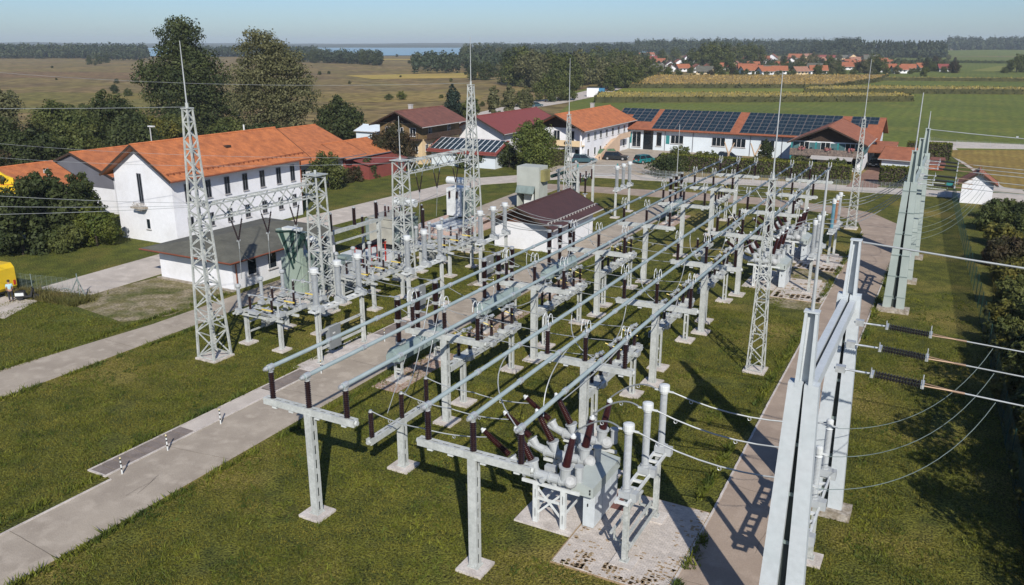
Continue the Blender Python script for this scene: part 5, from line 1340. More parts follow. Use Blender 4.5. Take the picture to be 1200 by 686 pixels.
# ------------------------------------------------------------------ fences
def mesh_fence(label, pts, h, m, mp, name='mesh_fence', step=2.5, post_r=0.03, gap=0.10):
    o0 = Vector((*pts[0], 0)); t = thing(name, label, 'fence', o0)
    pm = MB().tube((0,0,0),(0,0,h),post_r,n=6).mesh('fence_post', M[mp])
    net = MB()
    for a, b in zip(pts[:-1], pts[1:]):
        a = Vector((*a,0)); b = Vector((*b,0)); L = (b-a).length; n = max(1, int(L/step)); d = (b-a)/L
        for i in range(n):
            link('fence_post', pm, t, loc=a + d*(L*i/n) - o0)
        k = int(L/gap)
        # vertical and horizontal strands
        for i in range(k):
            p = a + d*(L*i/k) - o0
            net.add([p+Vector((0,0,0.03)), p+d*0.018+Vector((0,0,0.03)), p+d*0.018+Vector((0,0,h-0.05)), p+Vector((0,0,h-0.05))], [(0,1,2,3)])
        z = 0.05
        while z < h:
            p = a-o0; q = b-o0
            net.add([p+Vector((0,0,z)), q+Vector((0,0,z)), q+Vector((0,0,z+0.014)), p+Vector((0,0,z+0.014))], [(0,1,2,3)]); z += 0.12
    net.build('netting', M[m], t, kind='stuff')
    return t
M['fgreen'] = mat('green_fence_wire', (0.012,0.065,0.050), rough=0.6, var=0.3)
mesh_fence('long dark green mesh fence along the right side of the yard', [(5.6,10),(4.6,36),(4.0,48.5),(3.6,58),(2.7,74.5),(1.7,90),(-0.2,125.0)], 2.1, 'fgreen', 'fgreen', gap=0.05)
mesh_fence('thin grey wire fence along the public path at the far side', [(-0.2,125.0),(-8,123.9),(-25,122.3),(-42,118.9)], 1.7, 'lgrey', 'dsteel', gap=0.5, step=3.4)
mesh_fence('short wire fence with a braced end post beside the driveway at left', [(-61.8,39.6),(-66.5,38.6),(-71,37.6),(-80,36)], 1.7, 'dsteel', 'dsteel', gap=0.5, step=2.6)
mesh_fence('wire fence along the public road beside the far meadow', [(-6,195.5),(-1,191.5),(11,191.0),(60,195)], 1.2, 'lgrey', 'lgrey', gap=1.0, step=6)
t = thing('fence_brace', 'inverted V brace of dark steel at the end of the short wire fence', 'fence brace', (-62.3, 39.9, 0))
MB().tube((-0.9,-0.3,0),(0,0,1.5),0.04,n=6).tube((0.5,0.2,0),(0,0,1.5),0.04,n=6).tube((0,0,1.3),(0,0,1.95),0.045,n=6).path([(-1.6,-0.5,0.5),(-1.1,-0.4,0.65),(-0.6,-0.2,0.5)],0.03,5).build('brace', M['dsteel'], t)
# sliding gate
t = thing('sliding_gate', 'pale sliding gate with green posts before the forecourt of the orange-roofed house', 'gate', (-49.6, 119.4, 0), R(29))
q = MB()
for i in range(48): q.box(-2.9+i*0.12, -2.88+i*0.12, -0.02, 0.02, 0.15, 1.75)
q.box(-2.95,2.95,-0.04,0.04,1.72,1.8).box(-2.95,2.95,-0.04,0.04,0.1,0.18); q.build('infill', M['lgrey'], t)
for x in (-3.1,3.1): MB().box(x-0.1,x+0.1,-0.1,0.1,0,2.0).build('gate_post', M['teal'], t)
# teal hose drum / cap on fence corner, pallets and benches by the far path
t = thing('signal_box', 'small turquoise box on a thin white arm at the far fence corner', 'box', (-0.9, 124.4, 0))
MB().tube((0,0,0),(0,0,1.8),0.05,n=6).build('post', M['lgrey'], t); MB().cbox((0.2,0,2.0),(0.8,0.6,0.7)).build('box', M['teal'], t)
q = MB()
for z in (1.2,1.6,2.0): q.tube((-3.2,0,z),(0,0,z-0.05),0.04,n=5)
q.build('arm', M['white'], t)
for i, (x, y) in enumerate(((-6.6,151),(-6.8,157),(-6.6,163.5))):
    t = thing('wood_stack', 'stack of brown boards behind the far portal, %s' % ('nearest', 'middle', 'farthest')[i], 'wood stack', (x+3.0, y+1, 0), R(5), group='stacks of boards')
    q = MB()
    for k in range(4): MB().box(-1.5+rnd.uniform(-.1,.1), 1.5+rnd.uniform(-.1,.1), -0.7, 0.7, 0.1+k*0.24, 0.31+k*0.24).build('board', M['terra'], t)
    roof_slab([(-1.7,-0.9,1.1),(1.7,-0.9,1.1),(1.7,0.9,1.35),(-1.7,0.9,1.35)],0.06).build('cover', M['rustroof'], t)
# ------------------------------------------------------------------ vehicles
def car(label, loc, rz, body, L=4.4, Wd=1.78, H=1.48, estate=True, cat='car', group=None):
    t = thing('parked_car', label, cat, loc, rz, group=group)
    h = L/2; w = Wd/2
    pb = [(-h,0.32),(-h+0.05,0.72),(-h+0.25,0.86),(h-1.25,0.90),(h-0.12,0.72),(h,0.5),(h-0.03,0.30),(-h+0.05,0.26)]
    mb = MB(); n = len(pb)
    vs = [(x, -w+0.02, z) for x, z in pb] + [(x, -w, z*0.99) for x, z in pb][:0]
    rings = []
    for y, k in ((-w,0.985),(-w+0.06,1.0),(w-0.06,1.0),(w,0.985)):
        rings.append([(x*k, y, 0.3+(z-0.3)*(1 if abs(y) < w else 0.93)) for x, z in pb])
    V = [p for r_ in rings for p in r_]; F = []
    for a in range(3):
        for i in range(n): F.append((a*n+i, a*n+(i+1)%n, (a+1)*n+(i+1)%n, (a+1)*n+i))
    F += [tuple(range(n-1,-1,-1)), tuple(range(3*n,4*n))]
    mb.add(V, F); mb.build('body', body, t)
    rear = -h+0.12 if estate else -h+0.75
    g = MB(); a0, a1, b0, b1 = rear, h-1.25, rear+0.3, h-2.05
    g.add([(a0,-w+0.06,0.86),(a1,-w+0.06,0.88),(a1,w-0.06,0.88),(a0,w-0.06,0.86),(b0,-w+0.22,H-0.04),(b1,-w+0.22,H-0.04),(b1,w-0.22,H-0.04),(b0,w-0.22,H-0.04)],
          [(4,5,6,7),(0,1,5,4),(1,2,6,5),(2,3,7,6),(3,0,4,7)])
    g.build('window', M['glass'], t)
    MB().box(b0-0.03,b1+0.03,-w+0.2,w-0.2,H-0.05,H).build('roof', body, t)
    p = MB()
    for s in (-1,1):
        for x0, x1 in ((a0+0.05,b0),(a1,b1),((a0+a1)/2,(b0+b1)/2)):
            p.bar((x0,s*(w-0.055),0.87),(x1,s*(w-0.21),H-0.03),0.06,0.05)
    p.build('pillar', body, t)
    for x in (-h+0.8, h-0.85):
        for s in (-1,1):
            wh = MB().tube((x,s*(w-0.2),0.32),(x,s*(w+0.01),0.32),0.32,n=16).build('tyre', M['black'], t)
            MB().tube((x,s*(w-0.05),0.32),(x,s*(w+0.02),0.32),0.19,n=10).build('rim', M['silver'], wh)
    for s in (-1,1):
        MB().box(h-0.14,h-0.02,s*(w-0.42)-0.16,s*(w-0.42)+0.16,0.55,0.68).build('headlight', M['white'], t)
        MB().box(-h-0.005,-h+0.1,s*(w-0.25)-0.12,s*(w-0.25)+0.12,0.6,0.8).build('tail_light', M['red'], t)
    MB().box(h-0.03,h+0.012,-0.26,0.26,0.38,0.48).box(-h-0.012,-h+0.03,-0.26,0.26,0.48,0.58).build('number_plate', M['white'], t)
    return t
cd = mat('dark_car_paint', (0.02,0.024,0.028), rough=0.2, var=0.1)
cb_ = mat('blue_grey_car_paint', (0.04,0.09,0.11), rough=0.2, var=0.1)
ct = mat('teal_car_paint', (0.02,0.17,0.18), rough=0.25, var=0.1)
car('black estate car parked on the forecourt beside the outside staircase', (-54.0, 138.4, 0.06), R(10), cd)
car('dark blue-grey car half hidden behind the gate in front of the orange-roofed house', (-57.5, 132.3, 0.06), R(20), cb_)
car('teal car parked at the left end of the long hedge', (-48.0, 137.2, 0.06), R(60), ct)
car('dark car partly hidden by the end of the hedge, beside the teal car', (-45.0, 140.5, 0.02), R(70), cd)
car('black car in the garden behind the hedge, before the long white house', (-36.0, 147.3, 0.02), R(5), cd)
car('dark car standing inside the open carport, seen from the front', (-12.4, 152.2, 0.02), R(-95), cd, H=1.6)
car('small dark blue car on the main road at the tree row', (-124.5, 246, 0.1), R(60), cb_)
car('dark van-like car by the blue container under the roadside trees', (-139.0, 345, 0.1), R(70), cd, H=1.9, cat='car')
t = thing('boat_cover', 'green tarpaulin over a trailer beside the black estate car', 'trailer', (-56.6, 140.6, 0.06), R(20))
MB().add([(-2,-0.8,0.5),(2,-0.8,0.5),(2,0.8,0.5),(-2,0.8,0.5),(-1.4,-0.3,1.5),(1.2,-0.3,1.6),(1.2,0.3,1.6),(-1.4,0.3,1.5)],[(4,5,6,7),(0,1,5,4),(1,2,6,5),(2,3,7,6),(3,0,4,7)]).build('tarpaulin', mat('green_tarpaulin', (0.05,0.12,0.05), rough=0.7, var=0.4, vscale=2), t)
for y in (-0.8,0.8): MB().tube((0,y-0.1,0.3),(0,y+0.1,0.3),0.3,n=12).build('tyre', M['black'], t)
# container by the road
t = thing('container', 'white and blue container beside the main road', 'container', (-128.2, 305.0, 0), R(20))
MB().box(-3.6,1.0,-1.6,1.6,0.1,3.3).build('body', M['render'], t); MB().box(1.002,3.2,-1.6,1.6,0.1,3.3).build('blue_end', mat('blue_sheet', (0.03,0.17,0.30), rough=0.5, var=0.1), t)
# yellow delivery van at the left edge
t = thing('delivery_van', 'bright yellow box van cut by the left edge, beside a person on foot', 'van', (-69.1, 36.7, 0.05), R(8))
q = MB(); q.extr([(-2.6,-1.05,0.45),(1.6,-1.05,0.45),(1.75,-1.05,0.7),(1.75,-1.05,2.25),(1.45,-1.05,2.62),(-2.6,-1.05,2.62)],(0,2.1,0)); q.build('body', M['yellow'], t)
MB().extr([(-3.9,-0.95,0.45),(-2.61,-0.95,0.45),(-2.61,-0.95,2.1),(-3.1,-0.95,2.0),(-3.8,-0.95,1.2)],(0,1.9,0)).build('cab', M['yellow'], t)
MB().extr([(-3.72,-0.97,1.35),(-2.75,-0.97,1.35),(-2.75,-0.97,1.95),(-3.12,-0.97,1.95)],(0,1.94,0)).build('window', M['glass'], t)
for x in (-3.2,0.7):
    for y in (-1.0,1.0):
        w_ = MB().tube((x,y-0.12,0.36),(x,y+0.12,0.36),0.36,n=14).build('tyre', M['black'], t); MB().tube((x,y-0.13,0.36),(x,y+0.13,0.36),0.2,n=10).build('rim', M['fitting'], w_)
MB().box(1.755,1.78,-0.95,-0.75,0.8,1.2).box(1.755,1.78,0.75,0.95,0.8,1.2).build('tail_light', M['red'], t)
MB().box(-2.7,1.7,-1.0,1.0,0.35,0.44).build('chassis', M['black'], t)

# person by the van, with a scooter
def skin_person(label, loc, rz):
    t = thing('person', label, 'person', loc, rz)
    def skin(name, pts, edges, m, parent, root=0):
        me = bpy.data.meshes.new(name); me.from_pydata([p[0] for p in pts], edges, []); me.update()
        o = bpy.data.objects.new(name, me); COL.objects.link(o)
        mod = o.modifiers.new('s', 'SKIN'); me.materials.append(m)
        for i, p in enumerate(pts):
            sv = me.skin_vertices[0].data[i]; sv.radius = (p[1], p[1] if len(p) < 3 else p[2]); sv.use_root = (i == root)
        sb = o.modifiers.new('b', 'SUBSURF'); sb.levels = 2; sb.render_levels = 2
        o.parent = parent; return o
    skin_m = mat('skin', (0.42,0.24,0.17), rough=0.6, var=0.1)
    P = [((0,0,0.98),0.15,0.11),((0,0,1.2),0.13,0.10),((0,0.02,1.40),0.16,0.10),((0,0.02,1.50),0.06),((0,0.04,1.58),0.065),((0,0.05,1.68),0.095),((0,0.04,1.76),0.075),
         ((0.17,0.02,1.42),0.055),((0.23,0.04,1.18),0.045),((0.22,0.16,0.98),0.036),((0.21,0.22,0.90),0.04),
         ((-0.17,0.02,1.42),0.055),((-0.23,0.02,1.18),0.045),((-0.22,0.14,0.97),0.036),((-0.21,0.20,0.89),0.04),
         ((0.10,0,0.90),0.095),((0.11,0.02,0.50),0.06),((0.11,-0.02,0.10),0.042),((0.12,0.14,0.04),0.04),
         ((-0.10,0,0.90),0.095),((-0.12,0.10,0.52),0.06),((-0.12,0.02,0.10),0.042),((-0.12,0.18,0.04),0.04)]
    E = [(0,1),(1,2),(2,3),(3,4),(4,5),(5,6),(2,7),(7,8),(8,9),(9,10),(2,11),(11,12),(12,13),(13,14),(0,15),(15,16),(16,17),(17,18),(0,19),(19,20),(20,21),(21,22)]
    body = skin('body', P, E, skin_m, t)
    g = 0.022
    skin('shirt', [((0,0,0.95),0.165,0.13),((0,0,1.2),0.15,0.125),((0,0.02,1.40),0.18,0.125),((0,0.02,1.47),0.08),((0.18,0.02,1.42),0.078),((0.23,0.03,1.22),0.066),((-0.18,0.02,1.42),0.078),((-0.23,0.02,1.22),0.066)],
         [(0,1),(1,2),(2,3),(2,4),(4,5),(2,6),(6,7)], mat('light_blue_shirt', (0.35,0.50,0.55), rough=0.8, var=0.1), t)
    skin('trousers', [((0,0,0.98),0.16,0.125),((0.10,0,0.88),0.11),((0.11,0.02,0.50),0.08),((0.11,-0.02,0.12),0.065),((-0.10,0,0.88),0.11),((-0.12,0.10,0.52),0.08),((-0.12,0.02,0.12),0.065)],
         [(0,1),(1,2),(2,3),(0,4),(4,5),(5,6)], mat('dark_trousers', (0.02,0.022,0.03), rough=0.9, var=0.2), t)
    hair = MB().lathe([(0.02,-0.02),(0.095,0.0),(0.112,0.06),(0.10,0.12),(0.06,0.165),(0.01,0.18)], (0,0.035,1.655), n=12).build('hair', mat('brown_hair', (0.05,0.03,0.02), rough=0.9), t, smooth=True)
    fc = MB().tube((0,0.145,1.67),(0,0.165,1.66),0.012,0.016,n=6).box(-0.03,0.03,0.135,0.145,1.625,1.632)
    for s in (-1,1): fc.box(s*0.035-0.012,s*0.035+0.012,0.136,0.146,1.69,1.70).cbox((s*0.098,0.05,1.68),(0.02,0.04,0.055))
    fc.build('face', skin_m, body)
    fg = MB()
    for s in (-1,1):
        for k in range(4): fg.path([(s*0.21+(k-1.5)*0.018,0.235,0.88),(s*0.21+(k-1.5)*0.020,0.275,0.85-0.004*k),(s*0.21+(k-1.5)*0.02,0.285,0.815+0.004*abs(k-1.5))],0.0085,5)
        fg.path([(s*0.21-s*0.035,0.22,0.90),(s*0.21-s*0.055,0.25,0.88),(s*0.21-s*0.05,0.275,0.86)],0.010,5)
    fg.build('fingers', skin_m, body)
    sh = MB()
    for s, y in ((1,0.05),(-1,0.09)): sh.cbox((s*0.115,y,0.045),(0.10,0.28,0.09))
    sh.build('shoe', M['black'], t)
    return t
skin_person('person in a light blue shirt and dark trousers standing behind the yellow van', (-65.7, 36.3, 0.04), R(60))
t = thing('scooter', 'dark scooter with white side panel beside the person at the left edge', 'scooter', (-64.9, 37.2, 0.03), R(40))
for x in (-0.62,0.62): MB().tube((x,-0.06,0.25),(x,0.06,0.25),0.25,n=14).build('wheel', M['black'], t)
MB().extr([(-0.85,-0.15,0.35),(-0.1,-0.15,0.28),(0.3,-0.15,0.28),(0.5,-0.15,0.95),(0.42,-0.15,1.0),(0.15,-0.15,0.42),(-0.1,-0.15,0.42),(-0.2,-0.15,0.75),(-0.9,-0.15,0.72)],(0,0.3,0)).tube((0.62,0,0.25),(0.42,0,1.05),0.04,n=8).tube((0.4,-0.3,1.08),(0.4,0.3,1.08),0.025,n=6).build('body', M['black'], t)
MB().box(-0.9,-0.25,-0.17,-0.155,0.42,0.68).box(-0.9,-0.25,0.155,0.17,0.42,0.68).build('side_panel', M['white'], t)
MB().box(-0.85,-0.15,-0.14,0.14,0.72,0.82).build('saddle', M['black'], t)

# yellow pylon sign at the left edge
t = thing('yellow_sign', 'yellow sign with red and black lettering on a pole at the left edge', 'sign', (-84.7, 48.8, -2.5), R(35))
t.scale = (1.12, 1.12, 1.12)
MB().tube((-1.6,0.25,2.0),(-1.6,0.25,9.0),0.12,n=8).build('pole', M['steel2'], t)
poly = [(-3.2,0,7.2),(0.3,0,6.95),(0.3,0,8.35),(-0.3,0,8.6),(-0.9,0,9.05),(-1.8,0,9.25),(-3.2,0,9.3)]
MB().extr(poly, (0,0.2,0)).build('board', M['yellow'], t)
def strokes(x0, x1, z, h, m, seed, w=0.06, nm='lettering'):
    rr = random.Random(seed); mb = MB(); x = x0
    while x < x1:
        wd = h*rr.uniform(0.35,0.6)
        mb.cbox((x+w/2,-0.012,z+h/2),(w,0.012,h*(1 if rr.random() < 0.35 else 0.7)))
        if rr.random() < 0.7: mb.cbox((x+wd/2,-0.013,z+h*rr.choice((0.05,0.35,0.65))),(wd*0.8,0.012,w*0.9))
        if rr.random() < 0.5: mb.cbox((x+wd-w/2,-0.011,z+h*0.35),(w,0.012,h*0.7))
        x += wd+w
    mb.build(nm, m, t)
strokes(-3.1,-0.8,7.95,0.32,M['red'],4,0.07)
strokes(-3.1,-0.5,7.32,0.30,M['black'],8,0.06)
MB().cbox((-1.7,-0.012,8.75),(0.3,0.012,0.34)).build('emblem', M['red'], t)
MB().box(-3.2,0.3,-0.014,-0.002,7.75,7.80).build('stripe', M['red'], t)
# street lamps by the halls
for i, (x, y, h) in enumerate(((-104, 58.5, 10.5), (-97.5, 76.2, 9.2))):
    t = thing('street_lamp', ('pale lamp post at the left edge behind the yellow sign', 'lamp head on a short pole just above the ridge of the white building')[i], 'street lamp', (x, y, 0), group='street lamps by the halls')
    MB().tube((0,0,0),(0,0,h),0.12,0.07,n=8).build('pole', M['lgrey'], t); MB().cbox((0.3,0,h),(1.1,0.35,0.16)).build('lamp_head', M['white'], t)

# flag poles of the garden, slim light masts
t = thing('pole', 'bare pale pole rising in front of the left end of the long hedge', 'pole', (-37.3, 121.0, 0))
MB().tube((0,0,0),(0,0,8.5),0.06,0.04,n=6).build('shaft', M['lgrey'], t)

# ------------------------------------------------------------------ vegetation
L1 = leafmat('foliage_dark', (0.030,0.044,0.014), (0.066,0.080,0.024), 0.30)
L2 = leafmat('foliage_mid', (0.052,0.070,0.018), (0.105,0.115,0.030), 0.35)
L3 = leafmat('foliage_olive', (0.085,0.090,0.036), (0.150,0.145,0.068), 0.45)
L4 = leafmat('foliage_bright', (0.060,0.085,0.014), (0.115,0.125,0.022), 0.6)
L5 = leafmat('foliage_bronze', (0.060,0.038,0.020), (0.036,0.040,0.014), 0.5)
L6 = leafmat('foliage_spruce', (0.016,0.030,0.020), (0.028,0.046,0.030), 0.4)
L7 = leafmat('foliage_yellowing', (0.150,0.130,0.024), (0.075,0.085,0.020), 0.7)
def crown_np(lobes, n, size, seed, inner=0.35, flat=0.0, spread=0.16):
    """leaf clumps scattered through and over lobes; lobes: (x,y,z,rx,ry,rz)"""
    rg = np.random.default_rng(seed)
    lob = np.array(lobes, float)
    w = (lob[:,3]*lob[:,4] + lob[:,5]*lob[:,3]); w /= w.sum()
    idx = rg.choice(len(lob), n, p=w); L = lob[idx]
    d = rg.normal(size=(n,3)); d /= np.linalg.norm(d, axis=1)[:,None]
    ph = rg.uniform(0, 6.28, (3,)); 
    bump = 1 + 0.13*np.sin(5*d[:,0]+ph[0]+idx) + 0.12*np.sin(6*d[:,1]+ph[1]+2*idx) + 0.10*np.sin(7*d[:,2]+ph[2]+idx*3)
    r = np.clip(1 - np.abs(rg.normal(0, spread, n)), 0.2, 1.1) + rg.normal(0, 0.035, n)
    deep = rg.random(n) < inner; r = np.where(deep, rg.uniform(0.25, 0.9, n), r)
    c = L[:,:3] + d*L[:,3:6]*(r*bump)[:,None]
    nm = d + rg.normal(0, 0.55, (n,3)); nm[:,2] += 0.25; nm /= np.linalg.norm(nm, axis=1)[:,None]
    a = np.cross(nm, rg.normal(size=(n,3))); a /= np.linalg.norm(a, axis=1)[:,None]
    b = np.cross(nm, a)
    s = (size*rg.uniform(0.5, 1.4, n))[:,None]
    a *= s; b *= s*rg.uniform(0.5, 1.0, n)[:,None]
    V = np.stack([c-a*0.5, c-b*0.38+nm*s*0.06, c+a*0.55, c+b*0.42-nm*s*0.06], axis=1).reshape(-1,3)
    V[:,2] = np.maximum(V[:,2], 0.03)
    F = np.arange(4*n).reshape(-1,4)
    return V, F
def crown_mesh(name, lobes, n, size, seed, m, **k):
    V, F = crown_np(lobes, n, size, seed, **k); return np_mesh(name, V, F, m)
def trunk_mb(h, r, limbs, seed, x=0, y=0, mb=None):
    rr = random.Random(seed); mb = mb or MB()
    pts = [(x + rr.uniform(-.03,.03)*h*f, y + rr.uniform(-.03,.03)*h*f, h*f) for f in (0, 0.25, 0.5, 0.75, 1.0)]; pts[0] = (x, y, -0.2)
    for i in range(4): mb.tube(pts[i], pts[i+1], r*(1-0.21*i), r*(1-0.21*(i+1)), n=7, caps=False)
    for k in range(limbs):
        f = rr.uniform(0.3, 0.95); i = min(3, int(f*4)); p = Vector(pts[i]).lerp(Vector(pts[i+1]), f*4-i)
        a = rr.uniform(0, 6.28); L = h*rr.uniform(0.12, 0.26)
        q = p + Vector((math.cos(a)*L*0.75, math.sin(a)*L*0.75, L*0.65)); mb.tube(p, q, r*0.38*(1.1-f), r*0.1, n=5, caps=False)
    return mb
def tree(label, loc, lobes, n, size, seed, m, h=None, r=0.3, limbs=7, group=None, name='tree', cat='tree', **k):
    t = thing(name, label, cat, loc, group=group)
    h = h or 0.82*max(l[2] for l in lobes)
    trunk_mb(h, r, limbs, seed).build('trunk', M['bark'], t)
    link('crown', crown_mesh('crown', lobes, n, size, seed, m, **k), t)
    return t
def auto_lobes(H, Rr, seed, n=14, z0=0.18, shape='round', squeeze=1.0):
    rr = random.Random(seed); out = []
    for i in range(n):
        f = (i+0.5)/n; z = H*(z0 + (1-z0)*f*0.93)
        if shape == 'round': w = math.sin(math.pi*min(1, 0.18+0.8*f))**0.7
        elif shape == 'cone': w = (1-f)**0.8 + 0.08
        elif shape == 'column': w = 0.8*math.sin(math.pi*min(1, 0.3+0.65*f))**0.5
        else: w = math.sin(math.pi*min(1, 0.25+0.72*f))**0.5
        a = rr.uniform(0, 6.28) if i % 2 else a_prev + math.pi + rr.uniform(-.6,.6) if i else rr.uniform(0,6.28)
        a_prev = a
        d = Rr*w*rr.uniform(0.35, 0.68); s = Rr*rr.uniform(0.30, 0.50)*max(0.35, w)
        out.append((math.cos(a)*d*squeeze, math.sin(a)*d, z, s*squeeze, s, s*rr.uniform(0.65, 0.95)))
    out.append((0, 0, H*0.55, Rr*0.5, Rr*0.5, H*0.28))
    return out
# the named big trees
def sil_lobes(rows, cx, ybase, m_px, r, seed, depth=0.8, mz=None):
    mz = mz or m_px
    rr = random.Random(seed); out = []
    for y, xa, xb in rows:
        n = max(2, int((xb-xa)*m_px/(r*0.75)))
        for i in range(n+1):
            x = (xa + (xb-xa)*i/n - cx)*m_px; x = x*(1 - r*0.6/max(abs(x), r)) if abs(x) > r else x
            for dd in (-0.6, 0.35):
                d = dd*(xb-xa)*m_px/2*depth*rr.uniform(0.6, 1.1)
                q = r*rr.uniform(0.7, 1.25)
                out.append((x*0.879 - d*0.477 + rr.uniform(-.5,.5), x*0.477 + d*0.879 + rr.uniform(-.5,.5), (ybase-y)*mz - r*0.7 + rr.uniform(-.8,.8), q, q, q*rr.uniform(0.6, 0.85)))
    return out
tree('tall very dark broad double-topped tree behind the white building', (-151.3, 129.8, 0), sil_lobes([(29,205,222),(38,190,226),(50,186,224),(62,184,248),(75,166,258),(88,163,262),(102,170,264),(118,176,268),(134,180,276),(148,182,278),(157,190,270)], 218, 162, 0.190, 2.4, 3, mz=0.186), 46000, 0.52, 11, L1, r=0.6, h=18, inner=0.2, spread=0.2)
tree('tall grey-green willow with loose feathery crown', (-122.5, 126.0, 0), sil_lobes([(36,290,318),(48,284,338),(60,280,352),(74,276,362),(88,272,366),(100,270,370),(112,274,366),(126,284,352),(140,288,350),(154,290,348),(166,296,344)], 320, 172, 0.172, 2.1, 15, mz=0.166), 40000, 0.42, 13, L3, r=0.5, h=15, inner=0.35, spread=0.32)
tree('dense round dark green tree between the willow and the chalet', (-112, 132, 0), auto_lobes(10.6, 5.6, 22, 18, 0.05), 9000, 0.50, 14, L1, r=0.3)
tree('bushy green tree in front of the orange annexe wall', (-79.0, 90.6, 0), auto_lobes(5.6, 3.5, 31, 14, 0.04), 6000, 0.30, 15, L2, r=0.15)
tree('reddish-brown tree in front of the chalet', (-82.0, 110.5, 0), auto_lobes(8.2, 4.2, 41, 16, 0.05), 7500, 0.36, 16, L5, r=0.2)
tree('second reddish tree closer to the red shed', (-86.5, 111.5, 0), auto_lobes(6.0, 3.4, 44, 12, 0.05), 4500, 0.36, 17, L5, r=0.2)
tree('blue-green spruce behind the chalet roof', (-121, 190, 0), auto_lobes(10.2, 3.9, 51, 20, 0.04, 'cone'), 6000, 0.5, 18, L6, r=0.2)
tree('small broadleaf tree right of the spruce', (-113, 186, 0), auto_lobes(7.6, 3.3, 53, 12, 0.1), 3500, 0.5, 19, L2, r=0.15)
G3 = 'slim roadside trees behind the red-roofed hall'
for i, (x, y, h) in enumerate(((-114.3,199.7,9.3),(-113.4,207,9.8),(-111,213,8.8))):
    tree('slim roadside tree behind the red-roofed hall, %s of three' % ('left', 'middle', 'right')[i], (x, y, 0), auto_lobes(h, 3.0, 55+i, 14, 0.15, 'column'), 3500, 0.5, 20+i, L3, r=0.15, group=G3)
tree('bright green bushy maple beside the orange-roofed house', (-61.2, 120.6, 0), auto_lobes(8.8, 5.2, 61, 22, 0.06), 15000, 0.32, 24, leafmat('foliage_maple', (0.070,0.096,0.020), (0.125,0.145,0.032), 0.5), r=0.25)
tree('dark conifer bush left of the bright maple', (-66.5, 121.5, 0), auto_lobes(4.6, 2.6, 63, 10, 0.03), 4000, 0.3, 25, L1, r=0.15)
tree('dark hedge bush before the solar shed', (-70.5, 119.0, 0), auto_lobes(3.0, 2.6, 65, 9, 0.02), 3500, 0.28, 26, L1, r=0.1)
tree('dark hedge bush farther left before the solar shed', (-73.5, 117.6, 0), auto_lobes(2.4, 2.2, 66, 8, 0.02), 3000, 0.28, 27, L2, r=0.1)
tree('low dark bush at the red shed', (-80.6, 101.5, 0), auto_lobes(3.2, 2.5, 67, 9, 0.02), 3500, 0.28, 28, L1, r=0.1)
tree('small bush by the annexe wall', (-79.8, 97.0, 0), auto_lobes(2.6, 1.9, 68, 8, 0.02), 2500, 0.28, 29, L5, r=0.1)
# left background group
lt = [(-146,84,14.5,6,L3,'pale olive tree at the upper left with light leaves'),(-139,100,12.5,6.5,L1,'dark tree between the olive tree and the tall dark one'),(-134,74,11.5,7,L1,'dark spreading tree at the left edge behind the yellow sign'),
      (-136,92,9.5,6,L2,'broad mid-green tree before the dark group at left'),(-128,84,7.5,5,L2,'low dark tree behind the slate gabled hall'),(-134,106,7.0,5,L7,'yellowish bush just above the ridge of the white building'),(-150,112,8.5,5,L2,'green tree left of the tall dark tree base'),(-118,62,8.0,5,L1,'dark tree behind the left hall ridge'),
      (-158,104,9,5,L3,'greyish tree behind the yellowish bush'),(-130,120,6,5,L2,'bush under the willow, left side'),(-118,118,5.5,4.5,L1,'bush under the willow, right side'),(-124,66,9,5,L5,'brownish tree behind the halls'),(-147,122,7,5,L1,'undergrowth tree below the tallest dark tree'),(-143,78,10,6,L1,'dark tree behind the ridge of the orange hall at far left'),(-128,96,8,6,L1,'dark tree just behind the slate gable and white building'),(-150,97,10.5,6,L2,'mid-green tree in the back row at upper left'),(-124,75,8,5.5,L1,'dark low tree right behind the orange-roofed hall'),(-138,113,7,5.5,L2,'green bush between the tall dark tree and white building ridge'),(-158,88,9,6,L3,'olive tree standing farthest back at the upper left')]
for i, (x, y, h, r_, m_, lab) in enumerate(lt): tree(lab, (x, y, 0), auto_lobes(h, r_, 80+i, 20, 0.05), 12000, 0.45, 40+i, m_, r=0.3)
# conifer hedge before the halls
for i, (x, y, h, r_) in enumerate(((-82.5,44.5,7.8,2.9),(-80.2,46.3,8.3,3.0),(-85.0,46.6,6.0,3.0),(-82.6,49.6,8.0,3.0),(-80.0,51.6,7.6,2.9),(-84.6,52.2,7.9,2.9),(-82.0,54.6,7.2,2.7),(-87.5,42.5,4.6,2.8))):
    tree('dark tall conifer in the hedge before the left halls, %s from the left' % ORD[min(i,7)], (x, y, 0), auto_lobes(h, r_, 120+i, 15, 0.03, 'oval'), 6500, 0.33, 60+i, L1, r=0.2, group='tall dark conifers of the left hedge')
tree('bright green lower shrub at the right end of the conifer hedge', (-76.9, 52.0, 0), auto_lobes(4.6, 2.7, 130, 13, 0.02), 6500, 0.26, 70, L4, r=0.12)
tree('low spreading green shrub in front of the conifer hedge', (-77.6, 49.4, 0), auto_lobes(2.8, 2.3, 131, 10, 0.02), 4500, 0.26, 71, L2, r=0.1)
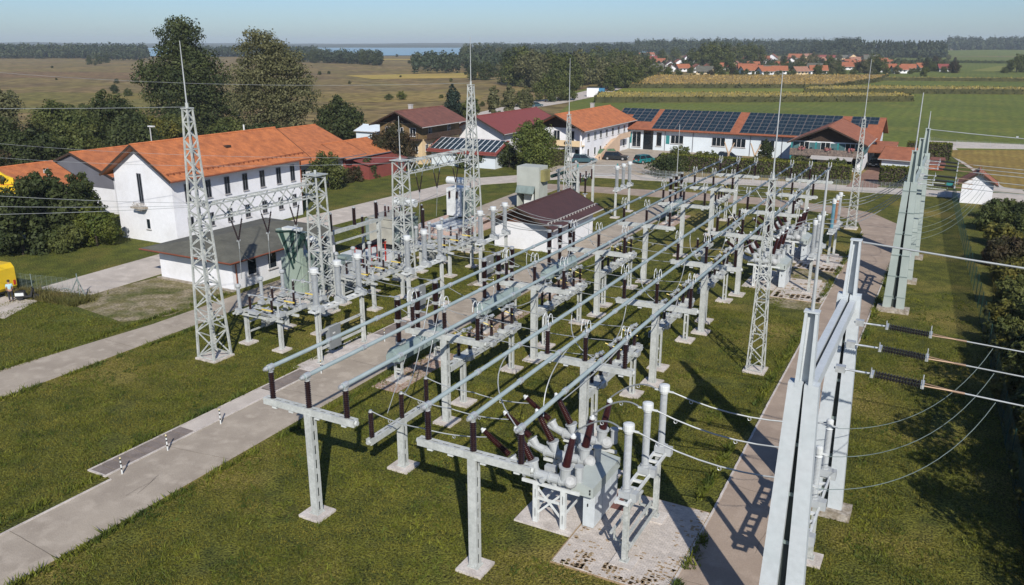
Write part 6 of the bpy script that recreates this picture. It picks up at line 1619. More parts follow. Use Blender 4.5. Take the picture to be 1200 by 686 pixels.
# clipped hedges
L8 = leafmat('hedge_top_sunlit', (0.15, 0.15, 0.022), (0.10, 0.115, 0.018), 0.6)  # tops brighter than the sides: sunlight put into the leaf colour
def hedge(label, x0, x1, y0, y1, h, seed, m=L2, top=L8, rz=0, n=None):
    cx, cy = (x0+x1)/2, (y0+y1)/2
    t = thing('hedge', label, 'hedge', (cx, cy, 0), rz)
    rg = np.random.default_rng(seed); lx, ly = x1-x0, y1-y0
    core = MB().box(-lx/2+.12, lx/2-.12, -ly/2+.12, ly/2-.12, 0, h-.12).build('core', M['bark'], t)
    area = lx*h*2 + ly*h*2; nn = int(n or area*42)
    f = rg.random(nn); px = rg.uniform(-lx/2, lx/2, nn); py = rg.uniform(-ly/2, ly/2, nn); pz = rg.uniform(0.03, h, nn)
    fs = lx/(lx+ly)
    a = f < fs/2; b = (f >= fs/2) & (f < fs); c = (f >= fs) & (f < fs+(1-fs)/2); d = f >= fs+(1-fs)/2
    py[a] = -ly/2; py[b] = ly/2; px[c] = -lx/2; px[d] = lx/2
    P = np.stack([px, py, pz], 1) + rg.normal(0, 0.045, (nn,3))
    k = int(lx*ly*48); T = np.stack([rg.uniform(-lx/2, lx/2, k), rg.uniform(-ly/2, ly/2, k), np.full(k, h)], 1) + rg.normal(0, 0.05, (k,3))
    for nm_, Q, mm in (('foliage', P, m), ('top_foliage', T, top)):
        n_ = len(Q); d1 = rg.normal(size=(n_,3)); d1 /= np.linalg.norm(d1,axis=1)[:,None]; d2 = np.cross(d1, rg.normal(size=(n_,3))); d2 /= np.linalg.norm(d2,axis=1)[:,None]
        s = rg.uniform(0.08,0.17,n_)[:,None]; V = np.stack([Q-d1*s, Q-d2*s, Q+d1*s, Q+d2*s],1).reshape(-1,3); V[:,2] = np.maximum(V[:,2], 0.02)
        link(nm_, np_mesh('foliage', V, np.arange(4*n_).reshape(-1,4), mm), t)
    return t
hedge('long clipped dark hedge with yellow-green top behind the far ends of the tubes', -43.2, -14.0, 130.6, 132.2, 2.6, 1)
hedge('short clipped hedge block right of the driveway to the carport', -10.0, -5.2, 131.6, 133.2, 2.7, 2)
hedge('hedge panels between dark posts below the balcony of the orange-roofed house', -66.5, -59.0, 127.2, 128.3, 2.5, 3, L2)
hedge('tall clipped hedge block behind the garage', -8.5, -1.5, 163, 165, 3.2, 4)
sheet('brick_driveway', [(-14,127.5),(-9.9,128.5),(-8.2,150),(-13,150)], 0.07, ground_mat('brick_red_paving', ((0.26,0.15,0.11),(0.22,0.13,0.10),(0.30,0.19,0.14)), (0.5,1.0), fine=0.12, fscale=12))
gb = [(-41,135.4,3.9,2.9,L2),(-37.6,136,3.0,2.5,L7),(-40,125.0,3.4,3.9,L1),(-33.5,136,2.2,1.6,L1),(-28.5,136.5,2.9,2.0,L3),(-25.5,136.4,2.6,2.0,L2),(-22.5,136.6,3.2,2.2,L2),(-30.2,148.5,4.4,1.6,L1),(-16.5,136.5,3.2,2.4,L2),(-44.5,134.5,1.8,1.6,L2),(-31,137,2,2,L4),(-19,136.2,2.4,2.0,L7)]
gb += [(-36,134.6,3.4,2.3,L2),(-26.8,134.4,3.0,1.9,L7),(-24,134.8,2.6,1.8,L1),(-21,134.5,3.4,2.0,L3),(-15.5,134.6,2.8,1.7,L1),(-33,134.4,2.6,1.6,L4)]
gl = ['round green garden shrub behind the left end of the long hedge','yellowish garden shrub next to the round one','big dark round shrub in front of the hedge at the gate','small dark shrub behind the hedge','greyish shrub before the long house','mid-green shrub before the long house','bushy shrub left of the balcony house','dark climbing shrub on the wall of the long house','shrub under the awning of the balcony house','little shrub at the forecourt edge','bright low shrub behind the hedge','yellow-leaved shrub left of the awning','second round shrub right behind the left half of the hedge','yellow shrub close behind the middle of the hedge','small dark shrub close behind the middle of the hedge','greyish taller shrub in front of the balcony','dark shrub behind the right end of the hedge','light green shrub close behind the hedge']
for i, ((x,y,h,r_,m_), lab) in enumerate(zip(gb, gl)): tree(lab, (x, y, 0), auto_lobes(h, r_, 140+i, 10, 0.02), 3200, 0.28, 90+i, m_, r=0.08, name='shrub', cat='shrub')
for i, x in enumerate((-33.9, -29.6)):
    t = thing('bare_tree', 'pale bare pollarded trunk behind the long hedge, %s one' % ('left', 'right')[i], 'tree', (x, 137.5, 0), group='pale bare trunks')
    MB().tube((0,0,0),(0.1,0,2.6),0.2,0.16,n=8).tube((0.1,0,2.4),(-0.7,0,4.4),0.14,0.09,n=7).tube((0.1,0,2.4),(0.9,0.1,4.3),0.14,0.09,n=7).build('trunk', mat('pale_bark', (0.50,0.36,0.24), rough=0.9, var=0.2), t)
# right-hand thicket beyond the fence
th = [(5.2,112,2.6,2.4,L2),(8.8,110,3.2,2.8,L1),(4.6,104,2.8,2.4,L2),(8.5,102,3.2,2.8,L2),(5.0,96,2.6,2.3,L7),(9.3,94,3.8,3.0,L1),(5.2,88,2.8,2.3,L5),(8.6,85,3.6,2.8,L2),(5.6,80,2.6,2.2,L7),(9.0,77,4.2,3.0,L1),(6.0,72,3.2,2.5,L2),(9.4,68,4.6,3.2,L1),(6.3,64,3.6,2.5,L2),(9.8,61,7.0,3.2,L1),
      (6.7,56.5,4.0,2.4,L1),(9.8,54,8.5,3.4,L1),(7.4,49.5,4.6,2.5,L1),(8.6,46.5,11,3.7,L1),(9.0,52,8.5,3.0,L1),(8.4,41,11.5,3.8,L1),(7.9,38.0,5.6,2.5,L1),(8.6,35.5,11.5,3.8,L1),(7.0,33,2.2,1.5,L2),(8.6,30.5,11,3.6,L1),(4.8,58.5,3.0,1.5,L7),(5.0,55,3.2,1.7,L2),(5.0,51.5,3.0,1.6,L7),(5.2,48,3.3,1.7,L2),(5.3,44.5,3.2,1.6,L7),(5.6,41.5,3.4,1.7,L2),(5.9,38.5,3.0,1.6,L7),(6.2,35.5,2.8,1.5,L2),(4.5,62,2.6,1.5,L2),(4.3,66,2.6,1.5,L7),(12.5,119,3,2.6,L2),(13,106,4,3,L1)]
ORD2 = ORD + ['ninth','tenth','eleventh','twelfth','thirteenth']
for i, (x,y,h,r_,m_) in enumerate(th):
    far = ORD[i//2 % 8]
    tree('%s shrub %s the green fence, %s from the hut' % ({L1:'dark green',L2:'mid green',L5:'brownish',L7:'yellowing'}[m_], 'right against' if x < 8 else 'standing back from', (ORD2[(i-26 if i > 25 else i)//2 % 13]) + (' in front row' if i > 24 else '')), (x, y, 0), auto_lobes(h, r_, 160+i, 14, 0.02), 6500 if y < 90 else 4500, 0.24 if y < 70 else 0.30, 110+i, m_, r=0.1, name='shrub', cat='shrub', group='thicket beyond the right-hand fence')
# ------------------------------------------------------------------ farther trees, village, fields, lake and hills
TREES = [(-660.0, 722.0, 12.8, 1), (-618.0, 697.0, 14.8, 1), (-606.0, 704.0, 13.9, 1), (-594.0, 710.0, 13.1, 1), (-559.0, 686.0, 12.5, 1), (-525.0, 665.0, 13.6, 1), (-495.0, 644.0, 12.3, 1), (-694.0, 875.0, 13.7, 1), (-706.0, 1016.0, 9.4, 1), (-695.0, 1022.0, 9.4, 1), (-779.0, 1065.0, 5.0, 1), (-423.0, 649.0, 13.4, 1), (-450.0, 705.0, 11.2, 1), (-442.0, 709.0, 12.8, 1), (-546.0, 892.0, 21.0, 2), (-535.0, 898.0, 22.0, 2), (-523.0, 904.0, 20.0, 2), (-465.0, 827.0, 17.3, 3), (-400.0, 732.0, 16.8, 1), (-249.0, 414.0, 11.2, 1), (-243.0, 417.0, 10.8, 1), (-261.0, 465.0, 9.3, 3), (-242.0, 445.0, 8.8, 3), (-206.0, 380.0, 18.4, 1), (-193.0, 366.0, 19.6, 2), (-185.0, 361.0, 18.5, 3), (-178.0, 356.0, 17.0, 3), (-178.0, 366.0, 18.1, 2), (-169.0, 361.0, 16.6, 2), (-160.0, 349.0, 16.0, 2), (-173.0, 387.0, 18.4, 3), (-176.0, 406.0, 16.2, 2), (-180.0, 427.0, 15.2, 3), (-132.0, 268.0, 10.5, 2), (-130.0, 274.0, 10.4, 2), (-128.0, 280.0, 10.2, 2), (-128.0, 242.0, 5.7, 2), (-163.0, 324.0, 9.9, 3), (-160.0, 333.0, 10.4, 1), (-150.0, 363.0, 14.4, 3), (-138.0, 345.0, 12.6, 2), (-142.0, 367.0, 12.5, 2), (-144.0, 384.0, 12.6, 2), (-176.0, 481.0, 14.7, 3), (-167.0, 472.0, 13.9, 2), (-202.0, 530.0, 16.2, 2), (-234.0, 590.0, 17.0, 2), (-261.0, 622.0, 19.4, 2), (-170.0, 499.0, 8.6, 4), (-164.0, 502.0, 7.6, 4), (-154.0, 492.0, 5.9, 2), (-223.0, 643.0, 10.4, 2), (-293.0, 873.0, 15.7, 2), (-308.0, 964.0, 16.2, 2), (-209.0, 704.0, 17.3, 2), (-202.0, 708.0, 22.0, 2), (-195.0, 712.0, 22.7, 2), (-187.0, 716.0, 22.0, 2), (-209.0, 836.0, 19.2, 3), (-203.0, 839.0, 22.4, 2), (-194.0, 844.0, 22.4, 2), (-173.0, 785.0, 19.3, 2), (-160.0, 631.0, 13.4, 2), (-159.0, 590.0, 11.5, 2), (-135.0, 517.0, 5.5, 2), (-130.0, 647.0, 7.3, 4), (-132.0, 693.0, 10.4, 2), (-128.0, 748.0, 12.5, 3), (-129.0, 809.0, 13.4, 3), (-94.0, 667.0, 12.2, 2), (-89.0, 669.0, 9.7, 2), (-77.0, 598.0, 6.5, 2), (-67.0, 640.0, 10.3, 3), (-62.0, 643.0, 13.8, 2), (-56.0, 627.0, 11.7, 2), (-53.0, 689.0, 6.1, 2), (-13.0, 689.0, 8.9, 5), (-25.0, 704.0, 4.9, 2), (-19.0, 686.0, 4.7, 2), (27.0, 711.0, 13.6, 2), (22.0, 709.0, 6.5, 2), (32.0, 713.0, 15.9, 2), (19.0, 686.0, 4.6, 2), (10.0, 2390.0, 28.0, 1), (36.0, 2669.0, 33.3, 1), (62.0, 2684.0, 35.5, 1), (99.0, 3036.0, 39.9, 1), (122.0, 3048.0, 42.4, 1), (-137.0, 643.0, 6.1, 2), (-102.0, 567.0, 3.7, 2), (-87.0, 575.0, 4.8, 2), (-68.0, 586.0, 4.8, 2), (-35.0, 677.0, 4.2, 2), (-29.0, 660.0, 4.6, 2), (-132.0, 568.0, 4.4, 2), (-134.0, 549.0, 4.2, 2), (-181.0, 478.0, 6.9, 2), (-178.0, 494.0, 6.6, 2), (-50.0, 612.0, 5.4, 2), (-762.0, 536.0, 9.6, 1), (-785.0, 563.0, 10.0, 1), (-812.0, 591.0, 10.5, 1), (-728.0, 518.0, 5.4, 3), (-312.0, 229.0, 4.1, 1), (-292.0, 220.0, 3.3, 2), (-391.0, 289.0, 2.6, 1), (-382.0, 294.0, 2.2, 1), (-684.0, 446.0, 2.1, 1), (-458.0, 300.0, 1.4, 1), (-323.0, 192.0, 3.2, 2), (-380.0, 433.0, 2.7, 1), (-385.0, 448.0, 2.2, 1), (-349.0, 387.0, 2.0, 1), (-279.0, 340.0, 2.1, 3), (-249.0, 389.0, 2.2, 2), (-308.0, 424.0, 1.5, 1), (-295.0, 479.0, 2.2, 1)]
VILLAGE = [(-312.0, 709.0, 16.1, 0), (-405.0, 1032.0, 16.1, 0), (-427.0, 1168.0, 15.5, 0), (-467.0, 1333.0, 11.7, 0), (-197.0, 611.0, 9.3, 1), (-190.0, 615.0, 6.7, 1), (-175.0, 601.0, 13.0, 0), (-170.0, 625.0, 12.1, 0), (-172.0, 671.0, 10.1, 1), (-162.0, 677.0, 10.1, 1), (-135.0, 584.0, 7.5, 1), (-132.0, 604.0, 9.0, 0), (-164.0, 728.0, 9.3, 1), (-180.0, 852.0, 12.7, 0), (-230.0, 1127.0, 16.7, 0), (-143.0, 740.0, 9.4, 0), (-159.0, 863.0, 14.6, 0), (-204.0, 1141.0, 16.9, 1), (-145.0, 871.0, 11.0, 1), (-101.0, 585.0, 7.4, 2), (-93.0, 607.0, 12.8, 1), (-166.0, 1098.0, 13.9, 3), (-162.0, 1163.0, 9.8, 3), (-90.0, 716.0, 13.5, 0), (-88.0, 770.0, 12.9, 0), (-140.0, 1175.0, 17.2, 4), (-88.0, 831.0, 10.4, 0), (-107.0, 1073.0, 17.9, 4), (-61.0, 707.0, 10.3, 4), (-43.0, 694.0, 10.1, 1), (-35.0, 721.0, 10.5, 1), (-46.0, 651.0, 6.8, 0), (-19.0, 707.0, 4.4, 3), (-245.0, 1119.0, 11.9, 0), (-116.0, 594.0, 5.7, 1), (-121.0, 574.0, 6.1, 1)]
VILLAGE += [(-93, 674, 10.5, 4), (-195, 563, 14.0, 4), (-121, 595, 12.2, 4), (-128, 1225, 13.4, 0), (-196, 759, 9.1, 0), (-316, 985, 10.5, 4), (-70, 700, 12.5, 4), (-150, 1176, 10.5, 4), (-373, 1282, 9.1, 0), (-386, 948, 10.8, 2), (-241, 653, 13.1, 0), (-303, 1083, 9.2, 0), (-179, 730, 11.8, 2), (-146, 949, 13.6, 2), (-104, 853, 11.7, 0), (-139, 694, 11.1, 1), (-122, 1378, 11.1, 4), (-171, 750, 12.4, 2), (-249, 608, 12.2, 1), (-229, 536, 13.6, 3), (-216, 551, 11.4, 2), (-225, 927, 13.3, 0), (-324, 1067, 13.5, 3), (-71, 834, 13.2, 0), (-178, 859, 10.5, 0), (-240, 814, 12.5, 3), (-117, 1007, 11.9, 2), (-55, 669, 12.9, 0), (-284, 749, 9.7, 3), (-224, 691, 12.5, 3), (-279, 1180, 13.9, 4), (-107, 683, 9.8, 4), (-145, 624, 11.7, 0), (-177, 636, 9.3, 0), (-99, 753, 10.3, 0), (-214, 1293, 13.0, 2), (-321, 1214, 13.7, 0), (-247, 787, 12.6, 0), (-129, 765, 14.0, 2), (-274, 808, 11.4, 0), (-219, 1027, 13.2, 0), (-84, 945, 12.1, 1), (-144, 860, 13.8, 2), (-187, 991, 13.5, 0), (-325, 947, 12.5, 3), (-157, 558, 9.7, 4)]
TREES += [(-175, 588, 6.5, 2), (-366, 1028, 8.7, 1), (-182, 703, 6.8, 3), (-60, 1159, 9.0, 2), (-91, 805, 8.5, 5), (-261, 1163, 10.9, 2), (-105, 685, 8.0, 3), (-160, 1000, 6.4, 2), (-166, 616, 9.6, 2), (-46, 633, 9.2, 3), (-186, 623, 10.6, 1), (-188, 1235, 12.0, 3), (-143, 990, 12.1, 3), (-30, 1211, 9.7, 3), (-125, 1240, 7.1, 3), (-118, 1021, 6.8, 5), (-181, 999, 10.9, 3), (-220, 952, 8.3, 3), (-69, 649, 8.6, 5), (-48, 732, 11.6, 3), (-24, 938, 6.3, 3), (-280, 981, 6.4, 1), (-334, 926, 6.3, 3), (-110, 903, 9.0, 2), (-35, 755, 9.0, 3), (-195, 1014, 10.6, 1), (-186, 830, 12.2, 2), (-180, 1126, 11.7, 2), (-150, 1260, 12.3, 2), (-34, 927, 12.6, 5), (-267, 732, 11.9, 2), (-206, 635, 8.0, 5), (-145, 529, 6.2, 5), (-327, 899, 6.5, 3), (-28, 712, 10.8, 2), (-176, 927, 11.1, 5), (-119, 630, 7.2, 2), (-23, 747, 9.0, 2), (-401, 1079, 11.5, 3), (-350, 1152, 11.8, 3), (-89, 580, 11.0, 2), (-37, 833, 12.6, 1), (-81, 716, 9.5, 1), (-199, 562, 9.1, 5), (-395, 1120, 12.8, 2), (-79, 719, 7.3, 2), (-284, 839, 6.8, 3), (-21, 1145, 6.5, 5), (-339, 1185, 9.8, 3), (-129, 629, 9.7, 2), (-60, 605, 8.2, 3), (-27, 592, 9.9, 2), (-275, 1107, 11.4, 3), (-261, 1055, 6.6, 2), (-70, 647, 12.8, 5), (-309, 1128, 10.9, 1), (-69, 648, 12.2, 1), (-202, 588, 8.7, 3), (-317, 847, 12.6, 2), (-124, 820, 11.7, 5), (-108, 1308, 6.3, 3), (-157, 594, 8.7, 2), (-216, 883, 7.0, 3), (-112, 959, 6.4, 5), (-197, 1244, 6.4, 2), (-58, 861, 7.8, 3), (-254, 691, 6.9, 2), (-294, 1218, 10.1, 2), (-118, 1181, 9.7, 2), (-146, 1100, 11.4, 3), (-91, 1164, 8.2, 2), (-155, 809, 9.1, 5), (-26, 812, 12.8, 3), (-373, 999, 12.0, 5), (-181, 516, 6.2, 3), (-175, 633, 8.5, 3), (-254, 891, 7.4, 3), (-110, 641, 11.5, 2), (-218, 939, 12.9, 1), (-117, 856, 7.0, 2), (-221, 1214, 7.2, 1), (-89, 976, 12.4, 2), (-146, 788, 9.7, 1), (-68, 902, 6.1, 3), (-101, 718, 11.7, 1), (-293, 1193, 8.2, 3), (-132, 746, 10.8, 3), (-12, 671, 12.5, 5), (-189, 1194, 7.0, 3), (-160, 702, 10.8, 3), (-254, 881, 6.2, 2), (-84, 612, 12.6, 3), (-138, 557, 7.9, 5), (-322, 1159, 6.6, 2), (-32, 720, 11.9, 5)]
protos = {}
def proto(kind, v):
    k = (kind, v)
    if k in protos: return protos[k]
    m_ = {1: L1, 2: L2, 3: L3, 4: L4, 5: L5}[kind]; H = 10.0
    t = bpy.data.objects.new('tree', None); t['category'] = 'tree'
    lobes = auto_lobes(H, 4.4 + 0.5*v, 300+kind*10+v, 17, 0.04, ('round', 'oval', 'round')[v])
    tr = bpy.data.objects.new('trunk', trunk_mb(8.5, 0.25, 5, v).mesh('trunk', M['bark'])); tr.parent = t
    cr = bpy.data.objects.new('crown', crown_mesh('crown', lobes, 3800, 0.55, 400+kind*7+v, m_)); cr.parent = t
    protos[k] = t; return t
GT = 'trees of the middle distance between marsh, road and village'
def put_tree(x, y, h, kind, lab, wide=1.0, grp=GT):
    bush = 'bush' in lab
    src = proto(kind, rnd.randrange(3))
    c = copy_tree(src); c.location = (x, y, 0); s = h/10.0; c.scale = (s*wide, s*wide, s); c.rotation_euler = (0, 0, rnd.uniform(0, 6.28))
    if bush: c.name = 'bush'
    tag(c, lab, 'bush' if bush else 'tree', grp); return c
N0 = len(TREES) - 95
for i, (x, y, h, k) in enumerate(TREES):
    if i >= N0: h *= 0.72
    if h < 4.2 and y < 600: nm_ = 'low bush in the brown marsh meadow beyond the houses'
    elif x > -60: nm_ = 'tree at the right-hand edge of the village'
    elif y < 540 and x < -120: nm_ = 'leafy tree in the roadside grove left of the maize'
    elif x < -400: nm_ = 'dark tree in the hedge line before the lake'
    else: nm_ = 'tree standing among the village roofs'
    hue = {1: 'dark green', 2: 'mid green', 3: 'olive grey', 4: 'bright green', 5: 'brownish'}[k]; sz = 'tall' if h > 14 else 'medium-sized' if h > 8 else 'small'
    key_ = nm_[:2]; nm_ = nm_.replace('low bush', 'low %s bush' % hue).replace('leafy tree', '%s %s tree' % (sz, hue)).replace('dark tree', '%s %s tree' % (sz, hue))
    if nm_.startswith('tree'): nm_ = '%s %s %s' % (sz, hue, nm_)
    put_tree(x, y, h, k, nm_, 1.25 if h < 5 else rnd.uniform(0.85, 1.1) * (1.15 if h < 9 else 1.0), {'lo': 'bushes in the marsh', 'le': 'roadside grove', 'da': 'hedge line trees', 'tr': 'village trees'}[key_])
for i in range(46):
    f = rnd.random(); x = -176 - 60*f + rnd.uniform(-10, 10); y = 400 + 230*f + rnd.uniform(-12, 12)
    put_tree(x, y, rnd.uniform(8, 15), rnd.choice((1, 2, 2, 3)), 'leafy tree in the roadside grove left of the maize', 1.0, 'roadside grove')
for i in range(60):
    x = rnd.uniform(-560, -230); y = -x*0.9 + rnd.uniform(260, 420)
    put_tree(x, y, rnd.uniform(1.6, 4.2), rnd.choice((1, 3, 5)), 'low bush in the brown marsh meadow beyond the houses', 1.4, 'bushes in the marsh')
for i in range(30):
    x = rnd.uniform(-260, -130); y = rnd.uniform(120, 270)
    if x > -150 and y < 170: continue
    put_tree(x, y, rnd.uniform(1.5, 3.6), rnd.choice((2, 3, 4)), 'low bush in the brown marsh meadow beyond the houses', 1.4, 'bushes in the marsh')

vh = {}
M['village_orange'] = wave_mat('village_orange_tiles', (0.36,0.125,0.055), (0.27,0.095,0.045), 1.6, 'X')
M['terra_pale'] = wave_mat('pale_terracotta_tiles', (0.34,0.17,0.11), (0.26,0.13,0.085), 1.6, 'X')
def village_house(w, k):
    key = (round(w/3), k)
    if key in vh: return vh[key]
    before = set(bpy.data.objects)
    roofm = ('terra', 'village_orange', 'terra_pale', 'redroof', 'greyroof')[k]; wallm = ('render', 'render', 'cream', 'render', 'cream')[k]
    L_ = max(9, w*0.95); Wd = L_*0.72
    t = gable_house('village_house', '', 'house', (0, -500, -60), 0, L_, Wd, 2.9, 2.9 + Wd*0.5*0.70, 'x', 1.0, 0.9, wallm, roofm)
    for x in (-L_*0.3, 0, L_*0.3):
        window(t, x, -Wd/2-0.003, 1.6, 1.2, 1.2, 0, sill=False)
    window(t, L_/2+0.003, 0, 2.2, 1.2, 1.3, R(90), sill=False); window(t, L_/2+0.003, 0, 4.0, 1.0, 0.8, R(90), sill=False)
    vh[key] = t; return t
used = {}
rc = {0: 'terracotta', 1: 'bright orange', 2: 'pale terracotta', 3: 'dull red', 4: 'grey-brown'}
for i, (x, y, w, k) in enumerate(VILLAGE):
    src = village_house(w, k); lab = 'distant white house with %s roof, in the village beyond the fields' % rc[k]
    if src.name not in used: o = src; used[src.name] = 1
    else: o = copy_tree(src)
    o.location = (x, y, 0); o.rotation_euler = (0, 0, R(rnd.choice((0, 14, 28, 110, 118, 45, 20, 95))))
    d_ = math.hypot(x, y)
    for q_ in range(2):
        if y < 1000: put_tree(x*(1-(9+3*q_)/d_) + rnd.uniform(-8, 8), y*(1-(9+3*q_)/d_) + rnd.uniform(-2, 2), rnd.uniform(1.8, 3.2), rnd.choice((1, 2, 2, 3)), 'garden bush in front of a village house', 1.3, 'village garden bushes')
    o['label'] = lab; o['group'] = 'village houses with %s roofs' % rc[k]

# maize strips
def crop(name, label, poly, h, m_top, m_side, seed, dens=1.1, leaf=0.9, edge=3.0, edge_sides=None):
    xs = [p[0] for p in poly]; ys = [p[1] for p in poly]
    o0 = Vector((sum(xs)/len(xs), sum(ys)/len(ys), 0))
    t = thing(name, label, 'crop field', o0)
    core = MB().prism([(x-o0.x, y-o0.y) for x, y in poly], 0.0, h*0.78).build('plants', m_side, t); core['kind'] = 'stuff'
    core = MB().add([(x-o0.x, y-o0.y, h*0.80) for x, y in poly], [tuple(range(len(poly)))]).build('canopy', m_top, t); core['kind'] = 'stuff'
    rg = np.random.default_rng(seed)
    n = len(poly); pts = []
    def inside(x, y):
        c = np.zeros(len(x), bool)
        for i in range(n):
            x1, y1 = poly[i]; x2, y2 = poly[(i+1) % n]
            cond = ((y1 > y) != (y2 > y)) & (x < (x2-x1)*(y-y1)/(y2-y1+1e-9) + x1); c ^= cond
        return c
    A = (max(xs)-min(xs))*(max(ys)-min(ys)); k = int(A*dens*0.45)
    X = rg.uniform(min(xs), max(xs), k); Y = rg.uniform(min(ys), max(ys), k); ok = inside(X, Y); X = X[ok]; Y = Y[ok]
    Q = np.stack([X-o0.x, Y-o0.y, h*rg.uniform(0.74, 1.0, len(X))], 1)
    E_ = []
    for i in range(n):
        a = np.array(poly[i]); b = np.array(poly[(i+1) % n]); L_ = np.linalg.norm(b-a); kk = int(L_*h*edge)
        f = rg.random(kk)[:,None]; p = a + (b-a)*f + rg.normal(0, 0.3, (kk,2)); E_.append(np.column_stack([p[:,0]-o0.x, p[:,1]-o0.y, rg.uniform(0.1, h*0.95, kk)]))
    E_ = np.concatenate(E_)
    for nm_, P, mm in (('tassels', Q, m_top), ('stalks', E_, m_side)):
        n_ = len(P); th_ = rg.uniform(0, 6.28, n_); d = np.stack([np.cos(th_), np.sin(th_), rg.uniform(-.3,.3,n_)],1); s = (leaf*rg.uniform(0.4,1.0,n_))[:,None]
        up_ = np.stack([rg.uniform(-.5,.5,n_), rg.uniform(-.5,.5,n_), np.ones(n_)],1)
        V = np.stack([P-d*s*0.4, P-up_*s*0.35, P+d*s*0.4, P+up_*s*0.4],1).reshape(-1,3)
        o = link(nm_, np_mesh(nm_, V, np.arange(4*n_).reshape(-1,4), mm), t); o['kind'] = 'stuff'
    return t
mz_top = leafmat('maize_tops', (0.36, 0.27, 0.075), (0.27, 0.23, 0.06), 0.15, trans=0.2)
mz_side = leafmat('maize_stalks', (0.075, 0.072, 0.024), (0.045, 0.048, 0.018), 0.3, trans=0.1)
mz_top2 = leafmat('ripe_maize_tops', (0.36, 0.25, 0.08), (0.29, 0.20, 0.065), 0.08, trans=0.2)
crop('maize_field', 'nearest long strip of tall golden-topped maize beyond the solar roof', [(-115,273),(-17.5,333),(-22,352),(-126,303)], 2.5, mz_top, mz_side, 1)
crop('maize_field', 'second maize strip farther right, reaching the right edge', [(-60,362),(-30,382),(24,404),(90,430),(92,446),(22,424),(-45,405),(-62,385)], 2.5, mz_top, mz_side, 2)
crop('maize_field', 'broad orange-brown ripe maize field before the village', [(-142,370),(-56,414),(-44,500),(-45,560),(-166,486)], 2.4, mz_top2, mz_side, 3, dens=0.55, leaf=1.2)
crop('maize_field', 'thin distant maize strip right of the orange field', [(-50,515),(30,540),(95,560),(95,566),(28,547),(-52,522)], 2.2, mz_top, mz_side, 4, dens=0.8)
crop('maize_field', 'dark field edge strip on the far rise at the right', [(-80,1010),(60,1010),(420,1090),(420,1100),(58,1022),(-82,1022)], 3.0, mz_side, L1, 5, dens=0.2, leaf=2.0, edge=0.6)

# far woods as one mass each
def far_wood(name, label, band, n, h, seed, m, cone=False, per=55, size=2.6, zb=None):
    """band: function f(u in 0..1, v in 0..1) -> (x, y, ground z)"""
    rg = np.random.default_rng(seed); Vs = []
    u = rg.random(n); v = rg.random(n)
    for i in range(n):
        x, y, z = band(u[i], v[i]); hh = h*rg.uniform(0.7, 1.15); r_ = hh*rg.uniform(0.22, 0.36) if not cone else hh*0.20
        d = rg.normal(size=(per,3)); d /= np.linalg.norm(d, axis=1)[:,None]
        if cone:
            f = rg.random(per)**1.4; th_ = rg.uniform(0, 6.28, per); P = np.stack([x+np.cos(th_)*r_*(1-f), y+np.sin(th_)*r_*(1-f), z+hh*(0.08+0.95*f)], 1)
        else:
            rr = rg.uniform(0.5, 1.05, per)[:,None]; P = np.array([x, y, z+hh*0.52]) + d*rr*np.array([r_, r_, hh*0.48])
        nm = d + rg.normal(0, 0.4, (per,3)); nm /= np.linalg.norm(nm, axis=1)[:,None]
        a = np.cross(nm, rg.normal(size=(per,3))); a /= np.linalg.norm(a, axis=1)[:,None]; b = np.cross(nm, a)
        s = size*rg.uniform(0.6, 1.3, per)[:,None]
        Vs.append(np.stack([P-a*s*0.5, P-b*s*0.4, P+a*s*0.5, P+b*s*0.45], 1).reshape(-1,3))
    V = np.concatenate(Vs); o = link(name, np_mesh(name, V, np.arange(len(V)).reshape(-1,4), m)); o['kind'] = 'stuff'
    tag(o, label, 'forest'); return o
def seg(pts, depth, rise=0.0):
    """band along a polyline, pushed back by depth away from the camera"""
    P = [Vector((*p, 0)) for p in pts]; Ls = [(b-a).length for a, b in zip(P[:-1], P[1:])]; T_ = sum(Ls)
    def f(u, v):
        s = u*T_; i = 0
        while i < len(Ls)-1 and s > Ls[i]: s -= Ls[i]; i += 1
        p = P[i].lerp(P[i+1], s/Ls[i]); q = p*(1 + depth*v/p.length)
        return q.x, q.y, rise*v
    return f
F1 = leafmat('far_wood_dark', (0.030, 0.046, 0.024), (0.054, 0.068, 0.032), 0.02, trans=0.1)
F2 = leafmat('far_wood_mid', (0.032, 0.046, 0.020), (0.050, 0.060, 0.026), 0.02, trans=0.1)
far_wood('far_wood', 'long dark wood on the horizon beyond the marsh at upper left', seg([(-1500,640),(-1180,700),(-1000,790)], 160), 900, 19, 1, F1, per=80)
far_wood('far_wood', 'lighter wood edge in front of the long dark wood at upper left', seg([(-1400,640),(-1150,690),(-1000,775)], 25), 120, 12, 2, F2)
far_wood('far_wood', 'thin wood line behind the two biggest trees', seg([(-1050,880),(-980,960),(-905,1030)], 90), 320, 15, 3, F1, per=80)
far_wood('far_wood', 'wood behind the grove right of the lake', seg([(-760,1300),(-640,1350),(-480,1280)], 150), 480, 20, 4, F1, per=80)
far_wood('far_wood', 'tree belt between the lake and the road grove', seg([(-560,900),(-420,780),(-330,700)], 120), 260, 15, 5, F2)
far_wood('far_wood', 'wooded ridge above the village roofs', seg([(-520,1400),(-360,1420),(-200,1450),(-150,1330)], 260, 8), 900, 22, 6, F1, per=75)
far_wood('far_wood', 'row of dark conifers behind the village on the right', seg([(-215,1330),(-110,1360),(-38,1370)], 90, 2), 420, 20, 7, F1, cone=True, per=90, size=2.6)
far_wood('far_wood', 'hazy wooded hill beyond the right-hand meadow', seg([(-60,2100),(120,2150),(230,2250)], 350, 14), 620, 24, 8, F1, size=3.8, per=70)
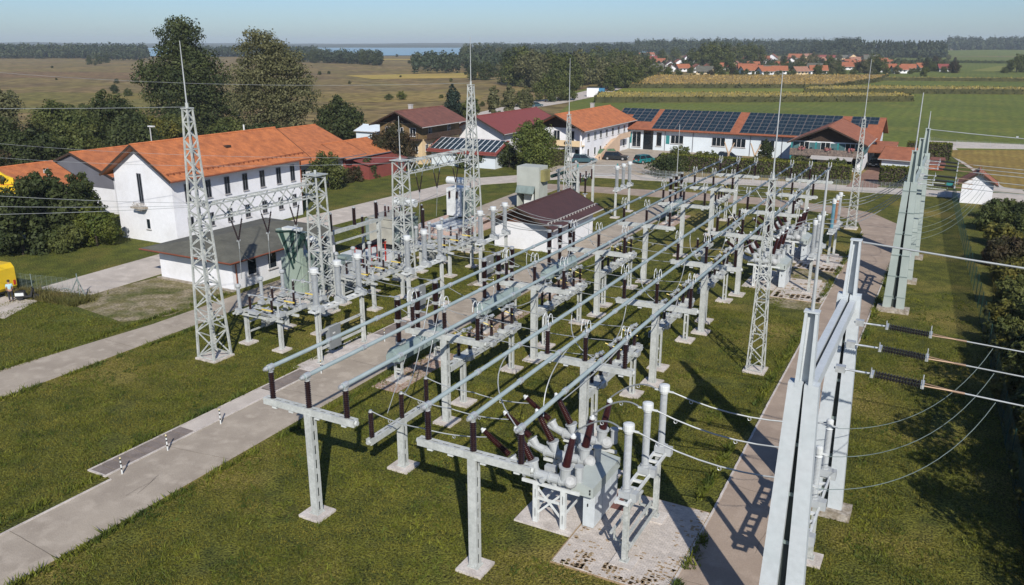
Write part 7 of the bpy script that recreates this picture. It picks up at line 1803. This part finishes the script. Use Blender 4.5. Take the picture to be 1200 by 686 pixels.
far_wood('far_wood', 'pale leafy wood margin before the conifers', seg([(-190,1290),(-40,1310)], 30), 70, 12, 9, F2)
far_wood('far_wood', 'wood closing the far right of the horizon', seg([(230,1900),(420,1700),(700,1500)], 260, 10), 620, 26, 10, F1, size=3.6, per=70)
far_wood('far_wood', 'trees around the village gardens', seg([(-300,640),(-200,640),(-110,660),(-20,720)], 260, 0), 260, 6.0, 11, F2, per=90, size=1.2)
far_wood('far_wood', 'deep grove behind the roadside trees', seg([(-330,470),(-250,560),(-230,640)], 160, 0), 230, 14, 12, F1, per=70, size=1.9)

far_wood('far_wood', 'dense dark hedge of trees along the near shore of the lake', seg([(-668,726),(-610,702),(-540,676),(-488,642)], 14), 120, 13.5, 13, F1, per=110, size=1.7)
far_wood('far_wood', 'short dark tree clump left of the lake view, in the marsh', seg([(-945,668),(-880,700)], 20), 26, 12, 14, F1, per=100, size=1.9)
# lake, far shore and hills
water = mat('lake_water', (0.20, 0.32, 0.35), rough=0.35, col2=(0.25,0.37,0.40), vscale=0.002)
o = MB().add([(x, y, 0.6) for x, y in ((-1250,860),(-930,1080),(-700,1330),(-560,1500),(-900,3700),(-2600,3300),(-3400,2300))], [tuple(range(7))]).build('lake', water, kind='structure')
def hill(name, pts, depth, h, m, seed, nseg=60, kind='structure'):
    mb = MB(); P = [Vector((*p, 0)) for p in pts]; rows = 7; vs = []
    Ls = [(b-a).length for a, b in zip(P[:-1], P[1:])]; T_ = sum(Ls)
    for i in range(nseg+1):
        s = T_*i/nseg; k = 0
        while k < len(Ls)-1 and s > Ls[k]: s -= Ls[k]; k += 1
        p = P[k].lerp(P[k+1], s/Ls[k])
        hh = h*(0.75 + 0.5*noise.noise(Vector((i*0.13, seed, 0)))) * min(1, i/6, (nseg-i)/6)
        for r_ in range(rows):
            v = r_/(rows-1); q = p*(1 + depth*v/p.length)
            vs.append((q.x, q.y, hh*math.sin(math.pi*min(1, 0.001+v*0.98))**0.8 + 4*noise.noise(Vector((q.x*0.01, q.y*0.01, 0)))*(0 < r_ < rows-1) - 0.3))
    fs = [(i*rows+r_, (i+1)*rows+r_, (i+1)*rows+r_+1, i*rows+r_+1) for i in range(nseg) for r_ in range(rows-1)]
    mb.add(vs, fs); o = mb.build(name, m, smooth=True); o['kind'] = kind; return o
HM = mat('wooded_hillside', (0.030, 0.045, 0.025), rough=1, col2=(0.055, 0.065, 0.032), vscale=0.004, bump=0.5, bscale=0.02)
hill('hills', [(-4200,1700),(-3300,2450),(-2500,3200),(-1500,3500),(-800,3700),(0,3900)], 900, 15, HM, 1)
hill('hills', [(-5200,2400),(-3800,4000),(-2000,5000),(0,5400),(1500,5600)], 900, 30, HM, 5)
hill('hills', [(-560,1420),(-350,1440),(-150,1460),(200,1700),(600,1700),(1100,1500)], 700, 9, G_field, 9)

# ------------------------------------------------------------------ grass and weeds
g1 = leafmat('grass_blades', (0.100, 0.118, 0.014), (0.205, 0.180, 0.032), 0.6, island=0.55, trans=0.3)
g2 = leafmat('weeds', (0.170, 0.180, 0.022), (0.055, 0.085, 0.014), 0.5, island=0.35, trans=0.3)
def tufts(name, label, X, Y, hmin, hmax, w, m, seed, blades=3, lean=0.5):
    rg = np.random.default_rng(seed); n = len(X)
    X = np.repeat(X, blades) + rg.normal(0, w*1.2, n*blades); Y = np.repeat(Y, blades) + rg.normal(0, w*1.2, n*blades); n *= blades
    th_ = rg.uniform(0, 6.28, n); h_ = rg.uniform(hmin, hmax, n); ww = w*rg.uniform(0.5, 1.2, n)
    dx = np.cos(th_)*ww; dy = np.sin(th_)*ww; lx = rg.normal(0, lean, n)*h_; ly = rg.normal(0, lean, n)*h_
    V = np.stack([np.stack([X-dx, Y-dy, np.zeros(n)+0.01],1), np.stack([X+dx, Y+dy, np.zeros(n)+0.01],1), np.stack([X+lx, Y+ly, h_],1)],1).reshape(-1,3)
    o = link(name, np_mesh(name, V, np.arange(3*n).reshape(-1,3), m)); o['kind'] = 'stuff'; tag(o, label, 'grass'); return o
rg = np.random.default_rng(5)
def scatter(n, x0, x1, y0, y1, keep):
    X = rg.uniform(x0, x1, n); Y = y0 + (y1-y0)*rg.random(n)**1.25; k = keep(X, Y); return X[k], Y[k]
def off_road(X, Y):
    k = ~((X > -34.1) & (X < -29.8)); k &= ~((X > -35.4) & (X < -33) & (Y > 21.5) & (Y < 50)); k &= ~((X > -51.6) & (X < -47.6)); k &= ~((X > -8.1) & (X < -4.4))
    k &= ~((X > -15) & (X < -7.5) & (Y > 25.8) & (Y < 34)); k &= (X < 4.8 - (Y-36)*0.04)
    k &= ~((X > -61.6) & (X < -51.8) & (Y > 37) & (Y < 61)); k &= ~((X > -68.6) & (X < -61.6) & (Y > 39.4)); k &= ~((X > -53) & (X < -44) & (Y > 47))
    return k
nz_ = np.vectorize(lambda x, y: noise.noise(Vector((x*0.35, y*0.35, 2.0))))
X, Y = scatter(320000, -66, 5, 10, 62, off_road)
k = nz_(X, Y) > -0.35; X, Y = X[k], Y[k]
tufts('grass', 'short mown grass of the switchyard lawns', X, Y, 0.03, 0.14, 0.017, g1, 1, lean=0.3)
X, Y = scatter(60000, -66, 5, 10, 75, off_road); k = nz_(X*1.3, Y*1.3) > 0.02; X, Y = X[k], Y[k]
tufts('weeds', 'yellow-green weeds dotted through the yard lawn', X, Y, 0.05, 0.20, 0.035, g2, 2, blades=5, lean=0.9)
ex_, ey_ = [], []
for xe, y0, y1, s in ((-34.15,10,21.5,-1),(-29.75,10,75,1),(-51.9,25,46,-1),(-47.5,22,60,1),(-8.2,33,95,-1),(-4.3,20,98,1),(-35.4,22,50,-1),(-7.4,26,32,1)):
    n = int((y1-y0)*22); Y = rg.uniform(y0, y1, n); k = nz_(np.full(n, xe)*3, Y*1.5) > -0.15; Y = Y[k]; ex_.append(xe + s*np.abs(rg.normal(0.05, 0.16, len(Y)))); ey_.append(Y)
tufts('weeds', 'taller weeds fringing the edges of roads and paths', np.concatenate(ex_), np.concatenate(ey_), 0.08, 0.38, 0.05, g2, 3, blades=4, lean=0.6)
X = rg.uniform(-80, -60, 2600); Y = 35.5 + (X+80)*0.12 + np.abs(rg.normal(0, 1.0, 2600)); 
tufts('weeds', 'brownish tall grass along the short fence at left', X, Y, 0.15, 0.7, 0.05, leafmat('dry_weeds', (0.15,0.12,0.04), (0.11,0.115,0.03), 0.4, trans=0.3), 4, blades=4)
X = rg.uniform(4.2, 13, 16000); Y = rg.uniform(20, 122, 16000); X = np.maximum(X, 4.9 - (Y-36)*0.036)
tufts('weeds', 'rough undergrowth between the shrubs beyond the green fence', X, Y, 0.2, 1.0, 0.08, leafmat('rough_growth', (0.06,0.060,0.016), (0.10,0.085,0.022), 0.4, trans=0.3), 6, blades=4)

# ------------------------------------------------------------------ haze
hz = MB().box(-5500, 2500, -60, 6600, -1.0, 60.0).mesh('haze', None)
hm = bpy.data.materials.new('haze'); hm.use_nodes = True; n_ = hm.node_tree.nodes; n_.remove(n_['Principled BSDF'])
pv = n_.new('ShaderNodeVolumePrincipled'); pv.inputs['Color'].default_value = (0.80, 0.90, 1.0, 1); pv.inputs['Density'].default_value = 0.00013; pv.inputs['Anisotropy'].default_value = 0.0
hm.node_tree.links.new(pv.outputs[0], n_['Material Output'].inputs['Volume'])
hz.materials.append(hm); ho = link('haze', hz); ho['kind'] = 'stuff'; tag(ho, 'thin pale blue air haze over the whole landscape', 'haze')
